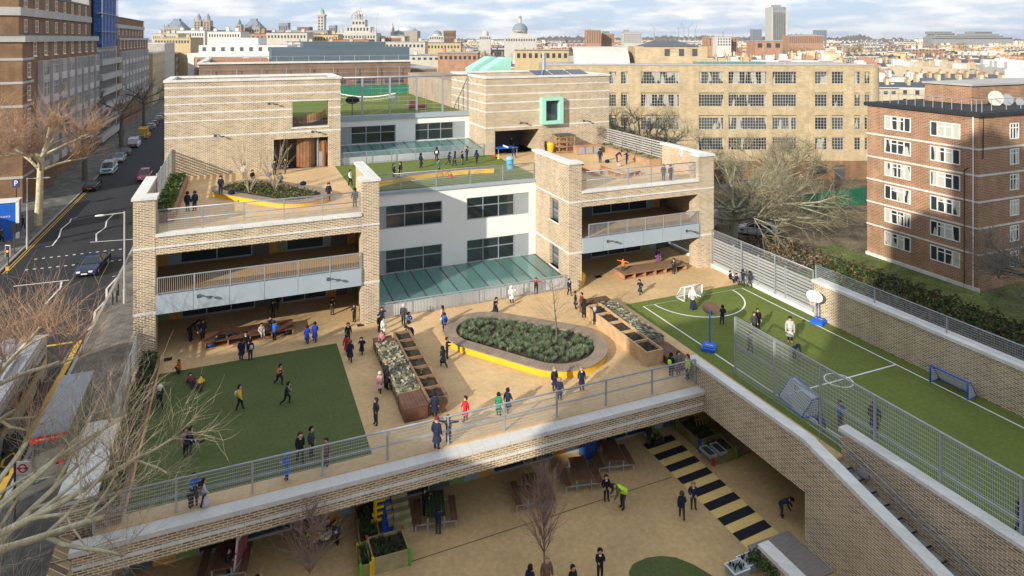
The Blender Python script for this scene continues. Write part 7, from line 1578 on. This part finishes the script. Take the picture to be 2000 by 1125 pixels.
def acc(kind, pose, child):
    """hair, hat, hood, hijab, coat skirt, rucksack, waistcoat: meshes that follow the pose's joints"""
    key = (kind, pose, child)
    if key in ACC: return ACC[key]
    _, J, hs = skin_mesh(pose, child); m = MB(); ax = (J['ht']-J['hd']).normalized(); fw = Vector((0,-1,0)) if abs(ax.y) < .7 else Vector((0,0,-1 if pose in ('push','bend') else 1)); fw = (fw - ax*fw.dot(ax)).normalized(); sd = ax.cross(fw)
    c_ = J['hd'].lerp(J['ht'], .5); r_ = .066*hs
    def blob(cc, rx, ry, rz, a0, a1, face=0, n=12, rings=7):
        i = len(m.v)
        for a in range(rings+1):
            p = a0+(a1-a0)*a/rings
            for k in range(n):
                t = 2*math.pi*k/n; v = cc + sd*rx*math.cos(p)*math.cos(t) + fw*ry*math.cos(p)*math.sin(t) + ax*rz*math.sin(p)
                if face and math.sin(t) > .1 and p < .55: v -= fw*(ry*face*math.sin(t)*math.cos(p))
                m.v.append(tuple(v))
        for a in range(rings):
            for k in range(n): j = (k+1) % n; m.f.append((i+a*n+k, i+a*n+j, i+(a+1)*n+j, i+(a+1)*n+k)); m.m.append(0)
    def ringloft(pts, n=10):
        i = len(m.v)
        for (cc, u, w_, ru, rw) in pts:
            for k in range(n): t = 2*math.pi*k/n; m.v.append(tuple(cc+u*math.cos(t)*ru+w_*math.sin(t)*rw))
        for a in range(len(pts)-1):
            for k in range(n): j = (k+1) % n; m.f.append((i+a*n+k, i+a*n+j, i+(a+1)*n+j, i+(a+1)*n+k)); m.m.append(0)
        m.f.append(tuple(i+(len(pts)-1)*n+k for k in range(n))); m.m.append(0)
    sp = (J['ch']-J['pel']).normalized(); X_ = Vector((1,0,0)); B_ = sp.cross(X_)
    if kind == 'short': blob(c_+ax*.010-fw*.008, r_*1.10, r_*1.14, r_*1.18, -.35, math.pi/2, .75)
    elif kind == 'long': blob(c_+ax*.010-fw*.010, r_*1.16, r_*1.16, r_*1.18, -.7, math.pi/2, .75); ringloft([(c_-fw*r_*.7, sd, ax, r_*.3, r_*.6)]+[(c_-fw*r_*.75-ax*q, sd, fw, r_*.85, r_*.35) for q in (0,.06,.13)])
    elif kind == 'hat': blob(c_+ax*.022, r_*1.18, r_*1.18, r_*1.12, -.05, math.pi/2, .0); blob(c_+ax*.105*hs*.8, .022, .022, .022, -math.pi/2, math.pi/2)
    elif kind == 'hood': blob(c_+ax*.005-fw*.014, r_*1.28, r_*1.25, r_*1.25, -1.1, math.pi/2, .55); ringloft([(J['nk']-ax*.03, sd, fw, .075, .07),(J['nk']+ax*.015, sd, fw, .08, .07),(c_-ax*r_*.8-fw*.03, sd, fw, .07, .055)])
    elif kind == 'hijab': blob(c_-fw*.008, r_*1.22, r_*1.2, r_*1.25, -1.2, math.pi/2, .45); ringloft([(J['ch']-sp*.05, X_, B_, .14, .105),(J['ch']+sp*.05, X_, B_, .125, .09),(J['nk'], X_, B_, .08, .07),(c_-ax*r_*.8, sd, fw, .06, .06)])
    elif kind in ('coat','skirt','gown'):
        bot = {'coat':.24,'skirt':.18,'gown':.45}[kind]; tops = [(J['pel'].lerp(J['ch'],.15), .098, .082)] if kind == 'skirt' else [(J['pel'].lerp(J['ch'],.55), .105, .09),(J['pel'].lerp(J['ch'],.2), .102, .088)]
        kn = (J['kl']+J['kr'])/2; dv = (kn-J['pel']); dn = dv.normalized(); W_ = dn.cross(X_)
        ringloft([(J['pel']+dn*bot, X_, W_, .15 if kind != 'gown' else .16, .135 if kind != 'gown' else .14),(J['pel']+dn*bot*.5, X_, W_, .12, .105)]+[(q, X_, B_, a, b) for q, a, b in reversed(tops)])
    elif kind == 'bag': 
        q = J['ch']-sp*.02; bk = B_ if B_.dot(fw) < 0 else -B_; q = q+bk*.125; ringloft([(q-sp*.10, X_, bk, .06, .04),(q-sp*.09, X_, bk, .085, .055),(q, X_, bk, .085, .06),(q+sp*.07, X_, bk, .07, .045),(q+sp*.085, X_, bk, .04, .02)])
    elif kind == 'vest':
        ringloft([(J['pel'].lerp(J['ch'],-.15), X_, B_, .115, .10),(J['pel'].lerp(J['ch'],.5), X_, B_, .11, .095),(J['ch'], X_, B_, .118, .095),(J['ch'].lerp(J['nk'],.55), X_, B_, .10, .075)])
    elif kind == 'collar': ringloft([(J['nk']-ax*.035, sd, fw, .06, .055),(J['nk']+ax*.01, sd, fw, .052, .048)])
    elif kind == 'face':
        for s_ in (-1,1): q = c_+fw*r_*.93+sd*s_*.022*hs+ax*.004; blobs = m; i = len(m.v); m.ell(tuple(q), (.007*hs,.007*hs,.006*hs), 5, 3, 0)
        m.ell(tuple(c_+fw*r_*1.0-ax*.014), (.009*hs,.012*hs,.010*hs), 5, 3, 1); m.ell(tuple(c_+fw*r_*.9-ax*.036*hs), (.018*hs,.008*hs,.005*hs), 6, 3, 2)
    me = bpy.data.meshes.new(kind); me.from_pydata(m.v, [], m.f); me.materials.append(BLC)
    if kind == 'face': me.materials.append(BLC); me.materials.append(BLC); me.polygons.foreach_set('material_index', m.m)
    me.polygons.foreach_set('use_smooth', [True]*len(m.f)); ACC[key] = me; return me
CL = {'navy':(.014,.020,.052),'black':(.013,.013,.016),'grey':(.15,.155,.165),'dgrey':(.045,.047,.052),'lgrey':(.42,.41,.39),'blue':(.015,.13,.52),'royal':(.02,.05,.38),'red':(.48,.02,.03),'orange':(.62,.15,.02),'yellow':(.62,.38,.02),'green':(.02,.22,.11),'pink':(.68,.36,.38),'dpink':(.42,.18,.18),'white':(.72,.71,.68),'cream':(.55,.51,.42),'maroon':(.16,.02,.03),'purple':(.17,.05,.20),'teal':(.04,.25,.25),'brown':(.16,.09,.06),'skin1':(.50,.28,.18),'skin2':(.30,.15,.09),'skin3':(.58,.36,.26),'hblack':(.012,.010,.010),'hbrown':(.07,.035,.02),'hfair':(.30,.20,.11),'lime':(.50,.75,.04),'silver':(.40,.42,.46),'olive':(.10,.10,.05)}
def cm(n): return mat('cloth_'+n if n[0] not in 'sh' or n in ('silver',) else n, CL[n], .85 if n[:4] != 'skin' else .55, .15, 8)
HAIRN = {'short':'hair','long':'hair','hat':'hat','hood':'hood','hijab':'headscarf','coat':'coat','skirt':'skirt','gown':'gown','bag':'rucksack','vest':'waistcoat','collar':'collar','face':'face'}
npers = 0
def person(px, py, z, pose, face, top, bottom, label, h=1.26, hair='short', hc='hblack', skin='skin1', extra=(), group=None, shoe='black', loc=None, dz=0, pose_rot=0):
    """face: compass of the gaze in degrees, 0 = towards the viewer, 90 = picture right, 180 = away"""
    global npers; child = h < 1.5; me, J, hs = skin_mesh(pose, child); o = bpy.data.objects.new('person', me); COL.objects.link(o)
    v = loc or at(px, py, z); o.location = (v.x, v.y, v.z+dz); o.scale = (h,)*3; az = math.atan2(v.x, v.y); o.rotation_euler.z = -az + R(face)
    for i, n_ in enumerate((skin, top, bottom, shoe)): o.material_slots[i].link = 'OBJECT'; o.material_slots[i].material = cm(n_)
    tag(o, label, 'child' if child else 'person', group); npers += 1
    for k, c_ in [(hair, hc), ('face', None)] + list(extra):
        c = bpy.data.objects.new(HAIRN[k], acc(k, pose, child)); COL.objects.link(c); c.parent = o
        cl_ = ['hblack', skin, 'dpink'] if k == 'face' else [c_]
        for i, n_ in enumerate(cl_): c.material_slots[i].link = 'OBJECT'; c.material_slots[i].material = cm(n_)
    return o
p_ = person
# --- upper playground, left and middle (z = 0)
p_(372,666,0,'bend',60,'black','black','adult in black hood stooping under the left end of the balcony',1.72,'hood','black')
p_(396,662,0,'stand',20,'navy','navy','child in navy coat standing beside the left end of the dark bench',1.3,extra=[('coat','navy')])
p_(440,658,.48,'lie',95,'black','dgrey','child in black lying on the dark platform bench',1.3,'hood','black')
p_(471,703,0,'stand',150,'navy','navy','child in navy coat with back turned, left one of the trio by the dark bench',1.3,extra=[('coat','navy')])
p_(489,704,0,'stand',200,'navy','navy','child with a grey and white rucksack in the trio by the dark bench',1.3,extra=[('bag','lgrey')])
p_(480,688,0,'stand',0,'black','black','child in black facing the two others of the trio by the dark bench',1.3,extra=[('collar','white')])
p_(536,665,0,'reach',140,'blue','black','boy in bright blue jacket leaning on the dark platform bench',1.3)
p_(512,652,.48,'sit',20,'cream','lgrey','child in cream jacket sitting on the dark platform bench',1.2,extra=[],dz=-.2)
p_(527,640,.48,'crouch',30,'dgrey','black','child in grey and black crouching on the dark platform bench',1.25)
p_(533,621,0,'stand',10,'black','black','child in black standing behind the dark platform bench',1.25)
p_(543,604,0,'walk',-30,'black','dgrey','child in black walking behind the dark bench near the balcony shade',1.25)
p_(600,671,0,'walk',170,'royal','navy','shorter of the two children walking together in bright blue coats',1.18,extra=[('coat','royal')])
p_(615,668,0,'walk',175,'royal','navy','taller of the two children walking together in bright blue coats',1.32,extra=[('coat','royal')])
p_(649,615,0,'reach',10,'black','dgrey','child in black looking down at their hands in the sunlight under the balcony',1.25,'short','hblack')
p_(692,629,0,'reach',-40,'black','black','child in black hood walking past the pilaster below the balcony',1.25,'hood','black')
p_(677,692,0,'walk',160,'red','black','child in red coat just behind the long navy coat at the turf corner',1.25,extra=[('coat','red')])
p_(684,707,0,'walk',175,'navy','navy','child in long navy coat walking away along the turf edge',1.35,'short','hbrown',extra=[('coat','navy')])
p_(680,668,0,'stand',0,'black','black','child in black facing the red and navy coats at the turf corner',1.25,extra=[('collar','white')])
p_(707,691,0,'run',-20,'navy','black','child in navy coat running right of the turf corner',1.2,extra=[('coat','navy')])
p_(350,729,0,'armup',-80,'orange','black','crouching child with orange vest and raised arm at the corner of the dark turf',1.3)
p_(375,752,.01,'push',10,'maroon','navy','child in dark red jacket on hands and feet on the dark turf',1.25)
p_(391,757,.01,'push',-5,'yellow','black','child in yellow jacket on hands and feet on the dark turf',1.25)
p_(545,751,.01,'run',40,'orange','black','boy with orange sleeves running across the dark turf',1.32,extra=[('vest','black'),('collar','white')])
p_(559,789,.01,'run',80,'navy','black','boy in navy jumper running on the dark turf below the orange sleeved boy',1.3,extra=[('collar','white')])
p_(468,800,.01,'walk',70,'yellow','black','child in yellow jacket striding across the dark turf',1.32,extra=[('bag','cream')])
p_(312,799,0,'walk',-150,'black','black','child with pale hood in dark coat beside the hedge planter',1.3,'hood','cream')
p_(363,890,.01,'stand',30,'dpink','black','child with pink sleeves grappling with a friend at the left of the turf',1.35,extra=[('vest','navy')])
p_(373,888,.01,'kick',80,'navy','navy','child in navy with white hood edge kicking out on the left of the turf',1.35,extra=[('collar','white')])
p_(380,986,0,'reach',0,'blue','black','child in blue and navy jacket behind the bridge railing at its left',1.35)
p_(372,990,0,'bend',60,'dgrey','black','child in grey stooping by the left part of the bridge railing',1.3)
p_(398,988,0,'walk',100,'silver','navy','child with a silver grey coat swinging behind the left part of the bridge railing',1.15,extra=[('gown','silver')])
p_(560,937,0,'reach',-70,'blue','navy','child in long bright blue coat at the bridge railing in front of the turf',1.25,'hood','blue',extra=[('coat','blue')])
p_(586,903,.01,'walk',20,'black','black','child in open black jacket and pale shirt behind the bridge railing',1.42,'short','hbrown',extra=[('collar','lgrey')])
p_(608,892,.01,'stand',60,'dgrey','black','boy in blue grey jacket behind the bridge railing',1.42)
p_(637,910,0,'stand',-30,'brown','dgrey','child in brown coat behind the bridge railing near the turf corner',1.3,'short','hbrown')
p_(754,760,0,'stand',120,'black','black','adult in long black coat leaning against the shaded gabion',1.68,'short','hfair',extra=[('coat','black')])
p_(742,766,0,'walk',-10,'pink','black','small child in pale pink coat beside the adult in black',1.15,'hat','cream',extra=[('coat','pink')])
p_(734,829,0,'pockets',-60,'dgrey','dgrey','child in navy hood and grey tracksuit right of the dark turf',1.35,'hood','navy')
p_(849,815,0,'stand',170,'navy','black','child in navy coat at the near end of the raised planters',1.3,extra=[('coat','navy')])
p_(853,878,0,'stand',150,'navy','navy','adult in maroon hat and long navy coat at the bridge railing',1.58,'hat','maroon',extra=[('coat','navy')])
p_(876,865,0,'tee',170,'navy','black','child in navy stretching out an arm beside the maroon hatted adult',1.35)
p_(909,822,0,'walk',-60,'red','dgrey','child in bright red coat behind the bridge railing',1.28,extra=[('coat','red')])
p_(974,812,0,'stand',160,'green','dgrey','child in green coat behind the bridge railing',1.22,extra=[('coat','green')])
p_(992,805,0,'walk',150,'navy','dgrey','child in navy coat next to the green coat behind the railing',1.28,extra=[('coat','navy')])
p_(1083,762,0,'stand',30,'navy','navy','fair haired child holding something red in front of the oval planter',1.3,'short','hfair','skin3',extra=[('coat','navy')])
p_(1093,782,0,'stand',170,'navy','navy','fair haired child in navy skirt with back to the railing',1.25,'short','hfair','skin3',extra=[('skirt','navy')])
p_(1136,761,0,'stand',10,'navy','navy','fair child in navy coat at the right foot of the oval planter',1.28,'short','hfair','skin3',extra=[('coat','navy'),('collar','white')])
p_(866,716,0,'run',-150,'black','black','girl in black dress running at the left end of the oval planter',1.3,'long','hblack',extra=[('skirt','black')])
p_(873,700,0,'reach',80,'navy','black','child in navy leaning on the left end of the oval planter',1.3)
p_(868,648,0,'stand',-160,'blue','black','child in bright blue jacket with dark rucksack by the oval planter',1.28,extra=[('bag','navy')])
p_(864,633,0,'stand',-120,'pink','black','girl in pink coat behind the bright blue jacket',1.28,'long','hblack',extra=[('coat','pink')])
p_(967,614,0,'run',40,'navy','black','child in open navy coat dashing across the sunny deck',1.38,extra=[('coat','navy')])
p_(999,591,0,'arms',20,'white','black','girl in white coat beside the balustrade of the glass roof',1.25,'hood','white',extra=[('coat','white')])
p_(1047,574,0,'tee',0,'red','black','child with red sleeves stretched out along the balustrade',1.25,extra=[('vest','black')])
p_(788,635,0,'stand',160,'dgrey','black','person in grey striped hat with dark coat by the balustrade',1.45,'hat','lgrey')
p_(798,632,0,'crouch',60,'blue','black','child in bright blue coat crouching beside the grey hatted person',1.3)
p_(804,664,0,'bend',-60,'navy','navy','child in navy coat bending over the far end of the raised planters',1.3,extra=[('coat','navy')])
p_(744,668,.5,'sit',-20,'dpink','black','child in dusky pink coat sitting on the end of the shaded gabion',1.15,'short','hbrown',dz=-.15)
p_(749,655,0,'stand',40,'white','lgrey','child in white coat behind the dusky pink coat',1.22,extra=[('coat','white')])
p_(740,648,0,'stand',60,'black','black','child in black behind the shaded gabion next to the white coat',1.2)
p_(746,634,0,'arms',20,'navy','black','child in navy and red reaching out by the foot of the pilaster',1.2,extra=[('bag','red')])
p_(1112,577,0,'walk',40,'navy','black','child in navy with a white collar at the pier of the right wing',1.3,extra=[('collar','white')])
p_(1124,603,0,'stand',90,'navy','black','child in navy coat on the left of the pair near the sunny planters',1.3,extra=[('coat','navy')])
p_(1136,607,0,'stand',-60,'maroon','black','child in maroon patterned coat of the pair near the sunny planters',1.32,'short','hblack')
p_(1141,621,0,'pockets',160,'black','black','child in long black coat behind the bare sapling twigs',1.35,'hood','black',extra=[('coat','black')])
p_(1162,636,0,'reach',150,'navy','navy','child in navy with pale grey hood leaning on the pale timber planter',1.28,'hood','lgrey',extra=[('coat','navy')])
p_(1251,575,0,'run',-40,'navy','dgrey','boy in navy coat running with a lime ball on the sunny deck',1.3,extra=[('coat','navy')])
p_(1217,529,.5,'tee',-20,'orange','dgrey','child in orange red coat kneeling on the sunny platform bench',1.15,dz=-.1)
p_(1285,514,0,'stand',0,'purple','purple','girl in long purple coat behind the sunny platform bench',1.32,'long','hblack',extra=[('gown','purple')])
p_(1316,535,0,'reach',-30,'black','black','child in black with a yellow scarf before the sunny platform bench',1.3,extra=[('collar','yellow')])
p_(1430,551,0,'sit',60,'black','black','leftmost child of the huddle sitting against the slat fence',1.25)
p_(1441,555,0,'sit',40,'navy','navy','small child in navy in the middle of the huddle at the slat fence',1.15)
p_(1451,559,0,'reach',150,'navy','dgrey','standing child in navy and grey in the huddle at the slat fence',1.35)
p_(1464,561,0,'walk',-140,'dgrey','dgrey','child in grey trousers stepping away at the right of the huddle',1.3,extra=[('bag','dgrey')])
# --- pitch
p_(1353,604,0,'walk',150,'white','navy','adult in white headscarf and navy skirt standing in front of the white goal',1.68,'hijab','white',extra=[('gown','navy'),('vest','lgrey')])
p_(1411,634,0,'arms',-150,'navy','dgrey','boy in navy leaping behind the brown basketball backboard',1.35)
p_(1473,650,0,'stand',20,'dgrey','black','child in grey jacket of the pair beside the mesh fence corner',1.4,'short','hbrown')
p_(1480,645,0,'stand',30,'black','black','taller child in black of the pair beside the mesh fence corner',1.5)
p_(1543,668,0,'stand',5,'lgrey','black','woman in pale grey coat, bobble hat and pink boots on the pitch',1.68,'hat','black','skin3',extra=[('coat','lgrey')],shoe='dpink')
p_(1552,700,0,'bend',30,'navy','black','child in navy stooping on the pitch below the woman in grey',1.3,'hood','navy')
p_(1465,690,0,'walk',40,'dgrey','dgrey','child in patterned grey seen through the mesh fence',1.3)
p_(1605,838,0,'sit',160,'royal','navy','child in royal blue sitting beside the near blue goal',1.3,dz=0)
p_(1641,832,0,'reach',40,'royal','navy','child in royal blue standing behind the near blue goal',1.3)
p_(1708,848,0,'stand',170,'black','black','adult in black coat on the pitch behind the mesh fence',1.7,'short','hbrown',extra=[('coat','black')])
p_(1992,1045,0,'walk',60,'navy','navy','person in navy behind the mesh fence at the lower right edge',1.4)
p_(1311,736,0,'stand',150,'black','black','child with a lime stripe on a black jacket by the end of the railing',1.4,extra=[('bag','lime')])
p_(1325,733,0,'stand',40,'grey','grey','child in patterned grey by the end of the railing',1.42,'long','hbrown','skin3')
p_(1343,741,0,'stand',-60,'lime','black','person in lime yellow waistcoat at the corner of the bridge railing',1.45,'short','hbrown')
# --- courtyard
Z0 = -3.7
p_(1184,978,Z0,'pockets',20,'black','black','boy in black with white collar next to the adult in the lime waistcoat',1.32,'short','hbrown','skin3',extra=[('collar','white')])
p_(1216,993,Z0,'bend',-60,'olive','dgrey','adult in lime yellow reflective waistcoat stooping to a child in the courtyard',1.7,'hat','black',extra=[('vest','lime')])
p_(1332,1013,Z0,'walk',-170,'navy','dgrey','dark haired boy in navy coat seen from behind near the stripes',1.35,'short','hbrown','skin3',extra=[('collar','white')])
p_(1354,994,Z0,'pockets',10,'navy','dgrey','fair haired boy in navy facing the viewer near the stripes',1.35,'short','hfair','skin3',extra=[('collar','white')])
p_(1527,1009,Z0,'bend',80,'navy','dgrey','child in navy bending down alone right of the stripes',1.35)
p_(1172,1132,Z0,'reach',10,'black','black','child in black holding a thin yellow hoop at the bottom edge',1.35,'short','hblack','skin1',extra=[('collar','white')])
p_(1267,868,Z0,'stand',10,'black','dgrey','child in black at the top of the stripes under the bridge',1.25)
p_(828,1005,Z0,'reach',80,'black','black','seated child in black on the far side of the green topped table',1.3)
p_(856,1044,Z0,'reach',170,'navy','dgrey','child in navy standing at the near side of the green topped table',1.32)
p_(659,1062,Z0,'bend',-60,'navy','black','child in navy leaning over the toy brick table',1.3)
p_(446,1128,Z0,'reach',60,'black','black','child in black behind the tilted display board',1.3)
p_(503,1160,Z0,'armup',-60,'black','black','crouching child with one arm raised at the bottom edge left of the toy table',1.3)
p_(1036,1166,Z0,'stand',150,'navy','navy','dark haired child at the bottom edge left of the birch trunk',1.35)
p_(1068,1160,Z0,'stand',20,'brown','black','fair haired adult at the bottom edge right of the birch trunk',1.6,'long','hfair','skin3')
p_(1119,1164,Z0,'stand',40,'black','black','dark haired child at the bottom edge between the birch and the yellow hoop',1.3)
# --- upper terraces (z = 7.5)
U = 7.5
p_(431,378,U+.42,'walk',0,'navy','black','child in navy walking on the rim of the upper oval bed',1.35)
p_(366,413,U,'stand',150,'navy','dgrey','left child of the navy pair behind the upper left railing',1.4)
p_(380,412,U,'stand',-150,'navy','dgrey','right child of the navy pair behind the upper left railing',1.42)
p_(316,428,U,'crouch',80,'dgrey','black','child crouching in the corner of the upper left railing',1.25)
p_(477,349,U,'stand',170,'white','dgrey','boy in white shirt standing behind the upper oval bed',1.35)
p_(495,349,U+.42,'sit',30,'black','dgrey','boy in black sitting on the far rim of the upper oval bed',1.3,dz=-.2)
p_(536,342,U,'stand',20,'dgrey','black','child in grey and black behind the right bare shrub',1.35,extra=[('bag','white')])
p_(557,339,U,'walk',-30,'black','dgrey','child in black near the timber screen of the tower',1.4)
p_(548,356,U+.42,'sit',0,'grey','dgrey','child in grey sitting on the rim below the right bare shrub',1.3,dz=-.2)
p_(642,392,U,'stand',20,'navy','dgrey','child in navy at the right end of the upper oval bed',1.35)
p_(693,405,U,'stand',-170,'dgrey','dgrey','child in grey at the right end of the upper left railing',1.4)
p_(684,362,U,'walk',60,'white','black','child in white shirt on the turf beside the brick pilaster',1.3)
p_(769,350,U,'stand',60,'dgrey','black','girl in grey of the pair on the middle terrace',1.35,'long','hblack',extra=[('coat','dgrey')])
p_(782,347,U,'stand',-60,'navy','black','girl in navy of the pair on the middle terrace',1.38,'long','hblack',extra=[('skirt','navy')])
p_(822,328,U,'walk',120,'navy','black','girl in navy coat walking alone on the middle terrace',1.4,'long','hblack',extra=[('coat','navy')])
p_(853,315,U,'stand',180,'navy','dgrey','child with white stripe on navy by the upper balustrade',1.4,extra=[('bag','white')])
p_(857,340,U,'pockets',60,'teal','dgrey','child in teal jacket on the middle terrace',1.35)
p_(876,322,U,'run',100,'navy','dgrey','first child of the running line on the middle terrace',1.35,'long','hblack')
p_(888,324,U,'walk',-100,'navy','navy','second child of the running line, in navy, on the middle terrace',1.4,'long','hblack',extra=[('skirt','navy')])
p_(903,322,U,'stand',60,'navy','grey','child in grey trousers in the group on the middle terrace',1.3)
p_(912,313,U,'arms',-60,'navy','navy','child with arms spread at the back of the group on the middle terrace',1.4)
p_(931,320,U,'walk',150,'navy','black','rightmost child of the group on the middle terrace',1.35,'long','hblack')
p_(1004,308,U,'run',-150,'navy','dgrey','boy in navy at the near end of the blue table tennis table',1.35)
p_(999,292,U,'stand',0,'black','black','child in black in the shade behind the table tennis table',1.35)
p_(1066,302,U,'stand',120,'black','black','child in black headscarf beside the yellow drum',1.4,'hijab','black',extra=[('gown','black')])
p_(1172,318,U,'stand',170,'navy','navy','boy in navy with white shirt collar on the upper right terrace',1.4,extra=[('collar','white')])
p_(1205,316,U,'bend',100,'navy','navy','child in navy leaning on the planter of the upper right terrace',1.35)
p_(1224,321,U,'reach',-100,'navy','navy','child in navy pushing another against the planter, upper right terrace',1.4)
p_(1296,353,U,'stand',-20,'dgrey','dgrey','left child of the dark pair behind the upper right railing',1.4)
p_(1310,354,U,'stand',40,'dgrey','black','right child of the dark pair behind the upper right railing',1.4,extra=[('bag','grey')])
# --- street
p_(45,447,G0+.14,'walk',60,'black','black','dark clothed pedestrian beside the blue site cabin',1.72)
p_(3,474,G0+.14,'walk',60,'dgrey','black','pedestrian at the left edge near the blue site cabin',1.72)
for px, py, lb in ((233,268,'pedestrian in the shade on the far pavement beside the trees'),(240,266,'second pedestrian on the far pavement, right of the other')): p_(px,py,G0+.14,'walk',10,'black','black',lb,1.72,'short','hblack')
# ================================================================ AIR
hz_ = MB().box(-3500,-400,G0-2,6500,5200,85).build('haze', bpy.data.materials.new('haze_air')); tag(hz_, kind='stuff')
hm = hz_.data.materials[0]; hm.use_nodes = True; hn = hm.node_tree.nodes; hn.remove(hn['Principled BSDF'])
pv = hn.new('ShaderNodeVolumePrincipled'); pv.inputs['Color'].default_value = (.80,.86,.95,1); pv.inputs['Density'].default_value = .00008; pv.inputs['Anisotropy'].default_value = .3
hm.node_tree.links.new(pv.outputs[0], hn['Material Output'].inputs['Volume'])
